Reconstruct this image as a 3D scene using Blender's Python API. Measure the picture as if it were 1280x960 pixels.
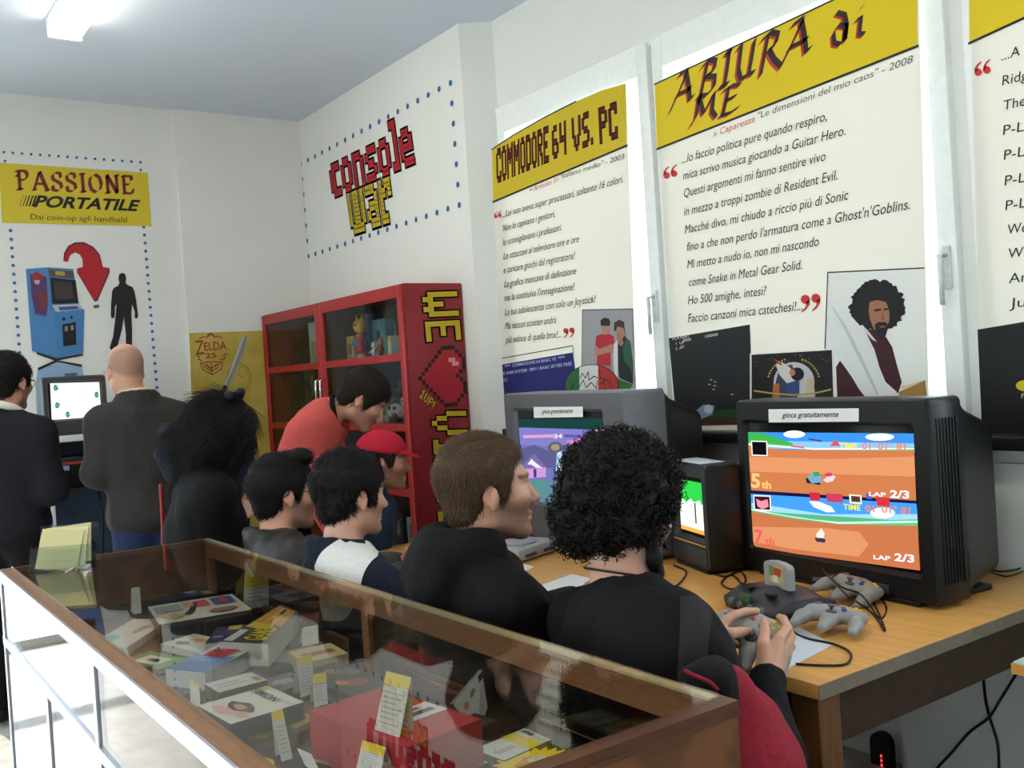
import bpy, bmesh, math, random
import numpy as np
from mathutils import Vector, Matrix, noise as mnoise
for o in list(bpy.data.objects): bpy.data.objects.remove(o)
SC = bpy.context.scene
COL = SC.collection
PI = math.pi
random.seed(7); RNG = np.random.default_rng(7)

# ------------------------------------------------------------------ camera
CAMH = 1.45
FPX = 1224.35
YAW, PITCH, ROLL = 0.617245, -0.010503, -0.06446
def _cam_axes():
    cy, sy, cp, sp, cr, sr = math.cos(YAW), math.sin(YAW), math.cos(PITCH), math.sin(PITCH), math.cos(ROLL), math.sin(ROLL)
    f = np.array([sy*cp, cy*cp, sp]); rt = np.array([cy, -sy, 0.0]); up = np.cross(rt, f)
    return rt*cr+up*sr, -rt*sr+up*cr, f
CR, CU, CF = _cam_axes()
CPOS = np.array([0, 0, CAMH])
cam_d = bpy.data.cameras.new('camera'); cam = bpy.data.objects.new('camera', cam_d); COL.objects.link(cam)
cam_d.sensor_width = 36; cam_d.lens = FPX/1280*36; cam_d.clip_start = 0.02
mw = Matrix.Identity(4)
for i in range(3):
    mw[i][0] = CR[i]; mw[i][1] = CU[i]; mw[i][2] = -CF[i]; mw[i][3] = CPOS[i]
cam.matrix_world = mw
SC.camera = cam
# ------------------------------------------------------------------ colour management
SC.view_settings.view_transform = 'Standard'; SC.view_settings.look = 'None'
SC.view_settings.exposure = 0.4; SC.view_settings.gamma = 1.0; SC.view_settings.use_curve_mapping = False
# ------------------------------------------------------------------ world: bright overcast sky
wd = bpy.data.worlds.new('overcast_sky'); SC.world = wd; wd.use_nodes = True
nt = wd.node_tree; bg = nt.nodes['Background']
bg.inputs[0].default_value = (0.80, 0.90, 1.0, 1); bg.inputs[1].default_value = 4.0
sun_d = bpy.data.lights.new('sun', 'SUN'); sun_d.energy = 7.0; sun_d.angle = 0.02; sun_d.color = (1, .95, .88)
sun = bpy.data.objects.new('sun', sun_d); COL.objects.link(sun); sun.location = (-2, 12, 8)
sun.rotation_euler = Vector((0.10, -0.84, -0.53)).to_track_quat('-Z', 'Y').to_euler()
LAMP_W = 13.0         # emission of the fluorescent diffusers

def s2l(c):
    c = c/255.0
    return c/12.92 if c <= 0.04045 else ((c+0.055)/1.055)**2.4
def rgb(t): return (s2l(t[0]), s2l(t[1]), s2l(t[2]), 1.0)

# ------------------------------------------------------------------ materials
MATS = {}
def mat(name, col=(128, 128, 128), rough=0.6, var=0.06, scale=30.0, bump=0.0, metal=0.0, spec=0.4, trans=0.0, kind='noise', col2=None, stretch=(1, 1, 1)):
    if name in MATS: return MATS[name]
    m = bpy.data.materials.new(name); m.use_nodes = True; MATS[name] = m
    n = m.node_tree.nodes; l = m.node_tree.links; b = n['Principled BSDF']
    b.inputs['Roughness'].default_value = rough; b.inputs['Metallic'].default_value = metal
    b.inputs['Specular IOR Level'].default_value = spec
    c = rgb(col)
    b.inputs['Base Color'].default_value = c
    if var > 0 or bump > 0:
        tc = n.new('ShaderNodeTexCoord'); mp = n.new('ShaderNodeMapping'); mp.inputs['Scale'].default_value = stretch
        nz = n.new('ShaderNodeTexNoise'); nz.inputs['Scale'].default_value = scale; nz.inputs['Detail'].default_value = 4
        l.new(tc.outputs['Object'], mp.inputs[0]); l.new(mp.outputs[0], nz.inputs['Vector'])
        src = nz.outputs['Fac']
        if kind == 'wave':
            wv = n.new('ShaderNodeTexWave'); wv.inputs['Scale'].default_value = scale*0.15; wv.inputs['Distortion'].default_value = 6; wv.inputs['Detail'].default_value = 3
            wv.inputs['Detail Scale'].default_value = 1.5
            l.new(mp.outputs[0], wv.inputs['Vector']); src = wv.outputs['Fac']
        if var > 0:
            rp = n.new('ShaderNodeValToRGB')
            c2 = rgb(col2) if col2 else tuple(min(1, x*(1+var*2.5)) for x in c[:3])+(1,)
            c1 = c if col2 else tuple(x*(1-var*2.5) for x in c[:3])+(1,)
            rp.color_ramp.elements[0].color = c1; rp.color_ramp.elements[1].color = c2
            rp.color_ramp.elements[0].position = 0.3; rp.color_ramp.elements[1].position = 0.7
            l.new(src, rp.inputs[0]); l.new(rp.outputs[0], b.inputs['Base Color'])
        if bump > 0:
            bp = n.new('ShaderNodeBump'); bp.inputs['Strength'].default_value = bump; bp.inputs['Distance'].default_value = 0.01
            l.new(src, bp.inputs['Height']); l.new(bp.outputs[0], b.inputs['Normal'])
    if trans > 0:
        tr = n.new('ShaderNodeBsdfTranslucent'); tr.inputs[0].default_value = c
        mx = n.new('ShaderNodeMixShader'); mx.inputs[0].default_value = trans
        l.new(b.outputs[0], mx.inputs[1]); l.new(tr.outputs[0], mx.inputs[2]); l.new(mx.outputs[0], n['Material Output'].inputs[0])
    return m
def ink(col, trans=0.0):
    return mat('ink_%d_%d_%d_%d' % (*col, int(trans*100)), col, rough=0.55, var=0, trans=trans)
def emit(name, col, strength=1.0):
    if name in MATS: return MATS[name]
    m = bpy.data.materials.new(name); m.use_nodes = True; MATS[name] = m
    n = m.node_tree.nodes; l = m.node_tree.links; n.remove(n['Principled BSDF'])
    e = n.new('ShaderNodeEmission'); e.inputs[0].default_value = rgb(col); e.inputs[1].default_value = strength
    l.new(e.outputs[0], n['Material Output'].inputs[0])
    return m
def glow(col, strength=1.0): return emit('screen_glow_%d_%d_%d_%d' % (*col, int(strength*100)), col, strength)
def glass(name, tint=(250, 252, 252), ior=1.5, rough=0.0):
    if name in MATS: return MATS[name]
    m = bpy.data.materials.new(name); m.use_nodes = True; MATS[name] = m
    n = m.node_tree.nodes; l = m.node_tree.links; n.remove(n['Principled BSDF'])
    t = n.new('ShaderNodeBsdfTransparent'); t.inputs[0].default_value = rgb(tint)
    g = n.new('ShaderNodeBsdfGlossy'); g.inputs['Roughness'].default_value = rough
    fr = n.new('ShaderNodeFresnel'); fr.inputs['IOR'].default_value = ior
    # keep the fresnel the same on both sides of a thin pane
    geo = n.new('ShaderNodeNewGeometry'); mm = n.new('ShaderNodeMix'); mm.data_type = 'FLOAT'
    mm.inputs[2].default_value = ior; mm.inputs[3].default_value = 1.0/ior
    l.new(geo.outputs['Backfacing'], mm.inputs[0]); l.new(mm.outputs[0], fr.inputs['IOR'])
    mx = n.new('ShaderNodeMixShader'); l.new(fr.outputs[0], mx.inputs[0]); l.new(t.outputs[0], mx.inputs[1]); l.new(g.outputs[0], mx.inputs[2])
    l.new(mx.outputs[0], n['Material Output'].inputs[0])
    return m

# ------------------------------------------------------------------ mesh builder
def V(*a): return np.array(a if len(a) > 1 else a[0], float)
def nrm(v): v = np.asarray(v, float); return v/max(1e-9, np.linalg.norm(v))
def rotz(a): c, s = math.cos(a), math.sin(a); return np.array([[c, -s, 0], [s, c, 0], [0, 0, 1.0]])
def rotx(a): c, s = math.cos(a), math.sin(a); return np.array([[1.0, 0, 0], [0, c, -s], [0, s, c]])
def roty(a): c, s = math.cos(a), math.sin(a); return np.array([[c, 0, s], [0, 1.0, 0], [-s, 0, c]])
class B:
    def __init__(s): s.v = []; s.f = []; s.m = []; s.xf = None; s.smooth = []
    def add(s, vs, fs, mi=0, sm=False):
        o = len(s.v)
        for p in vs:
            p = np.asarray(p, float)
            if s.xf is not None: p = s.xf[0] @ p + s.xf[1]
            s.v.append(p)
        for f in fs: s.f.append([i+o for i in f]); s.m.append(mi); s.smooth.append(sm)
        return s
    def at(s, R, t): s.xf = (R, V(t)); return s
    def box(s, c, d, R=None, bev=0.0, mi=0, seg=2):
        c = V(c); d = V(d)/2
        R = np.eye(3) if R is None else R
        if bev > 0:
            bm = bmesh.new(); bmesh.ops.create_cube(bm, size=2)
            for v in bm.verts: v.co = Vector((v.co.x*d[0], v.co.y*d[1], v.co.z*d[2]))
            bmesh.ops.bevel(bm, geom=list(bm.edges), offset=min(bev, 0.98*min(d)), segments=seg, profile=0.5, affect='EDGES')
            vs = [c+R@np.array(v.co) for v in bm.verts]; bm.verts.index_update()
            fs = [[v.index for v in f.verts] for f in bm.faces]; bm.free()
            return s.add(vs, fs, mi, seg > 1)
        vs = [c+R@(d*V(x, y, z)) for x in (-1, 1) for y in (-1, 1) for z in (-1, 1)]
        return s.add(vs, [(0, 1, 3, 2), (4, 6, 7, 5), (0, 4, 5, 1), (2, 3, 7, 6), (0, 2, 6, 4), (1, 5, 7, 3)], mi)
    def mm(s, lo, hi, bev=0.0, mi=0):
        lo = V(lo); hi = V(hi); return s.box((lo+hi)/2, np.abs(hi-lo), bev=bev, mi=mi)
    def tube(s, pts, r, n=8, mi=0, caps=True):
        pts = [V(p) for p in pts]; m = len(pts)
        rs = r if hasattr(r, '__len__') else [r]*m
        t0 = nrm(pts[1]-pts[0]); up = V(0, 0, 1) if abs(t0[2]) < .9 else V(1, 0, 0)
        u = nrm(np.cross(t0, up)); vs = []
        for i, p in enumerate(pts):
            t = nrm(pts[min(i+1, m-1)]-pts[max(i-1, 0)])
            u = nrm(u-t*np.dot(u, t)); w = np.cross(t, u)
            for k in range(n):
                a = 2*PI*k/n; vs.append(p+rs[i]*(u*math.cos(a)+w*math.sin(a)))
        fs = []
        for i in range(m-1):
            for k in range(n):
                k2 = (k+1) % n; fs.append((i*n+k, i*n+k2, (i+1)*n+k2, (i+1)*n+k))
        if caps: fs.append(tuple(range(n-1, -1, -1))); fs.append(tuple((m-1)*n+k for k in range(n)))
        return s.add(vs, fs, mi, True)
    def cyl(s, a, b, r, n=20, mi=0, r2=None):
        return s.tube([a, b], [r, r if r2 is None else r2], n, mi)
    def lathe(s, prof, c, n=24, mi=0, R=None):
        c = V(c); R = np.eye(3) if R is None else R; vs = []; m = len(prof)
        for r, z in prof:
            for k in range(n):
                a = 2*PI*k/n; vs.append(c+R@V(r*math.cos(a), r*math.sin(a), z))
        fs = [(i*n+k, i*n+(k+1) % n, (i+1)*n+(k+1) % n, (i+1)*n+k) for i in range(m-1) for k in range(n)]
        fs.append(tuple(range(n-1, -1, -1))); fs.append(tuple((m-1)*n+k for k in range(n)))
        return s.add(vs, fs, mi, True)
    def loft(s, secs, mi=0, caps=True, sm=False):
        n = len(secs[0]); vs = [V(p) for q in secs for p in q]; fs = []
        for i in range(len(secs)-1):
            for k in range(n):
                k2 = (k+1) % n; fs.append((i*n+k, i*n+k2, (i+1)*n+k2, (i+1)*n+k))
        if caps: fs.append(tuple(range(n-1, -1, -1))); fs.append(tuple((len(secs)-1)*n+k for k in range(n)))
        return s.add(vs, fs, mi, sm)
    def ball(s, c, r, n=16, m=10, mi=0, R=None):
        r = V(r, r, r) if not hasattr(r, '__len__') else V(r); c = V(c); R = np.eye(3) if R is None else R
        vs = []; fs = []
        for i in range(m+1):
            t = PI*i/m
            for k in range(n):
                a = 2*PI*k/n; vs.append(c+R@(r*V(math.sin(t)*math.cos(a), math.sin(t)*math.sin(a), math.cos(t))))
        for i in range(m):
            for k in range(n):
                k2 = (k+1) % n; fs.append((i*n+k, (i+1)*n+k, (i+1)*n+k2, i*n+k2))
        return s.add(vs, fs, mi, True)
    def prism(s, poly, frame, depth, mi=0):
        """poly: 2D points; frame: function (x,y,off)->3D; a solid from off=0 to off=depth"""
        n = len(poly)
        vs = [frame(x, y, 0.0) for x, y in poly]+[frame(x, y, depth) for x, y in poly]
        fs = [tuple(range(n-1, -1, -1)), tuple(range(n, 2*n))]+[(k, (k+1) % n, n+(k+1) % n, n+k) for k in range(n)]
        return s.add(vs, fs, mi)

def setp(o, label=None, cat=None, group=None, kind=None):
    if label: o['label'] = label
    if cat: o['category'] = cat
    if group: o['group'] = group
    if kind: o['kind'] = kind
    return o
def thing(name, label, cat, loc=(0, 0, 0), rz=0.0, group=None):
    o = bpy.data.objects.new(name, None); COL.objects.link(o); o.location = [float(x) for x in loc]; o.rotation_euler = (0, 0, rz)
    o.empty_display_size = 0.05
    return setp(o, label, cat, group)
def mk(name, b, mats, parent=None, loc=None, local=False, fix=True):
    """link the builder as ONE mesh object. World coordinates in, unless local=True"""
    me = bpy.data.meshes.new(name)
    v = np.array(b.v)
    off = np.zeros(3); par = parent
    if not local:
        if loc is not None: off = V(loc)
        while par is not None: off = off+np.array(par.location); par = par.parent
        v = v-off
    me.from_pydata([tuple(p) for p in v], [], b.f)
    if not isinstance(mats, (list, tuple)): mats = [mats]
    for m in mats: me.materials.append(m)
    me.polygons.foreach_set('material_index', b.m)
    me.polygons.foreach_set('use_smooth', b.smooth)
    if fix and len(b.f) > 1:
        bm = bmesh.new(); bm.from_mesh(me); bmesh.ops.recalc_face_normals(bm, faces=bm.faces); bm.to_mesh(me); bm.free()
    me.update()
    o = bpy.data.objects.new(name, me); COL.objects.link(o)
    if parent is not None: o.parent = parent
    if loc is not None: o.location = [float(x) for x in loc]
    return o
def struct(name, b, mats, loc=None): return setp(mk(name, b, mats, loc=loc), kind='structure')
def copy_tree(o, parent=None):
    c = o.copy(); COL.objects.link(c); c.parent = parent
    for ch in list(o.children): copy_tree(ch, c)
    return c

# ------------------------------------------------------------------ surveying: a sight line through a point of the 1280x960 frame met with a plane of the room
def ray(x, y): return CF*FPX+CR*(x-640)-CU*(y-480)
def on(x, y, ax, val):
    d = ray(x, y); return CPOS+d*((val-CPOS[ax])/d[ax])
def onz(x, y, z): return on(x, y, 2, z)
class Surf:
    def __init__(s, o, S, T): s.o = V(o); s.S = nrm(S); s.T = nrm(T); s.N = np.cross(s.S, s.T)
    def loc(s, p):
        d = ray(*p); t = np.dot(s.o-CPOS, s.N)/np.dot(d, s.N); q = CPOS+d*t-s.o
        return np.array([np.dot(q, s.S), np.dot(q, s.T)])
    def w(s, a, b, off=0.0): return s.o+s.S*a+s.T*b+s.N*off
    def poly(s, b, pts, off, mi=0, px=True):
        q = [s.loc(p) for p in pts] if px else pts
        return b.add([s.w(x, y, off) for x, y in q], [tuple(range(len(q)))], mi)
    def aff(s, bl, br, tl, W, H):
        """map (0..W, 0..H) to the parallelogram with these frame corners"""
        a, b_, c = s.loc(bl), s.loc(br), s.loc(tl)
        return lambda x, y, off: s.w(*(a+(b_-a)*(x/W)+(c-a)*(y/H)), off)
def text_geo(body, off=0.0):
    cu = bpy.data.curves.new('t', 'FONT'); cu.body = body; cu.size = 1; cu.offset = off; cu.resolution_u = 3
    o = bpy.data.objects.new('t', cu); COL.objects.link(o)
    bpy.context.view_layer.update()
    me = o.evaluated_get(bpy.context.evaluated_depsgraph_get()).to_mesh()
    vs = [tuple(v.co) for v in me.vertices]; fs = [tuple(p.vertices) for p in me.polygons]
    o.to_mesh_clear(); bpy.data.objects.remove(o); bpy.data.curves.remove(cu)
    return vs, fs
CAP = 0.70
def text(b, surf, body, bl, br, tl, off=0.001, mi=0, bold=0.0, loc=False):
    vs, fs = text_geo(body, bold)
    if not vs: return b
    x0 = min(v[0] for v in vs); x1 = max(v[0] for v in vs)
    if loc:
        a, r, t = V(bl), V(br), V(tl); fr = lambda x, y, o: surf.w(*(a+(r-a)*(x/(x1-x0))+(t-a)*(y/CAP)), o)
    else: fr = surf.aff(bl, br, tl, x1-x0, CAP)
    return b.add([fr(v[0]-x0, v[1], off) for v in vs], fs, mi)
PIX = {
'c': ["....", "....", ".###", "##..", "##..", "##..", ".###"], 'o': ["....", "....", ".##.", "#..#", "#..#", "#..#", ".##."],
'n': ["....", "....", "###.", "#..#", "#..#", "#..#", "#..#"], 's': ["....", "....", ".###", "#...", ".##.", "...#", "###."],
'l': ["##", ".#", ".#", ".#", ".#", ".#", "##"], 'e': ["....", "....", ".##.", "#..#", "####", "#...", ".###"],
'w': ["......", "......", "#.##.#", "#.##.#", "#.##.#", "#.##.#", ".####."], 'a': ["....", "....", "###.", "...#", ".###", "#..#", ".###"],
'r': ["....", "....", "#.##", "##.#", "#...", "#...", "##.."],
'C': [".###", "#..#", "#...", "#...", "#...", "#..#", ".###"], 'O': [".##.", "#..#", "#..#", "#..#", "#..#", "#..#", ".##."],
'M': ["#...#", "##.##", "#####", "#.#.#", "#...#", "#...#", "#...#"], 'D': ["###.", "#..#", "#..#", "#..#", "#..#", "#..#", "###."],
'R': ["###.", "#..#", "#..#", "###.", "#.#.", "#..#", "#..#"], 'E': ["####", "#...", "#...", "###.", "#...", "#...", "####"],
'6': [".##.", "#...", "#...", "###.", "#..#", "#..#", ".##."], '4': ["#..#", "#..#", "#..#", "####", "...#", "...#", "...#"],
'V': ["#...#", "#...#", "#...#", "#...#", ".#.#.", ".#.#.", "..#.."], 'S': [".###", "#...", "#...", ".##.", "...#", "...#", "###."],
'.': [".", ".", ".", ".", ".", ".", "#"], 'P': ["###.", "#..#", "#..#", "###.", "#...", "#...", "#..."], ' ': ["..", "..", "..", "..", "..", "..", ".."],
'W': ["#...#", "#...#", "#...#", "#.#.#", "#.#.#", "#####", ".#.#."], 'I': ["###", ".#.", ".#.", ".#.", ".#.", ".#.", "###"],
'G': [".###", "#...", "#...", "#.##", "#..#", "#..#", ".###"], 'A': [".##.", "#..#", "#..#", "####", "#..#", "#..#", "#..#"],
'1': [".#.", "##.", ".#.", ".#.", ".#.", ".#.", "###"], 'U': ["#..#", "#..#", "#..#", "#..#", "#..#", "#..#", ".##."], '!': ["#", "#", "#", "#", "#", ".", "#"],
}
def pix_cells(body, gap=1, up=2):
    cells = set(); x = 0
    for ch in body:
        g = PIX[ch]; h = len(g)
        for j, row in enumerate(g):
            for i, c in enumerate(row):
                if c == '#':
                    for a in range(up):
                        for d in range(up): cells.add(((x+i)*up+a, (h-1-j)*up+d))
        x += len(g[0])+gap
    return cells, (x-gap)*up, 7*up
def cells_geo(b, cells, fr, off, mi, grow=0.0):
    for (x, y) in cells:
        b.add([fr(x-grow, y-grow, off), fr(x+1+grow, y-grow, off), fr(x+1+grow, y+1+grow, off), fr(x-grow, y+1+grow, off)], [(0, 1, 2, 3)], mi)
    return b
def disc(c, r, n=14, ry=None, a0=0.0):
    ry = ry or r
    return [(c[0]+r*math.cos(a0+2*PI*k/n), c[1]+ry*math.sin(a0+2*PI*k/n)) for k in range(n)]
def nib(b, fr, strokes, pen, off, mi):
    """broad-nib lettering: every stroke segment sweeps the slanted pen (dx,dy)"""
    px_, py_ = pen
    for st in strokes:
        for (x0, y0), (x1, y1) in zip(st[:-1], st[1:]):
            q = [(x0-px_, y0-py_), (x0+px_, y0+py_), (x1+px_, y1+py_), (x1-px_, y1-py_)]
            b.add([fr(x, y, off) for x, y in q], [(0, 1, 2, 3)], mi)
    return b

# ------------------------------------------------------------------ continuous bodies: smooth-blended rounded shapes meshed on a grid
class SDF:
    def __init__(s): s.P = []
    def cone(s, a, b, ra, rb=None, k=.02, sub=False, flat=None):
        """tapered limb; flat=(axis, factor) squashes it along a unit axis"""
        s.P.append(('c', V(a), V(b), ra, ra if rb is None else rb, k, sub, flat)); return s
    def chain(s, pts, rs, k=.02):
        for i in range(len(pts)-1): s.cone(pts[i], pts[i+1], rs[i], rs[i+1], k)
        return s
    def ell(s, c, r, R=None, k=.02, sub=False):
        s.P.append(('e', V(c), V(r), np.eye(3) if R is None else R, None, k, sub, None)); return s
    def cut(s, p, n, k=.004):
        """remove everything on the side of plane p that n points to"""
        s.P.append(('p', V(p), nrm(n), None, None, k, True, None)); return s
    def bounds(s):
        lo = V(1e9, 1e9, 1e9); hi = -lo
        for q in s.P:
            if q[6]: continue
            a, c = s.box(q); lo = np.minimum(lo, a); hi = np.maximum(hi, c)
        return lo, hi
    def box(s, q):
        if q[0] == 'c':
            r = max(q[3], q[4]); return np.minimum(q[1], q[2])-r, np.maximum(q[1], q[2])+r
        e = np.abs(q[3])@q[2]; return q[1]-e, q[1]+e
    def axis(s, ax, h, fine, lo, hi):
        """grid line positions with finer spacing inside the listed boxes"""
        iv = sorted((f[0][ax], f[1][ax], f[2]) for f in fine); out = [lo-2.5*h]; x = out[0]
        while x < hi+2.5*h:
            st = h
            for a, c, fh in iv:
                if a <= x+fh and x <= c: st = min(st, fh)
                elif x < a < x+st: st = max(fh, a-x)
            x += st; out.append(x)
        return np.array(out)
    def mesh(s, h, fine=()):
        lo, hi = s.bounds(); A = [s.axis(i, h, fine, lo[i], hi[i]) for i in range(3)]
        F = np.full([len(a) for a in A], .2, np.float32)
        for q in s.P:
            k = q[5]; m = max(k, .004)+1.6*h
            if q[0] == 'p':
                X, Y, Z_ = np.ix_(*A); d = (X-q[1][0])*q[2][0]+(Y-q[1][1])*q[2][1]+(Z_-q[1][2])*q[2][2]
                F = np.maximum(F, d.astype(np.float32)); continue
            a, c = s.box(q); sl = []
            for i in range(3):
                i0 = max(0, np.searchsorted(A[i], a[i]-m)-1); i1 = min(len(A[i]), np.searchsorted(A[i], c[i]+m)+1); sl.append(slice(i0, i1))
            X, Y, Z_ = np.ix_(A[0][sl[0]], A[1][sl[1]], A[2][sl[2]])
            if q[0] == 'c':
                pa = q[1]; ba = q[2]-q[1]; L = max(1e-9, ba@ba)
                dx, dy, dz = X-pa[0], Y-pa[1], Z_-pa[2]
                t = np.clip((dx*ba[0]+dy*ba[1]+dz*ba[2])/L, 0, 1)
                ex, ey, ez = dx-t*ba[0], dy-t*ba[1], dz-t*ba[2]
                r = q[3]+(q[4]-q[3])*t
                if q[7]:
                    ax, fc = q[7]; ax = nrm(ax); w = ex*ax[0]+ey*ax[1]+ez*ax[2]; g = 1/fc-1
                    d = np.sqrt((ex+w*g*ax[0])**2+(ey+w*g*ax[1])**2+(ez+w*g*ax[2])**2); d = (d-r)*np.where(np.abs(w) > .5*r*fc, fc, 1.0)
                else: d = np.sqrt(ex*ex+ey*ey+ez*ez)-r
            else:
                R = q[3]; dx, dy, dz = X-q[1][0], Y-q[1][1], Z_-q[1][2]
                u = dx*R[0, 0]+dy*R[1, 0]+dz*R[2, 0]; v = dx*R[0, 1]+dy*R[1, 1]+dz*R[2, 1]; w = dx*R[0, 2]+dy*R[1, 2]+dz*R[2, 2]
                r = q[2]; k0 = np.sqrt((u/r[0])**2+(v/r[1])**2+(w/r[2])**2); k1 = np.sqrt((u/r[0]**2)**2+(v/r[1]**2)**2+(w/r[2]**2)**2)
                d = k0*(k0-1)/np.maximum(k1, 1e-6)
            f = F[tuple(sl)]
            if q[6]:
                hh = np.maximum(k-np.abs(f+d), 0)/max(k, 1e-6); F[tuple(sl)] = np.maximum(f, -d)+hh*hh*k*.25
            else:
                hh = np.maximum(k-np.abs(f-d), 0)/max(k, 1e-6); F[tuple(sl)] = np.minimum(f, d)-hh*hh*k*.25
        return nets(F, A)
def nets(F, A):
    ins = F < 0; n = [k-1 for k in F.shape]
    cnt = np.zeros(n, np.int8); C8 = [(i, j, k) for i in (0, 1) for j in (0, 1) for k in (0, 1)]
    for i, j, k in C8: cnt += ins[i:i+n[0], j:j+n[1], k:k+n[2]]
    act = (cnt > 0) & (cnt < 8); I = np.argwhere(act); idx = np.full(n, -1, np.int64); idx[act] = np.arange(len(I))
    pos = np.zeros((len(I), 3)); num = np.zeros(len(I))
    val = {c: F[I[:, 0]+c[0], I[:, 1]+c[1], I[:, 2]+c[2]].astype(float) for c in C8}
    for c in C8:
        for ax in range(3):
            if c[ax]: continue
            d = list(c); d[ax] = 1; d = tuple(d); a, b = val[c], val[d]; m = (a < 0) != (b < 0)
            t = np.where(m, a/np.where(m, a-b, 1), 0)
            for q in range(3):
                p0 = A[q][I[:, q]+c[q]]; p1 = A[q][I[:, q]+d[q]]; pos[:, q] += np.where(m, p0+(p1-p0)*t, 0)
            num += m
    pos /= np.maximum(num, 1)[:, None]; faces = []
    for ax in range(3):
        sa = [slice(None)]*3; sb = [slice(None)]*3; sa[ax] = slice(0, -1); sb[ax] = slice(1, None)
        e = np.argwhere(ins[tuple(sa)] != ins[tuple(sb)]); o1, o2 = [(1, 2), (2, 0), (0, 1)][ax]
        e = e[(e[:, o1] > 0) & (e[:, o2] > 0) & (e[:, o1] < F.shape[o1]-1) & (e[:, o2] < F.shape[o2]-1)]
        flip = ins[tuple(sa)][e[:, 0], e[:, 1], e[:, 2]]
        def cell(d1, d2):
            q = e.copy(); q[:, o1] -= d1; q[:, o2] -= d2; return idx[q[:, 0], q[:, 1], q[:, 2]]
        Q = np.stack([cell(1, 1), cell(0, 1), cell(0, 0), cell(1, 0)], 1); Q[~flip] = Q[~flip][:, ::-1]; faces.append(Q)
    return pos, np.concatenate(faces)
def mk_np(name, vs, fs, mats, parent=None, mi=None, smooth=True, cols=None, rel=2):
    """numpy arrays -> one mesh object, world coordinates, a little relaxed"""
    vs = np.array(vs, float)
    if rel:
        e = np.concatenate([fs[:, [0, 1]], fs[:, [1, 2]], fs[:, [2, 3]], fs[:, [3, 0]]])
        for k in range(rel):
            acc = np.zeros_like(vs); ct = np.zeros(len(vs)); np.add.at(acc, e[:, 0], vs[e[:, 1]]); np.add.at(ct, e[:, 0], 1); np.add.at(acc, e[:, 1], vs[e[:, 0]]); np.add.at(ct, e[:, 1], 1)
            vs = vs*.5+.5*acc/np.maximum(ct, 1)[:, None]
    off = np.zeros(3); par = parent
    while par is not None: off = off+np.array(par.location); par = par.parent
    me = bpy.data.meshes.new(name); me.vertices.add(len(vs)); me.vertices.foreach_set('co', (vs-off).ravel())
    me.loops.add(len(fs)*4); me.loops.foreach_set('vertex_index', fs.ravel().astype(np.int32))
    me.polygons.add(len(fs)); me.polygons.foreach_set('loop_start', np.arange(0, len(fs)*4, 4, dtype=np.int32)); me.polygons.foreach_set('loop_total', np.full(len(fs), 4, np.int32))
    if not isinstance(mats, (list, tuple)): mats = [mats]
    for m in mats: me.materials.append(m)
    if mi is not None: me.polygons.foreach_set('material_index', mi.astype(np.int32))
    me.polygons.foreach_set('use_smooth', np.full(len(fs), smooth)); me.update(calc_edges=True); me.validate()
    if cols is not None:
        at = me.color_attributes.new('tint', 'FLOAT_COLOR', 'POINT'); at.data.foreach_set('color', np.concatenate([cols, np.ones((len(cols), 1))], 1).astype(np.float32).ravel())
    o = bpy.data.objects.new(name, me); COL.objects.link(o)
    if parent is not None: o.parent = parent
    return o

def smooth(pts, n=6):
    P = [V(p) for p in pts]; out = []
    for i in range(len(P)-1):
        p0, p1, p2, p3 = P[max(i-1, 0)], P[i], P[i+1], P[min(i+2, len(P)-1)]
        for k in range(n):
            t = k/n; out.append(.5*((2*p1)+(-p0+p2)*t+(2*p0-5*p1+4*p2-p3)*t*t+(-p0+3*p1-3*p2+p3)*t**3))
    return out+[P[-1]]
# ================================================================== ROOM
XW, XC, YB, ZC = 3.012, 2.868, 6.444, 3.31
XL, YN = -2.6, -2.6
YP = 4.32            # where the wall with the red lettering ends and the window wall begins
M_wall = mat('painted_plaster', (226, 226, 220), rough=0.85, var=0.006, scale=4, bump=0.02)
M_ceil = mat('ceiling_paint', (214, 224, 238), rough=0.9, var=0.004, scale=3)
M_floor = mat('floor_tiles', (186, 181, 172), rough=0.25, var=0.06, scale=9)
M_frame = mat('window_paint', (238, 240, 236), rough=0.4, var=0.01)
M_glass = glass('window_glass')
M_black = mat('black_plastic', (11, 11, 13), rough=0.4, var=0.03)
floor = struct('floor', B().mm((XL-.1, YN-.1, -.1), (XW+.3, YB+.2, 0)), M_floor)
ceil = struct('ceiling', B().mm((XL-.1, YN-.1, ZC), (XW+.3, YB+.2, ZC+.1)), M_ceil)
# back wall, with a glazed door left of the frame
DX0, DX1, DZ = -1.9, 0.62, 2.45
b = B(); b.mm((DX1, YB, 0), (XW+.3, YB+.2, ZC)); b.mm((XL-.1, YB, 0), (DX0, YB+.2, ZC)); b.mm((DX0, YB, DZ), (DX1, YB+.2, ZC))
b.mm((1.998, YB-.03, 0), (XC, YB, ZC))     # shallow pilaster right of the poster
struct('wall_back', b, M_wall)
b = B()
for x in (DX0+.03, (DX0+DX1)/2, DX1-.03): b.mm((x-.03, YB+.05, 0), (x+.03, YB+.12, DZ))
b.mm((DX0, YB+.05, DZ-.06), (DX1, YB+.12, DZ)); b.mm((DX0, YB+.05, 0), (DX1, YB+.12, .05)); b.mm((DX0, YB+.06, .95), (DX1, YB+.11, 1.02))
d = struct('door_1', b, M_frame); mk('pane', B().mm((DX0, YB+.08, .03), (DX1, YB+.088, DZ-.03)), M_glass, d)
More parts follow.
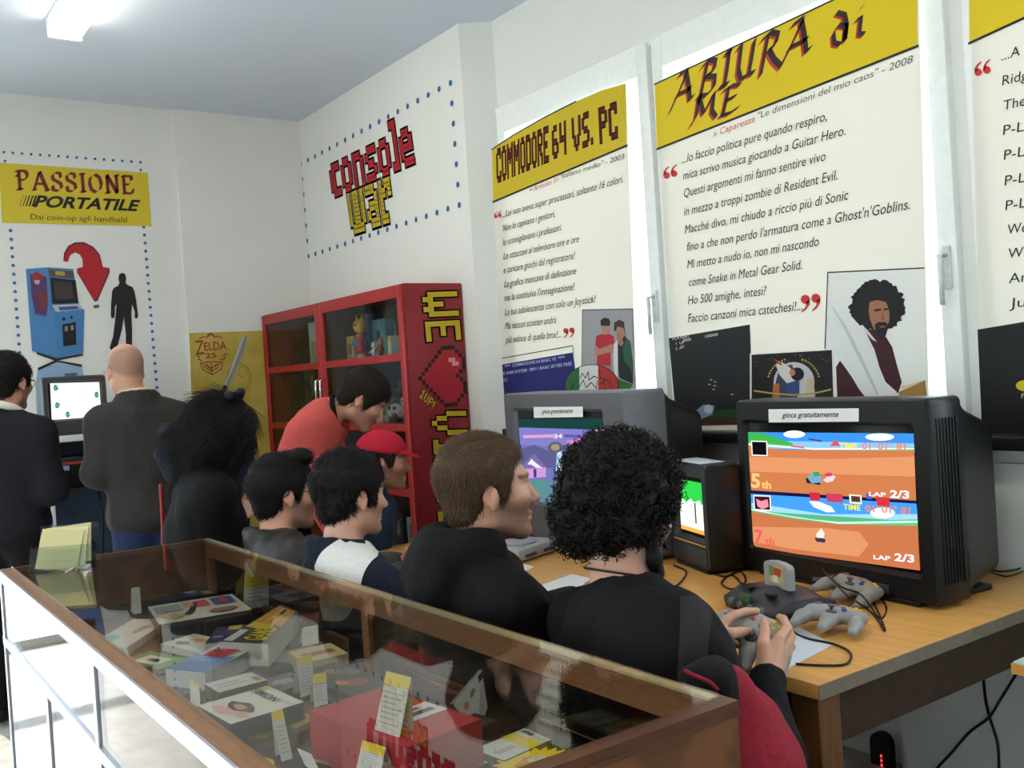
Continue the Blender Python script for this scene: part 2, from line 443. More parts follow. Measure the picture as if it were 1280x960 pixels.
# right-hand wall: thicker part, splayed return, and the window wall with three openings
b = B()
b.loft([[(XC, YB, z), (XC, YP, z), (XW, YP-.108, z), (XW+.3, YP-.108, z), (XW+.3, YB, z)] for z in (0, ZC)])
struct('wall_right', b, M_wall)
WZ0, WZ1 = 1.174, 2.785
WINS = [(3.07, 4.165), (1.73, 3.0), (0.34, 1.63), (-1.44, .24)]
b = B()
b.mm((XW, YN, 0), (XW+.2, YP-.108, WZ0)); b.mm((XW, YN, WZ1), (XW+.2, YP-.108, ZC))
ys = [YP-.108]+[v for a, c in WINS for v in (c, a)]+[YN]
for i in range(0, len(ys), 2): b.mm((XW, ys[i+1], WZ0), (XW+.2, ys[i], WZ1))
b.mm((XW-.03, YN, 0), (XW, 2.02, WZ0-.1))  # lower wall stands forward a little under the second window
struct('wall_window_side', b, M_wall)
for i, (a, c) in enumerate(WINS):
    b = B(); f = .045; x0, x1 = XW-.035, XW+.06
    b.mm((x0, a-.02, WZ0), (x1, a+f, WZ1+.05), bev=.004); b.mm((x0, c-f, WZ0), (x1, c+.02, WZ1+.05), bev=.004)
    b.mm((x0+.002, a+f-.006, WZ1-.085), (x1-.002, c-f+.006, WZ1+.049)); b.mm((x0+.002, a+f-.006, WZ0+.001), (x1-.002, c-f+.006, WZ0+.07))
    w = struct('window_%d' % (i+1), b, M_frame)
    mk('pane', B().mm((XW+.02, a+.03, WZ0+.03), (XW+.026, c-.03, WZ1-.03)), M_glass, w)
    b = B(); hy = a+.012; b.mm((x0-.012, hy-.014, 1.63), (x0, hy+.014, 1.77), bev=.004); b.tube([(x0-.01, hy, 1.74), (x0-.045, hy, 1.74), (x0-.045, hy, 1.58)], .009, 8)
    mk('window_handle', b, mat('white_enamel', (215, 216, 212), rough=.35), w)
b = B(); b.mm((XW-.13, YN, WZ0-.05), (XW-.02, YP-.14, WZ0-.005), bev=.006)
struct('trim_1', b, mat('black_stone_sill', (28, 29, 32), rough=.3, var=.1))
b = B(); b.mm((XW-.02, YN, WZ1+.03), (XW, YP-.108, WZ1+.06), bev=.004); struct('trim_2', b, M_frame)
# near and left walls (behind the camera), the left one with tall unseen windows added for daylight
struct('wall_near', B().mm((XL-.1, YN-.2, 0), (XW+.3, YN, ZC)), M_wall)
b = B(); LW = [(-2.0, -.4), (.2, 1.8), (2.4, 4.0)]; b.mm((XL-.2, YN, 0), (XL, YB, .5)); b.mm((XL-.2, YN, 2.6), (XL, YB, ZC))
ys = [YN]+[v for w in LW for v in w]+[YB]
for i in range(0, len(ys), 2): b.mm((XL-.2, ys[i], .5), (XL, ys[i+1], 2.6))
struct('wall_left', b, M_wall)
for i, (a, c) in enumerate(LW):
    b = B()
    for y in (a, (a+c)/2, c): b.mm((XL-.12, y-.03, .5), (XL-.06, y+.03, 2.6))
    b.mm((XL-.12, a, .5), (XL-.06, c, .56)); b.mm((XL-.12, a, 2.54), (XL-.06, c, 2.6))
    w = struct('window_%d' % (i+5), b, M_frame); mk('pane', B().mm((XL-.095, a, .5), (XL-.09, c, 2.6)), M_glass, w)
# ground outside
struct('pavement', B().mm((-30, YB+.2, -.25), (30, YB+6, -.15)), mat('pale_concrete', (225, 226, 224), rough=.9, var=.02))
struct('lawn', B().mm((-30, YB+6, -.25), (30, YB+40, -.14)), mat('mown_lawn', (92, 140, 60), rough=.95, var=.12, scale=60))
struct('yard', B().mm((XL-30, YN-20, -.3), (30, YB+.2, -.2)), mat('pale_concrete'))
# ceiling lamps
def lamp(x, y0, y1, label):
    t = thing('ceiling_lamp', label, 'ceiling lamp', (x, (y0+y1)/2, ZC-.09), group='fluorescent battens on the ceiling')
    b = B(); b.mm((x-.078, y0, ZC-.035), (x+.078, y1, ZC)); b.loft([[(x-.078, y, ZC-.035), (x+.078, y, ZC-.035), (x+.045, y, ZC-.05), (x-.045, y, ZC-.05)] for y in (y0, y1)])
    mk('housing', b, mat('lamp_enamel', (235, 236, 232), rough=.4, var=0), t)
    sec = lambda y: [(x-.072, y, ZC-.05), (x-.07, y, ZC-.08), (x-.056, y, ZC-.092), (x+.056, y, ZC-.092), (x+.07, y, ZC-.08), (x+.072, y, ZC-.05)]
    mk('diffuser', B().loft([sec(y0+.03), sec(y1-.03)]), emit('fluorescent_light', (255, 248, 232), LAMP_W), t)
    for y in (y0, y1-.03): mk('end_cap', B().mm((x-.079, y, ZC-.095), (x+.079, y+.03, ZC-.03), bev=.006), mat('lamp_enamel'), t)
lamp(1.092, 3.6, 5.13, 'white fluorescent batten at the top left of the photo')
lamp(1.092, .4, 1.9, 'fluorescent batten out of frame over the camera, nearest the windows')
lamp(-1.2, 3.6, 5.13, 'fluorescent batten out of frame towards the glazed door')
lamp(-1.2, .4, 1.9, 'fluorescent batten out of frame over the camera, away from the windows')
# ================================================================== PRINTED SHEETS
def Z(x0, y0, k): return lambda x, y: (x0+x/k, y0+y/k)
S_WIN = Surf((XW-.05, 0, 0), (0, -1, 0), (0, 0, 1))
S_BACK = Surf((0, YB-.003, 0), (1, 0, 0), (0, 0, 1))
S_PIL = Surf((0, YB-.036, 0), (1, 0, 0), (0, 0, 1))
S_CON = Surf((XC-.002, 0, 0), (0, -1, 0), (0, 0, 1))
WHITE_P = mat('poster_paper', (240, 236, 225), rough=.55, var=.004, scale=3, trans=.22)
def paper(col): return ink(col, .18)
I_BLK, I_RED, I_YEL = ink((26, 22, 24)), ink((205, 38, 48)), paper((232, 204, 22))
def sheet(t, surf, pts, m=None, name='paper_sheet', th=.0015):
    q = [surf.loc(p) for p in pts]; b = B()
    b.prism([tuple(x) for x in q][::-1], lambda x, y, o: surf.w(x, y, -.001-o), th)
    return mk(name, b, m or WHITE_P, t)
def layer(t, name, surf, pts, m, off): return mk(name, surf.poly(B(), pts, off), m, t, fix=False)
def outline(b, surf, pts, w, off, mi=0):
    q = [surf.loc(p) for p in pts]
    for a, c in zip(q, q[1:]):
        d = nrm(c-a); n = V(-d[1], d[0])*w/2
        b.add([surf.w(*p, off) for p in (a-n-d*w/2, c-n+d*w/2, c+n+d*w/2, a+n-d*w/2)], [(0, 1, 2, 3)], mi)
    return b
def quotes(t, surf, c, s, closing, off=.0015):
    b = B()
    for k in (0, 1):
        cx, cy = c[0]+k*s*1.15, c[1]-k*s*(.28 if not closing else .12); f = 1 if closing else -1
        surf.poly(b, disc((cx, cy-f*s*.45), s*.5, 16), off)
        surf.poly(b, [(cx+f*s*.5, cy-f*s*.45), (cx+f*s*.45, cy+f*s*.1), (cx+f*s*.1, cy+f*s*.65), (cx-f*s*.4, cy+f*s*1.0), (cx-f*s*.42, cy+f*s*.85), (cx+f*s*.05, cy+f*s*.35), (cx+f*s*.1, cy-f*s*.2)], off)
    mk('quotation_mark', b, I_RED, t, fix=False)
def lines(t, surf, name, rows, cap, m, off=.0015, lean=1.5, bold=0.0):
    for body, bl, br in rows: mk(name, text(B(), surf, body, bl, br, (bl[0]+lean-.5, bl[1]-cap), off, bold=bold), m, t, fix=False)
def at_poster(name, label, surf, p, group=None):
    q = surf.loc(p); return thing(name, label, 'poster', surf.w(q[0], q[1]), group=group)
G_P = 'tall paper posters taped over the windows'
# ---- poster: home computer lyrics
A_, B_ = Z(600, 80, 4), Z(600, 300, 4)
t = at_poster('window_poster', 'white window poster with the yellow heading COMMODORE 64 VS. PC above Italian lyrics', S_WIN, (700, 330), G_P)
top1 = [(615, 187), (640, 170), (680, 147), (720, 127), (752, 113), (782, 104)]
sheet(t, S_WIN, top1+[(797, 528), (627, 545)])
mk('banner', S_WIN.poly(B(), top1+[A_(735, 408), A_(66, 690)], .001), paper((214, 188, 34)), t, fix=False)
outline(b := B(), S_WIN, top1[:4], .007, .0015); outline(b, S_WIN, [A_(66, 690), A_(735, 408)], .01, .0015)
mk('banner_rule', b, I_BLK, t, fix=False)
for body, bl, br, tl in [('COMMODORE', (86, 592), (345, 485), (83, 432)), ('64', (364, 474), (432, 446), (361, 318)), ('VS.', (466, 438), (566, 396), (460, 278)), ('PC', (602, 396), (690, 366), (594, 226))]:
    cells, W, H = pix_cells(body); f = S_WIN.aff(A_(*bl), A_(*br), A_(*tl), W, H)
    mk('heading_outline', cells_geo(B(), cells, f, .0015, 0, .55), I_BLK, t, fix=False); mk('heading_word', cells_geo(B(), cells, f, .002, 0, -.12), ink((112, 30, 34)), t, fix=False)
lines(t, S_WIN, 'caption', [('▸', A_(250, 642), A_(262, 637)), ('"Italiano medio" - 2003', A_(398, 576), A_(720, 474))], 6.3, ink((70, 70, 68)))
lines(t, S_WIN, 'artist_name', [('Articolo 31', A_(268, 635), A_(388, 590))], 6.3, ink((190, 80, 80)))
lines(t, S_WIN, 'lyrics_line', [('...Lui non aveva super processori, soltanto 16 colori.', A_(112, 768), A_(716, 592)), ('Non lo capivano i genitori,', A_(115, 838), A_(375, 764)), ('lo sconsigliavano i professori.', A_(115, 908), A_(408, 832)),
    ('Lo attaccavi al televisore ore e ore', B_(118, 98), B_(494, 10)), ('e caricare giochi dal registratore!', B_(118, 167), B_(472, 94)), ('La grafica mancava di definizione', B_(122, 238), B_(480, 170)),
    ("ma la sostituiva l'immaginazione!", B_(123, 306), B_(470, 250)), ('La tua adolescenza con solo un Joystick!', B_(125, 377), B_(575, 312)), ('Ma nessun scooter andrà', B_(126, 447), B_(380, 415)), ('più veloce di quella bmx!...', B_(130, 515), B_(405, 487))], 8.6, I_BLK)
quotes(t, S_WIN, A_(80, 755), 4.2, False); quotes(t, S_WIN, B_(430, 465), 6.5, True)
pc = layer(t, 'computer_screen_picture', S_WIN, [B_(90, 626), B_(466, 562), B_(482, 690), B_(478, 850), B_(105, 850)], paper((28, 34, 110)), .001)
outline(b := B(), S_WIN, [B_(95, 850), B_(88, 595), B_(464, 529), B_(468, 565)], .004, .0015); mk('picture_outline', b, I_BLK, pc, fix=False)
b = B()
for body, bl, br in [('****  COMMODORE 64 BASIC V2  ****', B_(125, 640), B_(425, 594)), ('64K RAM SYSTEM  38911 BASIC BYTES FREE', B_(100, 677), B_(460, 625)), ('READY.', B_(96, 712), B_(140, 705))]: text(b, S_WIN, body, bl, br, (bl[0], bl[1]-3.6), .0015, bold=.02)
S_WIN.poly(b, [B_(96, 718), B_(104, 717), B_(105, 726), B_(97, 727)], .0015)
mk('screen_lettering', b, ink((170, 176, 214)), pc, fix=False)
ph = layer(t, 'photograph', S_WIN, [B_(513, 350), B_(764, 345), B_(782, 830), B_(508, 830)], paper((165, 164, 168)), .0008)
outline(b := B(), S_WIN, [B_(510, 640), B_(513, 350), B_(764, 345), B_(770, 540)], .004, .0012); mk('picture_outline', b, I_BLK, ph, fix=False)
def shapes(parent, surf, zf, spec, off=.0012):
    for name, col, pts in spec:
        off += .0002
        mk(name, surf.poly(B(), [zf(*p) for p in pts], off), paper(col), parent, fix=False)
shapes(ph, S_WIN, B_, [
    ('red_shirt', (196, 44, 56), [(582, 482), (605, 470), (650, 470), (672, 484), (674, 560), (655, 565), (656, 630), (584, 625), (588, 560), (576, 540)]),
    ('jeans', (150, 140, 135), [(584, 625), (656, 630), (657, 690), (590, 690)]), ('bare_arms', (190, 140, 120), [(572, 555), (578, 525), (600, 545), (660, 520), (674, 525), (672, 565), (640, 562), (600, 575), (580, 580)]),
    ('face', (186, 140, 118), [(610, 425), (625, 418), (648, 425), (650, 455), (640, 472), (622, 474), (611, 455)]), ('dark_hair', (40, 36, 40), [(606, 428), (604, 402), (622, 388), (645, 392), (654, 410), (650, 428), (630, 430)]),
    ('dark_jacket', (34, 44, 48), [(690, 500), (720, 470), (755, 520), (768, 620), (766, 720), (700, 690), (690, 640)]), ('white_sleeve', (232, 230, 226), [(672, 520), (690, 500), (692, 640), (688, 720), (676, 700), (668, 590)]),
    ('green_sleeve', (52, 96, 70), [(735, 490), (752, 505), (768, 620), (766, 690), (752, 640), (722, 600), (716, 540)]), ('green_trousers', (60, 112, 46), [(680, 690), (765, 722), (730, 790), (700, 830), (660, 830)]),
    ('second_face', (180, 138, 116), [(680, 440), (700, 430), (722, 440), (726, 475), (712, 500), (695, 498), (684, 470)]), ('second_hair', (60, 50, 52), [(672, 450), (674, 412), (700, 398), (722, 410), (728, 470), (720, 440), (690, 432), (680, 460)]), ('raised_hand', (178, 124, 104), [(684, 470), (700, 462), (722, 515), (712, 532), (695, 520)])])
dc, rd = (562, 728), 132
def arc(a0, a1, n=10): return [(dc[0]+rd*math.cos(math.radians(a0+(a1-a0)*k/n)), dc[1]-rd*.78*math.sin(math.radians(a0+(a1-a0)*k/n))) for k in range(n+1)]
lg = layer(t, 'round_emblem', S_WIN, [B_(dc[0]+(rd+5)*math.cos(2*PI*k/28), dc[1]-(rd+5)*.78*math.sin(2*PI*k/28)) for k in range(28)], I_BLK, .0035)
shapes(lg, S_WIN, B_, [('green_field', (40, 110, 60), arc(118, 242)), ('white_field', (230, 230, 222), arc(76, 118)+arc(242, 284)), ('red_field', (196, 52, 48), arc(-76, 76))], .0036)
b = B()
for ln in [[(505, 690), (515, 665), (530, 690), (545, 660), (548, 700), (575, 680), (590, 690)], [(500, 735), (520, 700), (535, 738), (560, 712), (585, 742), (590, 705)], [(600, 640), (605, 690), (640, 700), (655, 760), (640, 800)], [(450, 760), (470, 720), (460, 790), (490, 765), (480, 800)], [(545, 790), (565, 770), (585, 790)], [(605, 720), (625, 705), (630, 760), (612, 750), (618, 800)], [(650, 700), (668, 740), (672, 800)]]:
    outline(b, S_WIN, [B_(*p) for p in ln], .005, .0046)
mk('scribbled_lettering', b, I_BLK, lg, fix=False)
# ---- poster: blackletter heading
C_, D_ = Z(800, 0, 3.2), Z(800, 240, 3.2)
t = at_poster('window_poster', 'white window poster with the yellow blackletter heading ABIURA di ME and a curly-haired man', S_WIN, (980, 260), G_P)
sheet(t, S_WIN, [(818, 105), (1147, -50), (1162, 540), (846, 537)])
mk('banner', S_WIN.poly(B(), [(818.5, 105.5), (1147, -50), C_(1110, 185), C_(69, 597)], .001), I_YEL, t, fix=False)
outline(b := B(), S_WIN, [C_(69, 597), C_(1110, 185)], .009, .0015); outline(b, S_WIN, [(818.5, 105.5), (1147, -50)], .007, .0015)
mk('banner_rule', b, I_BLK, t, fix=False)
GOTH = {
 'A': (1.0, [[(-.12, -.12), (.3, .55), (.52, .98)], [(.42, .95), (.62, .5), (.78, .06), (.95, .12)], [(.12, .34), (.75, .38)], [(.1, .9), (.45, .98)]]),
 'B': (.85, [[(.15, -.02), (.22, .5), (.26, .95)], [(-.02, .82), (.3, .98), (.62, .86), (.6, .62), (.26, .52)], [(.26, .52), (.68, .42), (.7, .12), (.4, -.02), (.02, .04)]]),
 'I': (.45, [[(.05, .95), (.3, .92)], [(.22, .98), (.22, .3), (.2, .02)], [(-.02, .04), (.36, .06)]]),
 'U': (.85, [[(-.02, .92), (.14, .96), (.16, .3), (.3, .04), (.55, .06)], [(.66, .98), (.64, .4), (.62, .08), (.84, .08)]]),
 'R': (.9, [[(.16, -.1), (.2, .5), (.24, .95)], [(-.04, .84), (.3, .98), (.62, .84), (.58, .6), (.28, .5)], [(.34, .52), (.6, .2), (.9, -.05)]]),
 'd': (.75, [[(.22, .62), (.06, .4), (.12, .1), (.34, 0)], [(.22, .62), (.52, .5), (.5, .1), (.34, 0)], [(.12, 1.02), (.42, .86), (.54, .5), (.52, .05)]]),
 'i': (.4, [[(.0, .56), (.18, .6), (.16, .12), (.34, .06)], [(.12, .86), (.24, .94)]]),
 'M': (1.1, [[(-.05, -.05), (.18, .3), (.2, .95)], [(.2, .98), (.5, .3)], [(.5, .3), (.86, 1.0)], [(.82, .95), (.84, .3), (1.05, .02)]]),
 'E': (.8, [[(.12, .02), (.18, .5), (.2, .95)], [(-.02, .88), (.3, .98), (.66, .9)], [(.12, .5), (.56, .56)], [(0, .02), (.4, .0), (.74, .12)]])}
for word, bl, br, tl in [('ABIURA', C_(132, 432), C_(690, 205), C_(150, 292)), ('di', C_(765, 190), C_(905, 142), C_(775, 58)), ('ME', C_(205, 505), C_(402, 438), C_(220, 395))]:
    bk, fr_ = B(), B(); W = sum(GOTH[c][0]+.1 for c in word)-.1; f = S_WIN.aff(bl, br, tl, W, 1.0); x = 0
    for c in word:
        st = [[(x+a, y) for a, y in s_] for s_ in GOTH[c][1]]
        st2 = [[(a-.05, y-.035) for a, y in s_] for s_ in st]
        nib(bk, f, st2, (.085, .07), .0015, 0); nib(fr_, f, st, (.065, .06), .002, 0); x += GOTH[c][0]+.1
    mk('heading_outline', bk, ink((186, 40, 30)), t, fix=False); mk('heading_word', fr_, ink((42, 18, 26)), t, fix=False)
lines(t, S_WIN, 'caption', [('"Le dimensioni del mio caos" - 2008', C_(470, 477), C_(1090, 250))], 8.5, ink((96, 94, 92)))
lines(t, S_WIN, 'artist_name', [('» Caparezza', C_(293, 548), C_(460, 487))], 8.5, ink((206, 96, 88)))
lines(t, S_WIN, 'lyrics_line', [('...Io faccio politica pure quando respiro,', C_(168, 654), C_(748, 482)), ('mica scrivo musica giocando a Guitar Hero.', C_(173, 720), C_(822, 540)), ('Questi argomenti mi fanno sentire vivo', C_(175, 790), C_(742, 642)),
    ('in mezzo a troppi zombie di Resident Evil.', D_(177, 95), D_(790, -50)), ('Macché divo, mi chiudo a riccio più di Sonic', D_(180, 167), D_(832, 30)), ("fino a che non perdo l'armatura come a Ghost'n'Goblins.", D_(187, 237), D_(1080, 68)),
    ('Mi metto a nudo io, non mi nascondo', D_(190, 307), D_(715, 215)), ('come Snake in Metal Gear Solid.', D_(195, 378), D_(648, 308)), ('Ho 500 amighe, intesi?', D_(193, 450), D_(503, 412)), ('Faccio canzoni mica catechesi!...', D_(193, 522), D_(650, 472))], 11, I_BLK)
quotes(t, S_WIN, C_(107, 690), 8.2, False); quotes(t, S_WIN, D_(662, 446), 11.5, True)
pc = layer(t, 'portrait_picture', S_WIN, [D_(752, 322), D_(1135, 304), D_(1150, 830), D_(745, 840)], paper((240, 240, 235)), .0008)
outline(b := B(), S_WIN, [D_(740, 640), D_(752, 322), D_(1136, 304)], .0045, .0012); mk('picture_outline', b, I_BLK, pc, fix=False)
rr = random.Random(3); hair = []
for k in range(72):
    a = 2*PI*k/72; r_ = 1+rr.uniform(-.03, .12); hair.append((952+106*r_*math.cos(a)*(1+.03*math.sin(3*a)), 455+96*r_*math.sin(a)))
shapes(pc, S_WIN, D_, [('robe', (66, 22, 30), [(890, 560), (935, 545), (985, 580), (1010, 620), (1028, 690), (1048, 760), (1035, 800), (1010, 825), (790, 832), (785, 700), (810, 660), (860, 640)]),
    ('book', (176, 130, 66), [(1036, 800), (1142, 752), (1150, 826), (1040, 828)]), ('book_page', (226, 210, 170), [(1040, 780), (1120, 756), (1144, 752), (1060, 790)]), ('hair', (24, 20, 20), hair),
    ('collar', (225, 222, 216), [(893, 548), (905, 545), (950, 600), (930, 590)]),
    ('face', (176, 120, 92), [(920, 440), (950, 432), (985, 440), (998, 470), (1000, 510), (990, 540), (965, 562), (938, 550), (922, 510), (916, 475)]),
    ('beard', (32, 24, 24), [(940, 530), (955, 520), (985, 520), (996, 535), (985, 575), (965, 592), (948, 575)]), ('mouth', (150, 80, 72), [(960, 536), (985, 534), (982, 542), (963, 543)]),
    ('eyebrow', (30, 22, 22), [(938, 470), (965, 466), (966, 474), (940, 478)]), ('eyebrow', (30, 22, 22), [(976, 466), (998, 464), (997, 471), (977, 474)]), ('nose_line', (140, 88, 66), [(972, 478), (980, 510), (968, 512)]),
    ('quill_feather', (238, 238, 236), [(752, 415), (775, 425), (815, 460), (860, 510), (905, 560), (940, 630), (960, 700), (985, 760), (1030, 800), (1028, 822), (910, 828), (880, 790), (850, 740), (815, 690), (775, 640), (752, 560)]),
    ('quill_rib', (208, 208, 206), [(760, 440), (830, 540), (900, 680), (960, 815), (950, 815), (890, 690), (822, 552)])])
pc = layer(t, 'game_screenshot', S_WIN, [D_(115, 585), D_(440, 530), D_(455, 930), D_(148, 936)], paper((28, 29, 33)), .0008)
shapes(pc, S_WIN, D_, [('grass_strip', (28, 74, 40), [(138, 892), (454, 860), (455, 905), (142, 912)]), ('soil_strip', (74, 46, 34), [(142, 908), (455, 900), (455, 928), (146, 934)]), ('light_beam', (132, 158, 186), [(160, 925), (255, 850), (300, 855), (290, 890), (215, 920)]), ('pale_blast', (196, 206, 220), disc((275, 868), 18, 12))])
b = B()
for body, bl, br in [('PLAYER1', (130, 592), (195, 582)), ('3000', (172, 600), (205, 594)), ('10000', (262, 583), (313, 574)), ('1  UP', (145, 612), (178, 606)), ('1..47', (145, 632), (178, 624))]: text(b, S_WIN, body, D_(*bl), D_(*br), (D_(*bl)[0], D_(*bl)[1]-3.4), .0016, bold=.02)
for p in [(285, 752), (300, 775), (278, 770), (302, 760), (370, 810), (295, 790)]: S_WIN.poly(b, [D_(p[0]-7, p[1]), D_(p[0], p[1]-3), D_(p[0]+8, p[1]), D_(p[0], p[1]+2)], .0016)
mk('score_lettering', b, ink((196, 190, 186)), pc, fix=False)
pc = layer(t, 'record_cover', S_WIN, [D_(441, 645), D_(776, 625), D_(783, 832), D_(441, 850)], paper((236, 234, 230)), .0022)
shapes(pc, S_WIN, D_, [('night_sky', (24, 20, 24), [(448, 651), (769, 632), (775, 826), (448, 843)]), ('pale_disc', (206, 206, 208), disc((618, 760), 82, 24, 80)), ('dark_shape', (58, 66, 84), [(560, 700), (610, 690), (640, 760), (630, 830), (540, 830), (545, 760)]), ('blue_trousers', (52, 76, 130), [(585, 760), (640, 755), (640, 815), (590, 815)]),
    ('orange_shape', (190, 110, 60), [(535, 770), (560, 765), (560, 835), (530, 835)]), ('cream_shape', (214, 190, 160), [(670, 745), (695, 745), (705, 830), (665, 832)]), ('white_shirt', (226, 220, 214), [(545, 690), (570, 680), (600, 700), (640, 750), (590, 765), (560, 730)]), ('dark_curls', (22, 16, 16), disc((632, 728), 27, 14)), ('tan_face', (196, 130, 96), disc((612, 722), 12, 10, 14)), ('red_patch', (180, 46, 40), [(535, 665), (560, 675), (575, 695), (560, 690)])], .0024)
b = outline(B(), S_WIN, [D_(460, 795), D_(540, 806), D_(620, 812), D_(700, 805), D_(765, 790)], .006, .0046)
for k in range(26):
    p = (rr.uniform(455, 765), rr.uniform(650, 700)); S_WIN.poly(b, disc(D_(*p), .5, 6), .0046)
for k in range(9):
    for sgn in (-1, 1):
        a = PI/2+sgn*(.35+.12*k); S_WIN.poly(b, disc(D_(618+sgn*0+104*math.cos(a), 762-98*math.sin(a)), 1.6, 4), .0046)
mk('rope_and_sparkles', b, ink((178, 156, 70)), pc, fix=False)
# ---- poster: third, cut by the frame edge
t = at_poster('window_poster', 'white window poster cut by the right edge of the photo, black picture at its foot', S_WIN, (1240, 300), G_P)
sheet(t, S_WIN, [(1211, -40), (1460, -175), (1460, 545), (1228, 545)])
mk('banner', S_WIN.poly(B(), [(1211, -40), (1460, -175), (1460, -60), (1212, 54)], .001), I_YEL, t, fix=False)
outline(b := B(), S_WIN, [(1212, 54), (1460, -60)], .008, .0015); mk('banner_rule', b, I_BLK, t, fix=False)
lines(t, S_WIN, 'lyrics_line', [('...A', (1252, 76), (1275, 69))]+[(w, (x, y), (x+n, y-n*sl)) for w, x, y, n, sl in [('Ridge', 1253, 107, 40, .25), ('The', 1254, 138, 28, .23), ('P-L', 1254, 169, 26, .2), ('P-L', 1255, 200, 26, .2), ('P-L', 1256, 232, 26, .18), ('P-L', 1257, 263, 26, .16), ('We', 1259, 293, 25, .14), ('Wi', 1260, 323, 22, .12), ('An', 1261, 354, 24, .1), ('Ju', 1262, 385, 20, .1)]], 12.5, I_BLK)
quotes(t, S_WIN, (1223, 86), 9.5, False)
pc = layer(t, 'black_picture', S_WIN, [(1222, 412), (1460, 372), (1460, 545), (1228, 545)], paper((12, 12, 12)), .001)
shapes(pc, S_WIN, Z(0, 0, 1), [('yellow_oval', (220, 200, 20), disc((1282, 482), 12, 16, 7)), ('green_oval', (30, 130, 60), disc((1290, 478), 9, 14, 4))], .0012)
b = text(B(), S_WIN, 'F', (1277, 498), (1281, 497), (1277, 492), .0016); mk('small_lettering', b, ink((210, 210, 200)), pc, fix=False)
# ---- back wall: sticker about handheld games
E_ = Z(0, 180, 3.2)
t = thing('wall_sticker', 'tall wall sticker PASSIONE PORTATILE with blue dots, arcade machine, red arrow and black figure', 'wall sticker', (1.39, YB-.003, 2.35))
b = B()
for k in range(16):
    x = 15+(562-15)*k/15; y = 33+(73-33)*k/15; S_BACK.poly(b, disc(E_(x, y), 1.75, 12), .0006)
S_BACK.poly(b, disc(E_(20, 68), 1.75, 12), .0006); S_BACK.poly(b, disc(E_(563, 104), 1.75, 12), .0006)
a0, a1 = S_BACK.loc(E_(42, 346)), S_BACK.loc(E_(76, 800)); c0, c1 = S_BACK.loc(E_(575, 332)), S_BACK.loc(E_(622, 910))
for k in range(32):
    for p, q, n in ((a0, a1, 13.), (c0, c1, 18.)):
        w = p+(q-p)*k/n
        if w[1] > 1.25: S_BACK.poly(b, disc((w[0], w[1]), .0102, 12), .0006, px=False)
mk('dotted_border', b, ink((50, 104, 170)), t, fix=False)
layer(t, 'banner', S_BACK, [E_(-6, 75), E_(590, 115), E_(606, 329), E_(8, 315)], ink((208, 186, 40)), .001)
SER = {'P': (.8, [[(.12, 0), (.12, 1)], [(.12, 1), (.5, .98), (.62, .8), (.5, .55), (.12, .5)], [(-.04, .02), (.3, .02)], [(-.06, .98), (.2, .98)], [(-.06, .75), (.1, .72)]]),
 'A': (.95, [[(.02, 0), (.42, 1)], [(.42, 1), (.82, 0)], [(.18, .35), (.66, .35)], [(-.08, .02), (.16, .02)], [(.68, .02), (.95, .02)]]),
 'S': (.75, [[(.6, .72), (.58, .96), (.3, 1), (.1, .85), (.14, .62), (.36, .52), (.58, .4), (.62, .16), (.4, 0), (.12, .04), (.06, .28)]]),
 'I': (.45, [[(.2, 0), (.2, 1)], [(.02, .02), (.38, .02)], [(.02, .98), (.38, .98)]]),
 'O': (.95, [[(.42, 1), (.14, .84), (.05, .5), (.14, .16), (.42, 0), (.7, .16), (.8, .5), (.7, .84), (.42, 1)]]),
 'N': (.95, [[(.12, 0), (.12, 1)], [(.12, 1), (.72, 0)], [(.72, 0), (.72, 1)], [(-.04, .02), (.28, .02)], [(.58, .98), (.88, .98)]]),
 'E': (.75, [[(.12, 0), (.12, 1)], [(.0, .98), (.62, .98), (.64, .76)], [(.12, .52), (.46, .52)], [(0, .02), (.64, .02), (.68, .26)]])}
def serif(word, surf, bl, br, tl, off, grow=0, squeeze=None):
    b = B(); W = sum(SER[c][0]+.12 for c in word)-.12; f = surf.aff(bl, br, tl, W, 1.0); x = 0
    for c in word:
        nib(b, f, [[(x+a, y) for a, y in s_] for s_ in SER[c][1]], (.105+grow, .065+grow), off, 0); x += SER[c][0]+.12
    return b
mk('heading', serif('PASSIONE', S_BACK, E_(72, 182), E_(537, 200), E_(66, 106), .0018), ink((120, 34, 44)), t, fix=False)
b = B(); text(b, S_BACK, 'PORTATILE', E_(134, 250), E_(546, 267), E_(152, 206), .0018, bold=.035)
for k in range(5):
    x = 78+k*12; w = 2+k*1.6; S_BACK.poly(b, [E_(x, 248+k*.4), E_(x+w, 248+k*.4), E_(x+w+14, 205+k*.4), E_(x+14, 205+k*.4)], .0018)
mk('subheading', b, ink((24, 24, 28)), t, fix=False)
mk('small_caption', text(B(), S_BACK, 'Dai coin-op agli handheld', E_(122, 302), E_(507, 314), E_(123, 279), .0018), ink((60, 52, 30)), t, fix=False)
arr = [(253, 468), (256, 436), (272, 408), (300, 393), (335, 392), (372, 410), (398, 440), (411, 492), (437, 496), (439, 512), (390, 628), (378, 631), (308, 514), (308, 498), (331, 492), (330, 462), (318, 438), (296, 428), (276, 440), (266, 470)]
ar = layer(t, 'curved_arrow', S_BACK, [E_(*p) for p in arr], ink((112, 24, 34)), .001)
cen = V(345, 500); shapes(ar, S_BACK, E_, [('arrow_face', (190, 36, 48), [tuple(cen+(V(p)-cen)*.93+V(0, 0)) for p in arr])], .0012)
am = layer(t, 'arcade_machine_picture', S_BACK, [E_(*p) for p in [(103, 500), (190, 493), (292, 500), (316, 648), (338, 664), (333, 836), (228, 858), (128, 828)]], ink((66, 122, 176)), .001)
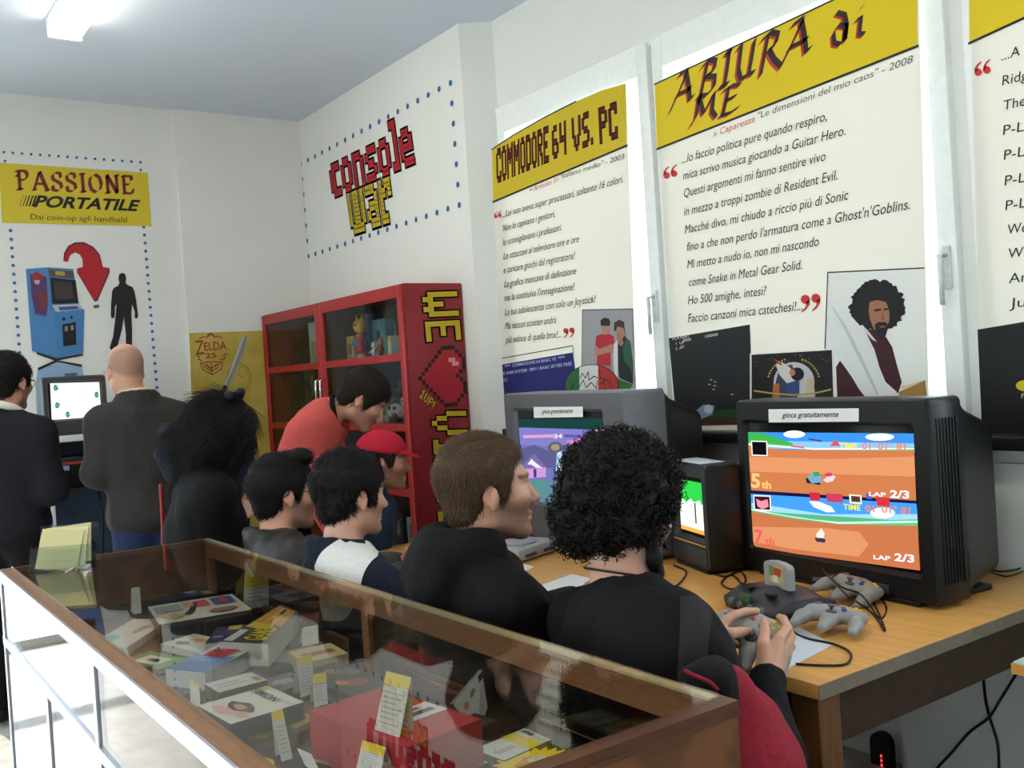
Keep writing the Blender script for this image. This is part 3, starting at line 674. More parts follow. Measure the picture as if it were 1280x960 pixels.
shapes(am, S_BACK, E_, [('side_panel', (82, 140, 196), [(103, 500), (190, 493), (203, 655), (215, 668), (228, 858), (128, 828)]), ('marquee', (96, 84, 92), [(193, 501), (292, 508), (299, 540), (199, 530)]), ('marquee_title', (200, 170, 50), [(220, 508), (258, 511), (260, 527), (222, 524)]),
    ('screen_area', (26, 28, 34), [(200, 534), (302, 545), (314, 636), (209, 640)]), ('screen_image', (70, 58, 62), [(214, 548), (286, 552), (296, 620), (220, 622)]), ('control_panel', (190, 196, 204), [(207, 645), (315, 640), (332, 660), (222, 672)]), ('stick_area', (70, 90, 140), [(232, 653), (305, 648), (318, 660), (240, 666)]),
    ('coin_door', (28, 28, 32), [(249, 722), (302, 712), (305, 802), (253, 810)]), ('coin_slot', (150, 150, 150), [(258, 730), (270, 728), (271, 748), (259, 750)]), ('coin_slot', (150, 150, 150), [(282, 726), (294, 724), (295, 744), (283, 746)]),
    ('side_art', (96, 60, 110), [(120, 520), (185, 530), (192, 640), (185, 690), (140, 680), (125, 600)]), ('side_art_red', (170, 50, 50), [(125, 530), (145, 508), (172, 528), (165, 545), (135, 548)]), ('side_art_pale', (200, 190, 186), [(135, 545), (160, 545), (155, 562), (140, 560)]), ('side_art_brown', (120, 60, 50), [(150, 600), (185, 590), (188, 650), (160, 660)]), ('control_dots', (30, 40, 60), disc((255, 700), 7, 10)), ('control_dots', (30, 40, 60), disc((285, 694), 6, 10)),
    ('machine_foot', (30, 30, 34), [(146, 832), (228, 858), (330, 838), (330, 846), (232, 866), (326, 882), (326, 892), (228, 872), (152, 906), (150, 896), (216, 866), (146, 840)])])
shapes(t, S_BACK, E_, [('machine_reflection', (150, 182, 212), [(150, 906), (228, 876), (328, 893), (340, 960), (345, 1160), (150, 1180), (142, 960)]), ('reflected_coin_door', (90, 100, 120), [(258, 918), (308, 914), (310, 960), (262, 964)]), ('tiny_handheld', (120, 140, 140), [(372, 645), (396, 642), (398, 655), (374, 658)]),
    ('tiny_handheld_screen', (60, 80, 80), [(378, 647), (390, 646), (391, 652), (379, 653)])], .001)
sil = [(478, 556), (474, 540), (476, 522), (488, 515), (500, 520), (505, 538), (502, 556), (510, 564), (530, 572), (538, 590), (545, 630), (553, 690), (546, 699), (538, 695), (539, 672), (528, 640), (525, 680), (528, 740), (528, 790), (527, 830), (504, 830), (503, 760), (495, 692), (488, 740), (470, 808), (448, 830), (438, 815), (452, 770), (462, 690), (466, 640), (460, 650), (458, 695), (446, 697), (443, 685), (444, 640), (448, 590), (455, 575), (470, 568)]
layer(t, 'man_silhouette', S_BACK, [E_(*p) for p in sil], ink((22, 22, 24)), .001)
# ---- console war sticker
F_ = Z(340, 60, 3.43)
t = thing('wall_sticker', 'wide wall sticker with pixel lettering console war framed by blue dots', 'wall sticker', (XC-.002, 5.42, 2.69))
b = B()
c = [S_CON.loc(F_(*p)) for p in [(125, 497), (765, 150), (803, 673), (157, 893)]]
def dots(p, q, n, skip=()):
    for k in range(n+1):
        if k in skip: continue
        w = p+(q-p)*k/n; S_CON.poly(b, disc((w[0], w[1]), .0162, 14), .0006, px=False)
dots(c[0], c[1], 17); dots(c[1], c[2], 6, (0,)); dots(c[3], c[2], 17, (17,)); dots(c[0], c[3], 6, (0, 6))
mk('dotted_border', b, ink((40, 98, 160)), t, fix=False)
bk, fr_, fy = B(), B(), B()
for body, bl, br, tl, o in [('console', F_(262, 642), F_(612, 492), F_(238, 455), fr_), ('war', F_(345, 800), F_(528, 738), F_(312, 560), fy)]:
    cells, W, H = pix_cells(body, gap=1); f = S_CON.aff(bl, br, tl, W, H); cells_geo(bk, cells, f, .001, 0, .75); cells_geo(o, cells, f, .0018, 0, .12)
mk('lettering_outline', bk, ink((30, 24, 26)), t, fix=False); mk('red_word', fr_, ink((196, 34, 46)), t, fix=False); mk('yellow_word', fy, ink((214, 186, 40)), t, fix=False)
# ---- gold poster by the cabinet
H_ = Z(220, 340, 2.8225)
t = thing('gold_poster', 'gold anniversary poster with a sword, behind the black-haired girl and beside the red cabinet', 'poster', (2.24, YB-.036, 1.4))
sheet(t, S_PIL, [H_(47, 215), H_(306, 207), H_(340, 700), H_(330, 1150), H_(80, 1170)], mat('gold_print', (176, 150, 52), rough=.45, var=.08, scale=5, col2=(206, 186, 96)))
I_CR = ink((150, 44, 34))
b = B(); text(b, S_PIL, 'ELDA', H_(100, 277), H_(179, 273), H_(97, 248), .001, bold=.01); text(b, S_PIL, 'Z', H_(70, 292), H_(101, 289), H_(66, 242), .001, bold=0); text(b, S_PIL, '25', H_(105, 304), H_(142, 302), H_(104, 287), .001, bold=.02)
mk('lettering', b, I_CR, t, fix=False)
b = B()
for ln in [[(82, 236), (95, 228), (108, 232), (122, 218), (136, 230), (150, 226), (164, 234)], [(110, 225), (122, 216), (134, 224)], [(70, 292), (82, 298), (78, 308), (92, 312)], [(178, 288), (168, 296), (172, 306), (158, 310)], [(86, 320), (125, 316), (164, 318), (160, 342), (128, 362), (94, 344), (86, 320)], [(96, 326), (122, 340), (154, 324)], [(100, 336), (124, 350), (150, 336)], [(125, 322), (125, 356)], [(108, 326), (118, 336)], [(142, 325), (132, 336)]]: outline(b, S_PIL, [H_(*p) for p in ln], .006, .001)
mk('crest', b, I_CR, t, fix=False)
shapes(t, S_PIL, H_, [('pale_band', (206, 190, 116), [(70, 640), (130, 520), (260, 590), (300, 700), (200, 760)]), ('sword_blade', (150, 156, 166), [(240, 220), (249, 226), (243, 268), (196, 380), (180, 402), (170, 398), (190, 350), (226, 250)]), ('blade_edge', (206, 210, 214), [(240, 220), (243, 226), (205, 330), (176, 396), (170, 398), (190, 350), (226, 250)]),
    ('sword_grip', (60, 66, 96), [(168, 398), (184, 404), (160, 452), (148, 446)]), ('dark_blue_clothes', (36, 40, 66), [(205, 640), (240, 610), (275, 640), (290, 760), (280, 860), (215, 840)]), ('pale_patch', (196, 150, 120), disc((218, 652), 14, 12))])
b = B(); outline(b, S_PIL, [H_(222+40*math.cos(2*PI*k/24), 372+50*math.sin(2*PI*k/24)) for k in range(25)], .005, .001); outline(b, S_PIL, [H_(235+16*math.cos(2*PI*k/16), 352+18*math.sin(2*PI*k/16)) for k in range(17)], .004, .001)
mk('shield_outline', b, ink((150, 124, 44)), t, fix=False)
# ================================================================== FURNITURE
# ---- red glass-door cabinet
CX0, CX1, CY0, CY1, CH = 2.51, XC-.004, 4.447, 6.40, 1.955
R_SIDE = mat('dark_red_lacquer', (142, 34, 42), rough=.4, var=.03, scale=4); R_EDGE = mat('bright_red_lacquer', (158, 26, 28), rough=.35, var=.03, scale=4)
R_IN = mat('cabinet_inside', (92, 70, 68), rough=.6, var=.05)
M_cglass = glass('cabinet_glass', (232, 238, 236), 1.2)
cab = thing('display_cabinet', 'tall red cabinet with glass doors and WE heart VIDEO lettered down its end', 'cabinet', ((CX0+CX1)/2, (CY0+CY1)/2, 0))
mk('side_panel', B().mm((CX0, CY0, 0), (CX1, CY0+.03, CH), bev=.003), R_SIDE, cab); mk('side_panel', B().mm((CX0, CY1-.03, 0), (CX1, CY1, CH), bev=.003), R_SIDE, cab)
mk('top_panel', B().mm((CX0+.001, CY0+.03, CH-.03), (CX1, CY1-.03, CH), bev=.003), R_EDGE, cab); mk('back_panel', B().mm((CX1-.015, CY0+.03, .06), (CX1, CY1-.03, CH-.03)), R_IN, cab)
mk('plinth', B().mm((CX0+.02, CY0+.03, 0), (CX1-.015, CY1-.03, .08)), R_EDGE, cab)
CM = (CY0+CY1)/2+.06
mk('middle_panel', B().mm((CX0+.03, CM-.015, .08), (CX1-.015, CM+.015, CH-.03)), R_IN, cab)
for z in (.52, .86, 1.205, 1.575):
    mk('shelf', B().mm((CX0+.035, CY0+.03, z-.012), (CX1-.015, CM-.015, z+.012)), R_EDGE, cab); mk('shelf', B().mm((CX0+.035, CM+.015, z-.012), (CX1-.015, CY1-.03, z+.012)), R_EDGE, cab)
for a, c, hs in ((CY0+.002, CM-.002, 1), (CM+.002, CY1-.002, -1)):
    w, x0, x1 = .055, CX0-.018, CX0-.001
    b = B(); b.mm((x0, a, .09), (x1, a+w, CH-.005), bev=.003); b.mm((x0, c-w, .09), (x1, c, CH-.005), bev=.003)
    for z0, z1 in ((.09, .16), (CH-.07, CH-.005)): b.mm((x0+.001, a+w-.003, z0), (x1-.001, c-w+.003, z1))
    for z in (.86, 1.205, 1.575): b.mm((x0+.003, a+w-.003, z-.02), (x1-.001, c-w+.003, z+.02))
    d = mk('door', b, R_EDGE, cab)
    mk('glass_pane', B().mm((x0+.008, a+w-.004, .15), (x0+.012, c-w+.004, CH-.06)), M_cglass, d)
    hy = c-.03 if hs > 0 else a+.03
    mk('handle', B().tube([(x0, hy, 1.49), (x0-.03, hy, 1.48), (x0-.03, hy, 1.36), (x0, hy, 1.35)], .008, 10), mat('chrome', (230, 230, 232), rough=.12, metal=1, var=0), d)
S_CAB = Surf((0, CY0, 0), (1, 0, 0), (0, 0, 1))
for body, bl, br, tl in [('WE', H_(868, 72), H_(884, 246), H_(990, 68)), ('VIDEO', H_(900, 492), H_(927, 896), H_(1022, 490))]:
    cells, W, H = pix_cells(body, gap=1); f = S_CAB.aff(bl, br, tl, W, H); mk('lettering_outline', cells_geo(B(), cells, f, .001, 0, .7), ink((28, 20, 20)), cab, fix=False); mk('yellow_word', cells_geo(B(), cells, f, .0016, 0, .05), ink((214, 188, 36)), cab, fix=False)
HEART = ["..###...###..", ".#####.#####.", "#############", "#############", "#############", "#############", ".###########.", "..#########..", "...#######...", "....#####....", ".....###.....", "......#......"]
cells = {(i, 11-j) for j, r_ in enumerate(HEART) for i, c in enumerate(r_) if c == '#'}
f = S_CAB.aff(H_(862, 280), H_(872, 470), H_(1006, 272), 13, 12)
edge = {(x+dx, y+dy) for x, y in cells for dx, dy in ((1, 0), (-1, 0), (0, 1), (0, -1))}-cells
mk('heart_outline', cells_geo(B(), edge, f, .001, 0), ink((28, 20, 20)), cab, fix=False); mk('red_heart', cells_geo(B(), cells, f, .001, 0), ink((176, 34, 48)), cab, fix=False)
mk('heart_highlight', cells_geo(B(), {(2, 9), (3, 9), (2, 8), (3, 10)}, f, .0016, 0), ink((226, 150, 150)), cab, fix=False)
cells, W, H = pix_cells('1UP!', gap=1); f = S_CAB.aff(H_(858, 440), H_(903, 484), H_(872, 414), W, H)
bk = cells_geo(B(), cells, f, .001, 0, .75); mk('small_lettering_outline', bk, ink((28, 20, 20)), cab, fix=False); mk('small_lettering', cells_geo(B(), cells, f, .0016, 0, 0), ink((214, 188, 36)), cab, fix=False)
# contents of the cabinet: boxes and small figures behind the glass
J_ = Z(320, 360, 5.82)
def cab_rect(x, p, q):
    a = on(*J_(*p), 0, x); c = on(*J_(*q), 0, x); return min(a[1], c[1]), max(a[1], c[1]), min(a[2], c[2]), max(a[2], c[2])
def shelf_z(z): return max([s for s in (.08, .532, .872, 1.217, 1.587) if s <= z+.12] or [.08])
def carton(name, label, cat, x, p, q, depth, face, accents=(), group='boxes inside the red cabinet'):
    y0, y1, z0, z1 = cab_rect(x, p, q); z0 = shelf_z(z0)
    if z1-z0 < .03: z1 = z0+.05
    t = thing(name, label, cat, (x+depth/2, (y0+y1)/2, z0), group=group)
    mk('carton', B().mm((x, y0, z0), (x+depth, y1, z1), bev=.002), ink(face), t)
    s_ = Surf((x, 0, 0), (0, -1, 0), (0, 0, 1))
    for nm, col, u0, v0, u1, v1 in accents:
        mk(nm, s_.poly(B(), [(-y1+(y1-y0)*u, z0+(z1-z0)*v) for u, v in ((u0, v0), (u1, v0), (u1, v1), (u0, v1))], .001, px=False), ink(col), t, fix=False)
    return t
def figurine(label, x, p, q, cols, horns=False, group='toy figures inside the red cabinet'):
    y0, y1, z0, z1 = cab_rect(x, p, q); z0 = shelf_z(z0); h = max(.06, z1-z0); y = (y0+y1)/2; r = h*.2
    t = thing('toy_figure', label, 'toy figure', (x, y, z0), group=group)
    b = B(); b.lathe([(.001, h*.18), (r*.75, h*.2), (r*.85, h*.34), (r*.6, h*.5), (r*.4, h*.58), (.001, h*.6)], (x, y, z0), 14)
    for s in (-1, 1): b.tube([(x, y+s*r*.6, z0+h*.5), (x-.01, y+s*r*1.15, z0+h*.42), (x-.02, y+s*r*1.2, z0+h*.32)], r*.22, 8)
    mk('body', b, ink(cols[0]), t)
    b = B()
    for s in (-1, 1): b.tube([(x, y+s*r*.4, z0+h*.24), (x, y+s*r*.45, z0+h*.04)], r*.3, 8); b.ball((x-r*.2, y+s*r*.45, z0+h*.045), (r*.5, r*.33, h*.045), 10, 6)
    mk('legs', b, ink(cols[1]), t)
    b = B(); b.ball((x, y, z0+h*.74), (r*.75, r*.8, h*.17), 14, 10)
    if horns:
        for s in (-1, 1): b.tube([(x, y+s*r*.5, z0+h*.84), (x, y+s*r*.8, z0+h*1.0)], [r*.25, .002], 8)
    mk('head', b, ink(cols[2]), t)
    b = B()
    for s in (-1, 1): b.ball((x-r*.68, y+s*r*.28, z0+h*.77), r*.13, 8, 6)
    mk('eyes', b, ink((20, 20, 22)), t)
XA = CX0+.09
carton('game_box', 'green speckled box at the back left of the upper right cabinet bay', 'box', XA+.12, (628, 140), (690, 470), .06, (70, 96, 40), [('print', (110, 130, 60), .1, .3, .9, .7), ('dark_print', (44, 60, 30), .3, .75, .8, .95)])
carton('game_box', 'small yellow and brown box at the left of the upper right cabinet bay', 'box', XA, (655, 355), (712, 492), .05, (190, 160, 70), [('print', (130, 84, 44), .2, .15, .8, .7)])
carton('game_box', 'tall narrow blue box behind the upper figures in the cabinet', 'box', XA+.08, (790, 190), (828, 480), .05, (44, 100, 150))
carton('game_box', 'large pale blue box with printed scene in the upper right cabinet bay', 'box', XA+.06, (842, 235), (952, 470), .08, (110, 146, 160), [('print', (150, 100, 80), .3, .2, .8, .55), ('dark_print', (40, 40, 46), .35, .5, .6, .7), ('pale_print', (200, 205, 200), .05, .05, .35, .4)])
carton('game_case', 'thin white and yellow case standing right of the pale blue box', 'box', XA, (952, 350), (985, 482), .1, (214, 212, 196), [('yellow_top', (206, 186, 60), .1, .7, .9, .98)])
carton('game_box', 'dark grey box near the right end of the upper cabinet bay', 'box', XA+.05, (992, 255), (1035, 465), .08, (58, 62, 66), [('print', (110, 112, 110), .2, .4, .8, .7)])
carton('game_box', 'black box at the right end of the upper cabinet bay', 'box', XA+.04, (1042, 120), (1074, 462), .1, (32, 36, 50), [('print', (90, 120, 140), .15, .55, .85, .8)])
figurine('tall blue and white toy figure with orange crest in the upper cabinet bay', XA+.02, (715, 200), (795, 330), [(70, 120, 170), (230, 226, 220), (225, 170, 60)], True)
figurine('red toy figure standing before the tall blue box in the cabinet', XA-.02, (728, 310), (790, 490), [(190, 40, 56), (220, 190, 180), (214, 90, 100)])
figurine('small pale toy figure at the front left of the upper cabinet bay', XA-.03, (690, 440), (730, 500), [(220, 200, 180), (160, 60, 50), (226, 190, 170)])
figurine('white toy figure in front of the pale blue box in the cabinet', XA-.02, (835, 390), (880, 490), [(225, 222, 210), (190, 186, 170), (226, 220, 200)], True)
figurine('brown toy figure leaning on the pale blue box in the cabinet', XA-.02, (880, 350), (930, 480), [(140, 84, 56), (60, 50, 60), (186, 130, 96)])
carton('printed_card', 'white printed card standing in the upper left cabinet bay', 'card', XA+.02, (378, 255), (465, 548), .012, (206, 206, 200), [('picture', (190, 150, 120), .2, .2, .7, .55), ('lower_print', (150, 152, 150), .3, .04, .9, .2)])
carton('printed_backdrop', 'pale grey printed board at the back of the upper left cabinet bay', 'card', XA+.2, (150, 225), (370, 540), .01, (128, 132, 124), [('print', (92, 96, 90), .1, .75, .9, .9)])
t = thing('toy_gun', 'black toy light gun propped up in the upper left cabinet bay', 'toy gun', (XA+.1, 5.95, 1.587), group=None)
sg = Surf((XA+.1, 0, 0), (0, -1, 0), (0, 0, 1)); pl = [tuple(sg.loc(J_(*p))) for p in [(165, 440), (215, 390), (250, 420), (265, 380), (340, 290), (372, 270), (375, 420), (425, 500), (420, 545), (205, 550), (200, 490)]]
mk('gun_body', B().prism(pl, lambda x, y, o: sg.w(x, y, -o), .05), mat('dark_toy_plastic', (34, 36, 34), rough=.4), t)
mk('muzzle', B().cyl(sg.w(pl[5][0], pl[5][1]-.03, -.025), sg.w(pl[5][0]+.03, pl[5][1]+.005, -.025), .014, 12), mat('dark_toy_plastic'), t)
carton('game_box', 'black box on the second shelf of the left cabinet bay', 'box', XA+.05, (200, 640), (330, 860), .1, (34, 36, 34), [('sticker', (150, 150, 142), .02, .72, .2, .96)])
carton('game_box', 'dark green box on the second shelf of the left cabinet bay', 'box', XA+.05, (345, 600), (440, 860), .1, (52, 62, 54), [('print', (104, 108, 100), .6, .5, .9, .9)])
carton('printed_backdrop', 'blue board at the back of the second shelf of the right cabinet bay', 'card', XA+.2, (890, 545), (1095, 830), .01, (56, 78, 110))
carton('game_case', 'white and olive case standing on the second shelf of the right cabinet bay', 'box', XA, (862, 815), (905, 915), .06, (206, 202, 190), [('print', (120, 112, 84), .45, .1, .95, .9)])
carton('game_case', 'olive case with pale spine beside the round grey gamepad in the cabinet', 'box', XA+.02, (908, 800), (962, 915), .06, (150, 142, 112), [('print', (90, 84, 70), .2, .3, .8, .8)])
t = thing('gamepad', 'pale grey gamepad propped on the second shelf of the right cabinet bay', 'gamepad', (XA, 4.62, 1.217)); p = on(*J_(1018, 878), 0, XA)
b = B(); b.ball(p, (.025, .055, .03), 16, 10); b.ball(p+V(0, .05, -.015), (.022, .022, .034), 12, 8); b.ball(p+V(0, -.05, -.015), (.022, .022, .034), 12, 8); mk('shell', b, ink((178, 176, 172)), t)
b = B()
for s in (-1, 1): b.cyl(p+V(-.022, s*.03, .005), p+V(-.032, s*.03, .006), .01, 10)
mk('thumbsticks', b, ink((60, 60, 62)), t)
figurine('pinkish toy figure at the right end of the second cabinet shelf', XA, (1062, 770), (1105, 915), [(180, 130, 136), (120, 90, 100), (206, 176, 160)])
figurine('dark toy figure towards the right of the second cabinet shelf', XA+.08, (1030, 640), (1090, 810), [(52, 54, 62), (40, 40, 46), (90, 86, 84)])
for nm, lb, y0, y1, z, h, col, cc in [('game_box', 'navy box low in the right cabinet bay', 4.55, 4.75, .872, .2, (40, 44, 70), (160, 60, 60)), ('game_box', 'red box low in the right cabinet bay beside the navy box', 4.79, 4.95, .872, .15, (150, 50, 46), (220, 200, 190)), ('game_box', 'grey box low in the right cabinet bay', 4.98, 5.2, .872, .22, (90, 96, 100), (170, 170, 160)),
        ('game_box', 'pale box on the lowest visible shelf of the right cabinet bay', 4.53, 4.8, .532, .16, (150, 156, 160), (60, 80, 120)), ('game_box', 'dark box on the lowest visible shelf of the right cabinet bay', 4.85, 5.15, .532, .18, (44, 44, 50), (150, 120, 60))]:
    t = thing(nm, lb, 'box', (XA+.1, (y0+y1)/2, z), group='boxes inside the red cabinet'); mk('carton', B().mm((XA+.03, y0, z), (XA+.15, y1, z+h), bev=.002), ink(col), t)
    mk('print', B().mm((XA+.0285, y0+.03, z+h*.3), (XA+.0302, y1-.03, z+h*.75)), ink(cc), t)

# ---- long table below the windows
W_TOP = mat('beech_laminate', (204, 146, 72), rough=.38, var=.06, scale=9, col2=(216, 162, 88), stretch=(5, .6, 1))
W_DARK = mat('dark_stained_wood', (58, 38, 26), rough=.5, var=.1, scale=20, stretch=(1, 6, 1)); W_LEG = mat('brown_wood', (104, 66, 34), rough=.45, var=.1, scale=14, stretch=(6, 6, .6))
W_EDGE = mat('beech_edge', (170, 136, 84), rough=.4, var=.05, scale=20)
TX0, TX1, TY0, TY1, TZ = 1.692, 2.93, 1.335, 3.72, .75
tb = thing('long_table', 'long beech topped table with dark apron under the windows, carrying the televisions', 'table', ((TX0+TX1)/2, (TY0+TY1)/2, 0))
mk('tabletop', B().mm((TX0, TY0, TZ-.034), (TX1, TY1, TZ), bev=.002), W_TOP, tb)
mk('edge_strip', B().mm((TX0-.001, TY0-.002, TZ-.033), (TX1, TY0+.0005, TZ-.0015)), mat('grey_edge_band', (120, 108, 92), rough=.4, var=.05), tb)
for q in (((TX0+.03, TY0+.025, TZ-.155), (TX1-.03, TY0+.05, TZ-.034)), ((TX0+.03, TY1-.05, TZ-.155), (TX1-.03, TY1-.025, TZ-.034)), ((TX0+.025, TY0+.03, TZ-.155), (TX0+.05, TY1-.03, TZ-.034)), ((TX1-.05, TY0+.03, TZ-.155), (TX1-.025, TY1-.03, TZ-.034))): mk('apron', B().mm(*q), W_DARK, tb)
for x in (TX0+.012, TX1-.085):
    for y in (TY0+.012, TY1-.085): mk('leg', B().mm((x, y, 0), (x+.073, y+.073, TZ-.034), bev=.004), W_LEG, tb)
# ---- the next table at the right edge
t = thing('side_table', 'pale green topped table corner cut by the right edge of the photo', 'table', (2.5, .45, 0))
mk('tabletop', B().mm((2.10, -.3, .722), (2.93, 1.135, .75), bev=.003), mat('pale_green_laminate', (176, 196, 188), rough=.35, var=.02), t)
mk('edge_strip', B().mm((2.097, -.3, .723), (2.1005, 1.137, .746)), W_TOP, t)
for x in (2.14, 2.84):
    for y in (-.26, 1.0): mk('leg', B().mm((x, y, 0), (x+.05, y+.05, .722), bev=.003), W_LEG, t)

# ---- glass topped display case
W_CASE = mat('walnut_veneer', (92, 56, 30), rough=.35, var=.1, scale=12, kind='wave', col2=(116, 72, 40), stretch=(1, 1, 3))
W_RAIL = mat('worn_rail_wood', (124, 82, 48), rough=.4, var=.1, scale=20, col2=(146, 100, 62), stretch=(5, 1, 5))
M_alu = mat('anodised_aluminium', (196, 200, 214), rough=.25, var=.02, metal=.6); M_brass = mat('pale_brass_strip', (208, 192, 146), rough=.35, var=.04, metal=.3)
M_case = glass('display_case_glass', (249, 249, 247), 1.32)
KX0, KX1, KY0, KY1, KZ, KS = .43, 1.076, .997, 3.39, .95, .742
case = thing('display_case', 'long glass topped wooden display case in the foreground', 'display case', ((KX0+KX1)/2, (KY0+KY1)/2, 0))
mk('near_end_panel', B().mm((KX0, KY0, .04), (KX1, KY0+.024, KZ-.012)), W_CASE, case); mk('far_end_panel', B().mm((KX0, KY1-.024, .04), (KX1, KY1, KZ-.012)), W_CASE, case)
b = B(); b.mm((KX0, KY0-.003, KZ-.014), (KX1, KY0+.028, KZ)); b.mm((KX0+.006, KY0-.006, KZ-.022), (KX1, KY0, KZ-.014)); mk('top_rail', b, mat('dark_edge_wood', (84, 48, 26), rough=.35, var=.08, scale=20), case)
mk('top_rail', B().mm((KX0, KY1-.028, KZ-.014), (KX1, KY1, KZ)), W_RAIL, case)
mk('top_rail', B().mm((KX1-.022, KY0+.0285, KZ-.055), (KX1, KY1-.0285, KZ-.0005)), W_RAIL, case); mk('top_rail', B().mm((KX0, KY0+.0285, KZ-.03), (KX0+.038, KY1-.0285, KZ-.0005)), W_RAIL, case)
mk('brass_strip', B().mm((KX1-.026, KY0+.03, KZ-.003), (KX1-.01, KY1-.03, KZ+.0015)), M_brass, case)
mk('top_glass', B().mm((KX0+.03, KY0+.02, KZ+.002), (KX1-.012, KY1-.02, KZ+.007)), M_case, case)
mk('display_shelf', B().mm((KX0+.012, KY0+.024, KS-.02), (KX1-.002, KY1-.024, KS)), mat('shelf_wood', (104, 72, 46), rough=.5, var=.08, scale=14, stretch=(6, 1, 1)), case)
mk('base_board', B().mm((KX0+.012, KY0+.024, .05), (KX1-.002, KY1-.024, .08)), W_CASE, case)
for x in (KX0+.02, KX1-.08):
    for y in (KY0+.02, KY1-.08): mk('foot', B().mm((x, y, 0), (x+.06, y+.06, .05)), W_CASE, case)
# window-side long wall: glass between posts
for y in (KY0+.024, 2.15, KY1-.06): mk('side_post', B().mm((KX1-.022, y, .08), (KX1, y+.035, KZ-.055)), W_RAIL, case)
mk('side_glass', B().mm((KX1-.012, KY0+.03, KS), (KX1-.007, KY1-.03, KZ-.055)), M_case, case); mk('lower_panel', B().mm((KX1-.014, KY0+.06, .08), (KX1-.003, KY1-.06, KS)), W_CASE, case)
# visitor-side long wall: aluminium rails and glass
for z0, z1 in ((KZ-.034, KZ-.001), (KS-.022, KS+.004), (.05, .09)): mk('front_rail', B().mm((KX0-.005, KY0+.0005, z0), (KX0+.012, KY1-.0005, z1)), M_alu, case)
for y, z0, z1 in ((KY0+.002, .09, KZ-.034), (2.13, KS, KZ-.034), (KY1-.03, .09, KZ-.034), (2.12, .09, KS-.02), (2.69, .09, KS-.02), (1.55, .09, KS-.02)): mk('front_post', B().mm((KX0-.004, y, z0), (KX0+.011, y+.026, z1)), M_alu, case)
for a, c in ((KY0+.03, 2.13), (2.156, KY1-.03)): mk('front_glass', B().mm((KX0, a, KS+.004), (KX0+.005, c, KZ-.034)), M_case, case)
for a, c in ((KY0+.03, 1.55), (1.576, 2.12), (2.146, 2.69), (2.716, KY1-.03)): mk('front_glass', B().mm((KX0, a, .09), (KX0+.005, c, KS-.022)), M_case, case)

# ---- arcade stand against the back wall
S_ST = Surf((0, 5.72, 0), (1, 0, 0), (0, 0, 1)); L3 = Z(0, 400, 3)
def st(x, y): q = S_ST.loc(L3(x, y)); return q[0], q[1]
sx0 = st(166, 440)[0]; sx1 = sx0+.62; z_t = st(200, 437)[1]; z_m = st(200, 640)[1]; z_l = .44
WP = mat('white_board', (214, 216, 216), rough=.5, var=.01); BL = mat('pale_blue_board', (134, 160, 190), rough=.6, var=.03)
stn = thing('game_stand', 'white shelf stand with pale blue lower panel against the back wall', 'shelf stand', ((sx0+sx1)/2, 6.0, 0))
for x in (sx0, sx1-.03): mk('side_panel', B().mm((x, 5.72, 0), (x+.03, 6.3, z_t-.035)), WP, stn)
mk('top_shelf', B().mm((sx0-.01, 5.70, z_t-.035), (sx1+.01, 6.31, z_t), bev=.003), WP, stn); mk('middle_shelf', B().mm((sx0+.03, 5.72, z_m-.025), (sx1-.03, 6.28, z_m)), mat('black_shelf', (30, 32, 38)), stn)
mk('lower_shelf', B().mm((sx0-.02, 5.5, z_l), (sx1+.1, 6.3, z_l+.03)), BL, stn); mk('back_panel', B().mm((sx0+.03, 6.28, .02), (sx1-.03, 6.3, z_t-.035)), BL, stn); mk('front_panel', B().mm((sx0, 5.52, 0), (sx1+.08, 5.54, z_l)), BL, stn)
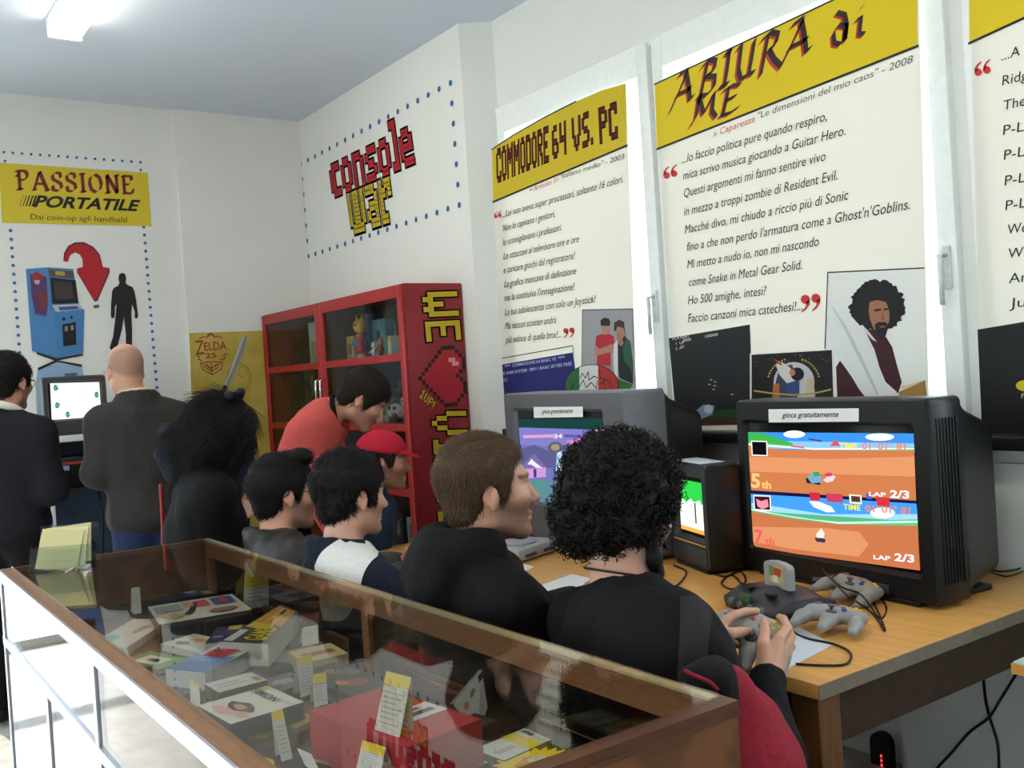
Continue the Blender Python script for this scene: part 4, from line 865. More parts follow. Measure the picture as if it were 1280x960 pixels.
# ================================================================== TELEVISIONS AND CONSOLES
def rrect(w, h, r, z, cx=0, cz=0, n=4):
    out = []
    for sx, sz, a in ((1, 1, 0), (-1, 1, 90), (-1, -1, 180), (1, -1, 270)):
        for k in range(n+1):
            t = math.radians(a+90*k/n); out.append((cx+sx*(w/2-r)+r*math.cos(t), z, cz+sz*(h/2-r)+r*math.sin(t)))
    return out
def crt(name, label, BL, BR, h, cowl, hull, depth, scr, body_m, bez_m, hull_m, z0=TZ, hull_scale=(.72, .7), foot=True):
    """scr = left, right, bottom, top margins of the tube in the face; returns the thing and the screen surface"""
    BL, BR = V(BL), V(BR); X = nrm(V(*(BR-BL), 0)); Yb = V(-X[1], X[0], 0); O = V(*((BL+BR)/2), z0); w = np.linalg.norm(BR-BL)
    t = thing(name, label, 'television', O+Yb*depth*.4); b0 = .012 if foot else 0
    R = np.stack([X, Yb, V(0, 0, 1)], 1); Hh = h-b0; cz = b0+Hh/2
    def bl(): return B().at(R, O)
    L, Rr, Bm, Tp = scr; sw, sh = w-L-Rr, Hh-Bm-Tp; scx, scz = (L-Rr)/2, cz+(Bm-Tp)/2
    b = bl(); b.loft([rrect(w-.012, Hh-.012, .012, 0, 0, cz), rrect(w, Hh, .016, .012, 0, cz), rrect(w, Hh, .018, cowl, 0, cz), rrect(w*.97, Hh*.97, .02, cowl+.012, 0, cz)], caps=False, sm=True)
    mk('cabinet_shell', b, body_m, t)
    b = bl(); b.loft([rrect(w-.012, Hh-.012, .012, 0, 0, cz), rrect(sw+.024, sh+.024, .014, 0, scx, scz), rrect(sw, sh, .012, .016, scx, scz)], caps=False)
    mk('bezel', b, bez_m, t)
    b = bl(); hz = .06
    b.loft([rrect(w*.97, Hh*.97, .02, cowl+.011, 0, cz), rrect(w*.93, Hh*.9, .03, cowl+.06, 0, cz-.01), rrect(w*hull_scale[0], Hh*hull_scale[1], .04, depth*.8, 0, cz-.03), rrect(w*hull_scale[0]*.6, Hh*hull_scale[1]*.6, .03, depth, 0, cz-.05)], sm=False)
    hb = mk('rear_hull', b, hull_m, t)
    if foot: mk('foot', bl().box((0, cowl*.6+.08, .008), (w*.82, cowl+.18, .0165), bev=.004), hull_m, t)
    b = bl(); b.add([(scx-sw/2, .0155, scz-sh/2), (scx+sw/2, .0155, scz-sh/2), (scx+sw/2, .0155, scz+sh/2), (scx-sw/2, .0155, scz+sh/2)], [(0, 1, 2, 3)])
    s_ = Surf(O+Yb*.0155, X, (0, 0, 1)); face = Surf(O, X, (0, 0, 1))
    return t, s_, face, b, dict(w=w, h=Hh, X=X, Yb=Yb, O=O, R=R, cz=cz, bl=bl)
def img(parent, surf, zf, spec, off=.0006):
    for name, col, pts in spec:
        off += .00015; mk(name, surf.poly(B(), [zf(*p) for p in pts], off), glow(col), parent, fix=False)
def ilet(parent, name, surf, zf, rows, col, off=.0085, bold=.02):
    b = B()
    for body, bl, br, hgt in rows: text(b, surf, body, zf(*bl), zf(*br), (zf(*bl)[0], zf(*bl)[1]-hgt), off, bold=bold)
    mk(name, b, glow(col), parent, fix=False)
def sticker(t, face, zf, q, txt, bl, br, hgt):
    s = mk('paper_label', face.poly(B(), [zf(*p) for p in q], .0012), ink((232, 232, 226)), t, fix=False)
    mk('lettering', text(B(), face, txt, zf(*bl), zf(*br), (zf(*bl)[0]+1.2, zf(*bl)[1]-hgt), .0018, bold=.015), I_BLK, s, fix=False)
M_grey = mat('grey_plastic', (92, 92, 96), rough=.45, var=.02); M_dgrey = mat('dark_grey_plastic', (58, 58, 62), rough=.45, var=.02); M_tube = mat('picture_tube_glass', (14, 18, 18), rough=.12, var=0)
M_gbody = mat('light_grey_plastic', (112, 114, 122), rough=.45, var=.02)
N6, N8 = Z(900, 480, 3.2), Z(600, 480, 3.69)
# ---- big black television with the kart game
t, s_, fc, sb, D = crt('television', 'big black television on the near table end showing a split screen kart race', onz(931, 714, TZ)[:2], onz(1175, 766, TZ)[:2], .565, .13, 0, .46, (.042, .06, .078, .075), M_black, M_black, M_black, hull_scale=(.78, .8))
scn = mk('screen', sb, M_tube, t, fix=False)
img(scn, s_, N6, [('sky', (58, 140, 226), [(103, 192), (775, 198), (779, 275), (105, 262)]), ('pale_sky', (130, 190, 240), [(104, 225), (777, 238), (779, 270), (105, 255)]),
    ('cloud', (244, 248, 252), disc((298, 201), 44, 14, 15)), ('cloud', (244, 248, 252), disc((640, 212), 58, 16, 15)), ('green_hill', (60, 170, 70), [(103, 193), (170, 196), (290, 236), (300, 256), (105, 245)]), ('grass_verge', (96, 180, 110), [(105, 228), (400, 258), (778, 252), (779, 268), (105, 250)]), ('fence_line', (220, 240, 236), [(105, 236), (380, 256), (778, 255), (778, 261), (380, 263), (105, 244)]),
    ('finish_arch', (70, 60, 130), [(355, 216), (410, 226), (410, 232), (357, 222)]), ('pink_stand', (206, 110, 120), [(285, 244), (340, 250), (340, 258), (285, 252)]), ('red_tent', (206, 80, 84), [(440, 248), (465, 222), (485, 248)]),
    ('dirt_track', (196, 118, 72), [(105, 246), (250, 262), (779, 266), (787, 470), (120, 428)]), ('pale_track', (214, 142, 96), [(108, 290), (430, 300), (780, 290), (783, 370), (114, 350)]),
    ('kart_tyres', (40, 34, 44), [(345, 378), (365, 366), (400, 384), (405, 404), (350, 396)]), ('kart_body', (110, 160, 180), [(350, 372), (378, 350), (408, 372), (412, 392), (370, 398)]), ('kart_trim', (60, 150, 90), [(374, 352), (398, 350), (404, 366), (380, 370)]), ('second_kart', (220, 200, 206), [(415, 384), (440, 362), (466, 368), (455, 388), (430, 394)]), ('second_kart_trim', (200, 60, 90), disc((438, 362), 16, 10, 8)),
    ('frame_box', (240, 240, 240), [(127, 226), (192, 228), (194, 288), (130, 286)]), ('item_box', (16, 14, 18), [(131, 230), (188, 232), (190, 284), (134, 282)]),
    ('divider', (20, 24, 70), [(119, 424), (788, 466), (790, 478), (120, 438)]),
    ('lower_base', (86, 170, 120), [(121, 470), (792, 500), (797, 610), (128, 570)]), ('lower_sky', (64, 150, 232), [(120, 438), (790, 478), (794, 550), (124, 500)]), ('lower_pale_sky', (150, 206, 244), [(122, 474), (420, 520), (793, 520), (794, 550), (124, 506)]), ('lower_cloud', (246, 250, 252), [(360, 468), (400, 470), (450, 490), (465, 512), (430, 512), (380, 492)]), ('lower_cloud', (240, 246, 252), disc((655, 515), 50, 14, 22)),
    ('lower_verge', (86, 190, 130), [(124, 490), (300, 528), (480, 548), (795, 540), (795, 566), (480, 560), (124, 506)]), ('lower_fence', (214, 244, 236), [(124, 496), (300, 534), (480, 552), (795, 546), (795, 554), (480, 558), (124, 503)]),
    ('lower_track', (190, 112, 70), [(124, 508), (300, 540), (480, 560), (795, 566), (805, 745), (135, 655)]), ('lower_pale_track', (210, 140, 96), [(128, 570), (420, 575), (560, 590), (600, 640), (560, 690), (300, 660), (134, 630)]),
    ('lower_kart', (60, 50, 80), [(382, 616), (405, 608), (428, 622), (424, 634), (392, 630)]), ('lower_kart_trim', (226, 220, 200), [(390, 598), (410, 576), (424, 596), (420, 616), (392, 614)]),
    ('lower_frame_box', (240, 240, 240), [(138, 443), (207, 446), (210, 508), (141, 504)]), ('lower_item_box', (60, 20, 40), [(142, 448), (203, 450), (206, 503), (145, 499)]), ('lower_item', (230, 140, 160), [(150, 458), (170, 468), (195, 460), (200, 490), (175, 500), (155, 488)]),
    ('rank_square', (196, 40, 60), [(364, 432), (404, 434), (406, 466), (366, 464)]), ('rank_square', (190, 60, 90), [(430, 436), (496, 440), (498, 474), (434, 470)]), ('rank_square', (220, 230, 210), [(522, 440), (572, 444), (574, 480), (525, 476)]), ('rank_square_inner', (90, 50, 40), [(530, 446), (566, 449), (568, 472), (532, 470)]), ('rank_square', (80, 90, 180), [(590, 436), (612, 438), (613, 460), (592, 458)]), ('rank_square', (200, 50, 60), [(630, 450), (684, 454), (687, 490), (633, 486)])])
ilet(scn, 'yellow_lettering', s_, N6, [('TIME', (486, 256), (558, 259), 7), ('TIME', (502, 500), (570, 505), 7)], (236, 220, 60)); ilet(scn, 'orange_lettering', s_, N6, [("01' 01\" 81", (576, 259), (752, 262), 8), ("01' 01\" 81", (590, 508), (770, 520), 8)], (236, 120, 90))
ilet(scn, 'place_lettering', s_, N6, [('5', (132, 410), (168, 414), 17), ('th', (174, 414), (212, 418), 9)], (250, 190, 120), bold=.03); ilet(scn, 'red_place_lettering', s_, N6, [('7', (146, 634), (180, 640), 17), ('th', (188, 640), (226, 644), 9)], (240, 90, 90), bold=.03)
ilet(scn, 'white_lettering', s_, N6, [('2/3', (688, 452), (766, 456), 9), ('2/3', (706, 704), (786, 712), 9), ('LAP', (622, 698), (690, 704), 5), ('LAP', (604, 446), (672, 450), 5)], (236, 230, 246), bold=.03)
sticker(t, fc, N6, [(195, 101), (556, 97), (556, 150), (196, 154)], 'gioca gratuitamente', (250, 134), (474, 131), 6.5)
mk('maker_lettering', text(B(), fc, 'SONY', N6(372, 786), N6(440, 792), (N6(372, 786)[0]+.3, N6(372, 786)[1]-4.6), .0012, bold=.02), ink((150, 150, 154)), t, fix=False)
w_, h_ = D['w'], D['h']; b = D['bl']()
for k in range(7): b.box((w_/2+.001, .03+.013*k, D['cz']), (.003, .005, h_*.8))
mk('side_grille', b, mat('grille_black', (10, 10, 12), rough=.6, var=0), t)
b = D['bl'](); b.box((.1, -.001, .035), (w_*.3, .004, .026), bev=.002); mk('control_flap', b, M_dgrey, t)
# ---- grey television in the middle
gBL, gBR = onz(640, 667, TZ)[:2], onz(793, 708, TZ)[:2]
t, s_, fc, sb, D = crt('television', 'grey fronted television behind the two nearest men, showing a violet fighting game', gBL, gBR, .615, .17, 0, .5, (.1, .16, .15, .075), M_gbody, M_grey, M_black, hull_scale=(.8, .78))
scn = mk('screen', sb, mat('unlit_green_screen', (26, 46, 46), rough=.2, var=0), t, fix=False)
img(scn, s_, N8, [('screen_border', (24, 60, 58), [(176, 162), (578, 158), (578, 700), (380, 640), (216, 578)]), ('backdrop', (104, 108, 170), [(180, 200), (578, 212), (578, 640), (380, 600), (222, 578)]), ('violet_sky', (120, 116, 186), [(180, 202), (578, 212), (578, 300), (186, 280)]), ('dark_hills', (84, 86, 130), [(184, 300), (250, 280), (320, 310), (420, 270), (578, 300), (578, 400), (190, 380)]),
    ('bluish_floor', (90, 120, 150), [(196, 440), (578, 450), (578, 640), (380, 600), (222, 578)]), ('roof', (110, 100, 150), [(190, 380), (250, 320), (305, 380), (300, 396), (196, 396)]), ('lilac_building', (190, 140, 200), [(205, 392), (305, 384), (306, 428), (214, 436)]), ('building_gap', (60, 56, 90), [(248, 392), (262, 391), (262, 430), (250, 431)]), ('green_reeds', (84, 130, 130), [(212, 450), (310, 440), (330, 520), (222, 530)]),
    ('light_fall', (150, 190, 236), [(358, 290), (380, 290), (382, 590), (340, 580), (350, 440)]), ('light_core', (210, 226, 250), [(364, 300), (374, 300), (376, 500), (362, 500)]), ('round_figure', (90, 90, 100), disc((350, 292), 36, 14, 26)), ('figure_heart', (150, 140, 110), disc((350, 292), 20, 12, 15)), ('pale_bird', (220, 214, 240), [(222, 370), (240, 345), (256, 360), (290, 386), (262, 386), (240, 372)]),
    ('health_bar', (206, 150, 190), [(200, 236), (345, 232), (346, 246), (204, 250)]), ('health_bar', (90, 80, 150), [(392, 232), (532, 238), (532, 248), (392, 246)]), ('bar_label', (206, 120, 180), [(400, 262), (470, 250), (480, 268), (410, 276)]), ('portrait_square', (232, 130, 190), [(536, 210), (578, 209), (578, 250), (540, 250)]), ('flower_row', (220, 110, 170), [(226, 560), (330, 575), (330, 582), (224, 572)]), ('sky_patch', (90, 160, 220), [(334, 590), (380, 600), (380, 640), (336, 626)])])
ilet(scn, 'timer_lettering', s_, N8, [('34', (350, 250), (388, 248), 5)], (240, 200, 220), bold=.03)
sticker(t, fc, N8, [(248, 106), (475, 104), (476, 152), (250, 156)], 'gioca gratuitamente', (288, 136), (428, 132), 5.2)
mk('maker_lettering', text(B(), fc, 'SONY', N8(372, 668), N8(420, 684), (N8(372, 668)[0], N8(372, 668)[1]-3.4), .0012, bold=.02), ink((170, 170, 172)), t, fix=False)
# ---- small black television with green screen
t, s_, fc, sb, D = crt('television', 'small black television with pale top strip, its screen green and white', (2.43, 2.51), (2.335, 2.24), .36, .12, 0, .36, (.04, .045, .1, .05), M_black, M_dgrey, M_black, hull_scale=(.7, .72))
scn = mk('screen', sb, M_tube, t, fix=False)
zz = lambda u, v: (u, v); w_, h_ = D['w'], D['h']; a0, a1, c0, c1 = -w_/2+.05, w_/2-.055, .12, h_-.05
def loc_img(parent, surf, spec, off=.0006):
    for name, col, pts in spec:
        off += .00015; mk(name, surf.poly(B(), [(a0+(a1-a0)*u, c0+(c1-c0)*v) for u, v in pts], off, px=False), glow(col, 1.15), parent, fix=False)
loc_img(scn, s_, [('green_field', (44, 190, 70), [(0, .45), (1, .45), (1, 1), (0, 1)]), ('white_field', (236, 242, 234), [(0, .1), (1, .1), (1, .62), (.9, .58), (.85, .66), (.6, .6), (.5, .66), (.3, .58), (0, .64)]), ('dark_stroke', (40, 60, 46), [(.62, .2), (.68, .2), (.68, .6), (.62, .6)]), ('orange_line', (226, 160, 70), [(0, .02), (1, .02), (1, .1), (0, .1)])])
mk('control_strip', D['bl']().box((0, -.002, .055), (w_*.86, .005, .05), bev=.002), M_dgrey, t); mk('orange_stripe', D['bl']().box((0, -.003, .092), (w_*.8, .004, .004)), ink((196, 150, 80)), t)  # orange stripe: reflection of the screen's orange line, put in as colour
mk('top_strip', D['bl']().box((-.02, .06, h_+.013), (w_*.7, .09, .004), bev=.001), ink((206, 216, 222)), t)
# ---- television on the arcade stand
L3p = L3
q0, q1 = S_ST.loc(L3(168, 432)), S_ST.loc(L3(412, 432)); hh = S_ST.loc(L3(168, 215))[1]-z_t
t, s_, fc, sb, D = crt('television', 'dark grey television on the white stand, its bright screen white with green leaves', (q0[0], 5.72), (q1[0], 5.72), hh, .12, 0, .36, (.035, .035, .09, .035), M_dgrey, M_dgrey, M_black, z0=z_t, foot=False)
scn = mk('screen', sb, M_tube, t, fix=False)
img(scn, s_, L3, [('white_picture', (250, 254, 255), [(188, 238), (392, 232), (396, 366), (194, 374)])])
leaf = lambda cx, cy, r, a: [(cx+r*math.cos(a+t_)*(1.1 if abs(math.sin(t_/2)) < .3 else .7), cy+r*math.sin(a+t_)) for t_ in [2*PI*k/10 for k in range(10)]]
for k, (x, y, a) in enumerate([(208, 254, .4), (362, 280, 1.2), (214, 320, -.3), (254, 354, 1.6), (384, 352, 2.2)]): img(scn, s_, L3, [('green_leaf', (44, 140, 92), leaf(x, y, 12, a)), ('leaf_vein', (130, 200, 160), [(x-9, y+5), (x+8, y-6), (x+8, y-4), (x-8, y+7)])], .0016)
# ---- units on the stand
S2 = Surf((0, 5.74, 0), (1, 0, 0), (0, 0, 1)); p0, p1 = S2.loc(L3(190, 640)), S2.loc(L3(350, 505))
t = thing('arcade_console', 'black console unit with red and blue trim on the middle shelf of the stand', 'game console', ((p0[0]+p1[0])/2, 5.85, z_m))
mk('casing', B().mm((p0[0], 5.74, z_m), (p1[0], 6.0, p1[1]), bev=.008), M_black, t); mk('red_trim', B().mm((p0[0]+.04, 5.737, p0[1]+.13), (p1[0]-.03, 5.741, p0[1]+.145)), ink((150, 44, 44)), t); mk('blue_edge', B().mm((p0[0]-.004, 5.736, z_m), (p0[0]+.003, 5.76, p1[1])), ink((90, 100, 190)), t); mk('pale_trim', B().mm((p0[0]+.02, 5.7365, p0[1]+.1), (p0[0]+.1, 5.7405, p0[1]+.125)), ink((120, 150, 190)), t)
t = thing('dark_console', 'flat dark console low on the stand with a small green toy beside it', 'game console', (sx0+.16, 5.62, z_l+.03))
mk('casing', B().mm((sx0+.03, 5.53, z_l+.03), (sx0+.3, 5.75, z_l+.075), bev=.008), mat('slate_plastic', (54, 66, 82), rough=.5), t); mk('lid', B().lathe([(.055, 0), (.055, .006), (.045, .009), (.001, .009)], (sx0+.15, 5.64, z_l+.075), 24), M_dgrey, t)
t = thing('green_toy', 'small green toy with yellow top on the lower shelf of the stand', 'toy', (sx0+.33, 5.56, z_l+.03))
mk('toy_body', B().ball((sx0+.34, 5.56, z_l+.05), (.045, .03, .022), 14, 8), ink((64, 120, 60)), t); mk('toy_top', B().ball((sx0+.31, 5.55, z_l+.078), (.014, .014, .018), 10, 8), ink((206, 190, 90)), t)
t = thing('white_cup', 'white round tub on the lower shelf beside the bald man', 'tub', (sx0+.55, 5.6, z_l+.03))
mk('tub_body', B().lathe([(.03, 0), (.036, .05), (.038, .055), (.034, .055), (.03, .01), (.001, .008)], (sx0+.55, 5.6, z_l+.03), 20), ink((216, 218, 220)), t)
setp(mk('cable', B().tube([(sx0+.26, 5.75, z_m-.03), (sx0+.27, 5.72, z_m-.15), (sx0+.25, 5.7, z_l+.15), (sx0+.28, 5.76, z_l+.032)], .004, 6), M_black, loc=(sx0+.26, 5.75, z_m)), 'thin black cable hanging below the middle shelf of the stand', 'cable', group=None)
# ---- grey disc console
def slab(c, ang): return rotz(ang), V(c)
pA, pC = onz(650, 705, TZ), onz(690, 692, TZ); ang = math.atan2(*(pC-pA)[[1, 0]])
t = thing('disc_console', 'light grey disc console with round lid in front of the grey television', 'game console', pA); b = B().at(rotz(ang), pA)
M_ps = mat('pale_grey_plastic', (166, 166, 164), rough=.5, var=.02)
b.box((.13, .095, .028), (.265, .19, .045), bev=.006); mk('casing', b, M_ps, t); mk('lid', B().at(rotz(ang), pA).lathe([(.075, 0), (.075, .006), (.068, .01), (.001, .011)], (.13, .105, .0505), 28), mat('lid_grey', (154, 154, 154), rough=.45, var=.01), t)
b = B().at(rotz(ang), pA)
for x in (.05, .21): b.lathe([(.014, 0), (.014, .004), (.001, .005)], (x, .025, .0505), 16)
mk('button', b, M_ps, t); b = B().at(rotz(ang), pA)
for x in (.07, .19): b.box((x, -.002, .022), (.07, .006, .012), bev=.002)
mk('controller_port', b, M_dgrey, t)
for i, c in enumerate(((210, 190, 60), (190, 50, 44), (220, 220, 216))):
    q = pA+rotz(ang)@V(.2+.018*i, .25, .012); setp(mk('plug', B().cyl(q, q+V(.01, -.035, 0), .006, 10), ink(c), loc=q), ['yellow', 'red', 'white'][i]+' audio plug lying behind the light grey disc console', 'plug')
# ---- dark cartridge console
pF, pR = onz(906, 757, TZ), onz(985, 787, TZ); ang = math.atan2(*(pR-pF)[[1, 0]]); M_n = mat('charcoal_plastic', (48, 48, 56), rough=.4, var=.03)
t = thing('cartridge_console', 'charcoal console with a grey cartridge standing in it, before the big black television', 'game console', pF); nb = lambda: B().at(rotz(ang), pF)
b = nb(); secs = []
for k in range(17):
    x = .26*k/16; u = k/16
    top = .052+.016*math.exp(-((u-.5)/.22)**2)+.004*math.cos(u*PI*4)*.3; fr = -.012*math.sin(u*PI)**.5 if 0 < u < 1 else 0
    secs.append([(x, fr, .012), (x, fr-.002, top*.55), (x, fr+.02, top*.72), (x, .05, top), (x, .14, top), (x, .18, top*.8), (x, .19, .03), (x, .19, .012)])
b.loft(secs, sm=True); b.box((.03, .02, .006), (.05, .04, .012)); b.box((.23, .02, .006), (.05, .04, .012)); b.box((.03, .16, .006), (.05, .04, .012)); b.box((.23, .16, .006), (.05, .04, .012)); mk('casing', b, M_n, t)
b = nb()
for k in range(4): b.cyl((.055+.05*k, -.004, .024), (.055+.05*k, -.017, .024), .013, 16)
mk('controller_port', b, M_grey, t)
b = nb()
for x in (.075, .185): b.box((x, .035, .062), (.035, .022, .008), bev=.003)
mk('switch', b, M_black, t); mk('badge', nb().box((.13, -.013, .05), (.05, .006, .022), bev=.002), mat('badge_green', (40, 96, 60), rough=.4), t)
cart = thing('game_cartridge', 'light grey cartridge with colourful label plugged upright into the charcoal console', 'cartridge', pF+rotz(ang)@V(.13, .1, .066)); b = nb(); prof = [(-.058, 0), (.058, 0), (.058, .058), (.05, .066), (.02, .071), (-.02, .071), (-.05, .066), (-.058, .058)]
b.prism(prof, lambda x, y, o: V(.13+x, .09+o, .064+y), .02); mk('shell', b, M_ps, cart)
sc_ = Surf(pF+rotz(ang)@V(.13, .09, .064), rotz(ang)@V(1, 0, 0), (0, 0, 1)); spec = [('label', (206, 196, 120), [(-.032, .012), (.032, .012), (.032, .058), (-.032, .058)]), ('label_green', (110, 140, 70), [(-.032, .03), (-.006, .03), (-.01, .058), (-.032, .058)]), ('label_red', (196, 70, 50), [(-.012, .034), (.02, .03), (.03, .054), (-.006, .056)]), ('label_white', (226, 224, 214), [(-.018, .014), (.012, .014), (.008, .034), (-.012, .034)])]
o_ = .0008
for nm, c, pts in spec: mk(nm, sc_.poly(B(), pts, o_, px=False), ink(c), cart, fix=False); o_ += .0003
# ---- three handed grey gamepads
M_pad = mat('warm_grey_plastic', (150, 149, 144), rough=.4, var=.02)
def gamepad(label, c, fwd, up, cable, group='grey three handled gamepads'):
    f = nrm(fwd); u = nrm(V(up)-f*np.dot(up, f)); a = np.cross(f, u); R = np.stack([a, f, u], 1); c = V(c)
    t = thing('gamepad', label, 'gamepad', c, group=group); g = lambda *p: c+R@V(*p)
    s = SDF(); s.ell(g(0, .0, .0), (.062, .034, .017), R, k=.012)
    for x in (-1, 1): s.ell(g(x*.047, .006, 0), (.033, .032, .017), R, k=.02)
    s.ell(g(0, .024, .003), (.03, .02, .016), R, k=.015)
    s.chain([g(-.058, -.012, -.001), g(-.07, -.05, -.006), g(-.074, -.085, -.014)], [.019, .016, .012], .015); s.chain([g(.058, -.012, -.001), g(.07, -.05, -.006), g(.074, -.085, -.014)], [.019, .016, .012], .015); s.chain([g(0, -.012, -.001), g(0, -.055, -.006), g(0, -.09, -.014)], [.02, .017, .013], .015)
    v, fs = s.mesh(.0042); mk_np('shell', v, fs, M_pad, t)
    def btn(nm, col, pts, r, h=.004, z=.017):
        for x, y in pts: b = B(); b.lathe([(r, 0), (r, h), (r*.8, h*1.3), (.0005, h*1.4)], g(x, y, z), 12, R=R); mk(nm, b, ink(col), t)
    btn('yellow_button', (226, 178, 40), [(.044, .018), (.058, .01), (.044, -.0), (.03, .01)], .0058, z=.0155); btn('blue_button', (40, 70, 160), [(.026, -.012)], .0068, z=.016); btn('green_button', (40, 120, 70), [(.018, .001)], .0062, z=.0165); btn('red_button', (196, 40, 44), [(0, .014)], .0055, z=.0165)
    b = B(); b.box(g(-.05, .01, .018), (.024, .008, .008), R, .002); b.box(g(-.05, .01, .018), (.008, .024, .008), R, .002); mk('direction_pad', b, M_grey, t)
    b = B(); b.lathe([(.014, 0), (.014, .003), (.005, .004), (.004, .012), (.009, .014), (.009, .018), (.001, .018)], g(0, -.03, .014), 14, R=R); mk('thumbstick', b, M_grey, t)
    if cable: mk('cable', B().tube([g(0, .04, 0)]+[V(p) for p in cable], .0028, 6), M_black, t)
    return t
T = lambda x, y, z=.004: onz(x, y, TZ)+V(0, 0, z)
gamepad('light grey three handled gamepad lying nearest the big black television front', T(1046, 787)+V(0, 0, .034), V(.94, .25, -.02), V(-.38, -.16, 1), smooth([T(1070, 765, .03), T(1092, 770), T(1106, 790), T(1100, 772), T(1090, 752, .01)]))
gamepad('light grey three handled gamepad half hidden under tangled black cable', T(1072, 750)+V(0, 0, .034), V(.96, -.1, 0), V(-.36, -.12, 1), smooth([T(1060, 722, .02), T(1030, 735, .06), T(1052, 760, .06), T(1078, 762, .04), T(1100, 775), T(1106, 756), T(1070, 742, .05), T(1042, 752, .07), T(1062, 770, .05)]))
# ---- papers and cables on the table
def flat(name, label, cat, quad, th=.0012, col=(224, 226, 230), z=TZ, group=None):
    q = [onz(x, y, z) for x, y in quad]; c = sum(q)/len(q); b = B(); n = len(q); b.add([p+V(0, 0, .0004) for p in q]+[p+V(0, 0, th) for p in q], [tuple(range(n)), tuple(range(2*n-1, n-1, -1))]+[(k, (k+1) % n, n+(k+1) % n, n+k) for k in range(n)])
    return setp(mk(name, b, ink(col), loc=c), label, cat, group)
flat('paper_sheet', 'white paper sheet under the gamepad held by the curly haired man', 'paper', [(925, 800), (1000, 785), (1042, 806), (962, 848)], col=(206, 210, 222))
flat('paper_sheet', 'white paper sheets on the table between the two nearest men', 'paper', [(668, 735), (715, 718), (742, 724), (700, 760)], col=(226, 228, 226)); flat('paper_sheet', 'small white slip of paper beside the light grey disc console', 'paper', [(640, 712), (655, 705), (668, 709), (652, 716)], col=(226, 228, 226))
def cable(label, pts, r=.003): setp(mk('cable', B().tube(pts, r, 6), M_black, loc=pts[0]), label, 'cable')
cable('black cable looping forward on the table from the held gamepad', smooth([T(975, 775, .03), T(990, 790), T(1010, 800), T(1042, 807), T(1063, 818), T(1058, 832), T(1030, 834), T(995, 832)]))
cable('black cables bunched between the small television and the charcoal console', smooth([T(885, 715), T(905, 722), T(925, 716), T(932, 728), T(915, 738), T(902, 730), T(915, 720), T(930, 735)]))
cable('black cable on the table behind the curly haired man\'s neck', smooth([T(842, 708), T(858, 716), T(850, 730), T(838, 738)]))
cable('thin dark cables lying right of the big black television', smooth([T(1225, 705), T(1245, 700, .02), T(1262, 706), T(1275, 712), T(1250, 716), T(1230, 712), T(1256, 722), T(1279, 716)]), .0025)
S_LOW = XW-.034
wl = lambda x, y, o=.03: on(x, y, 0, XW-.034-o)
cable('black cable hanging below the side table and crossing another, curving to the left', smooth([wl(1275, 835, .2), wl(1250, 875, .1), wl(1236, 897), wl(1212, 915), wl(1190, 940), wl(1170, 962), wl(1150, 990)]), .0045)
cable('black cable hanging straight down from the table end under the windows', smooth([wl(1229, 845, .09), wl(1232, 875, .05), wl(1238, 900, .02), wl(1247, 930), wl(1249, 965), wl(1250, 990)]), .0045)
p = on(1107, 945, 0, XW-.035)
t = thing('socket_strip', 'black rounded socket strip with red lights on the wall under the table', 'socket strip', p)
b = B(); b.prism([tuple(q) for q in [(.04*math.cos(a)*1.0, .05+.04*math.sin(a)) for a in [PI*k/10 for k in range(11)]]+[(-.04, -.12), (.04, -.12)]], lambda x, y, o: V(p[0]-.03+o*-1+.03, p[1]-x, p[2]+y), .03); mk('casing', b, M_black, t)
b = B()
for k in range(3): b.box(p+V(-.031, -.004, .01-.016*k), (.003, .006, .009))
mk('red_light', b, emit('red_indicator', (255, 60, 50), 1.6), t)
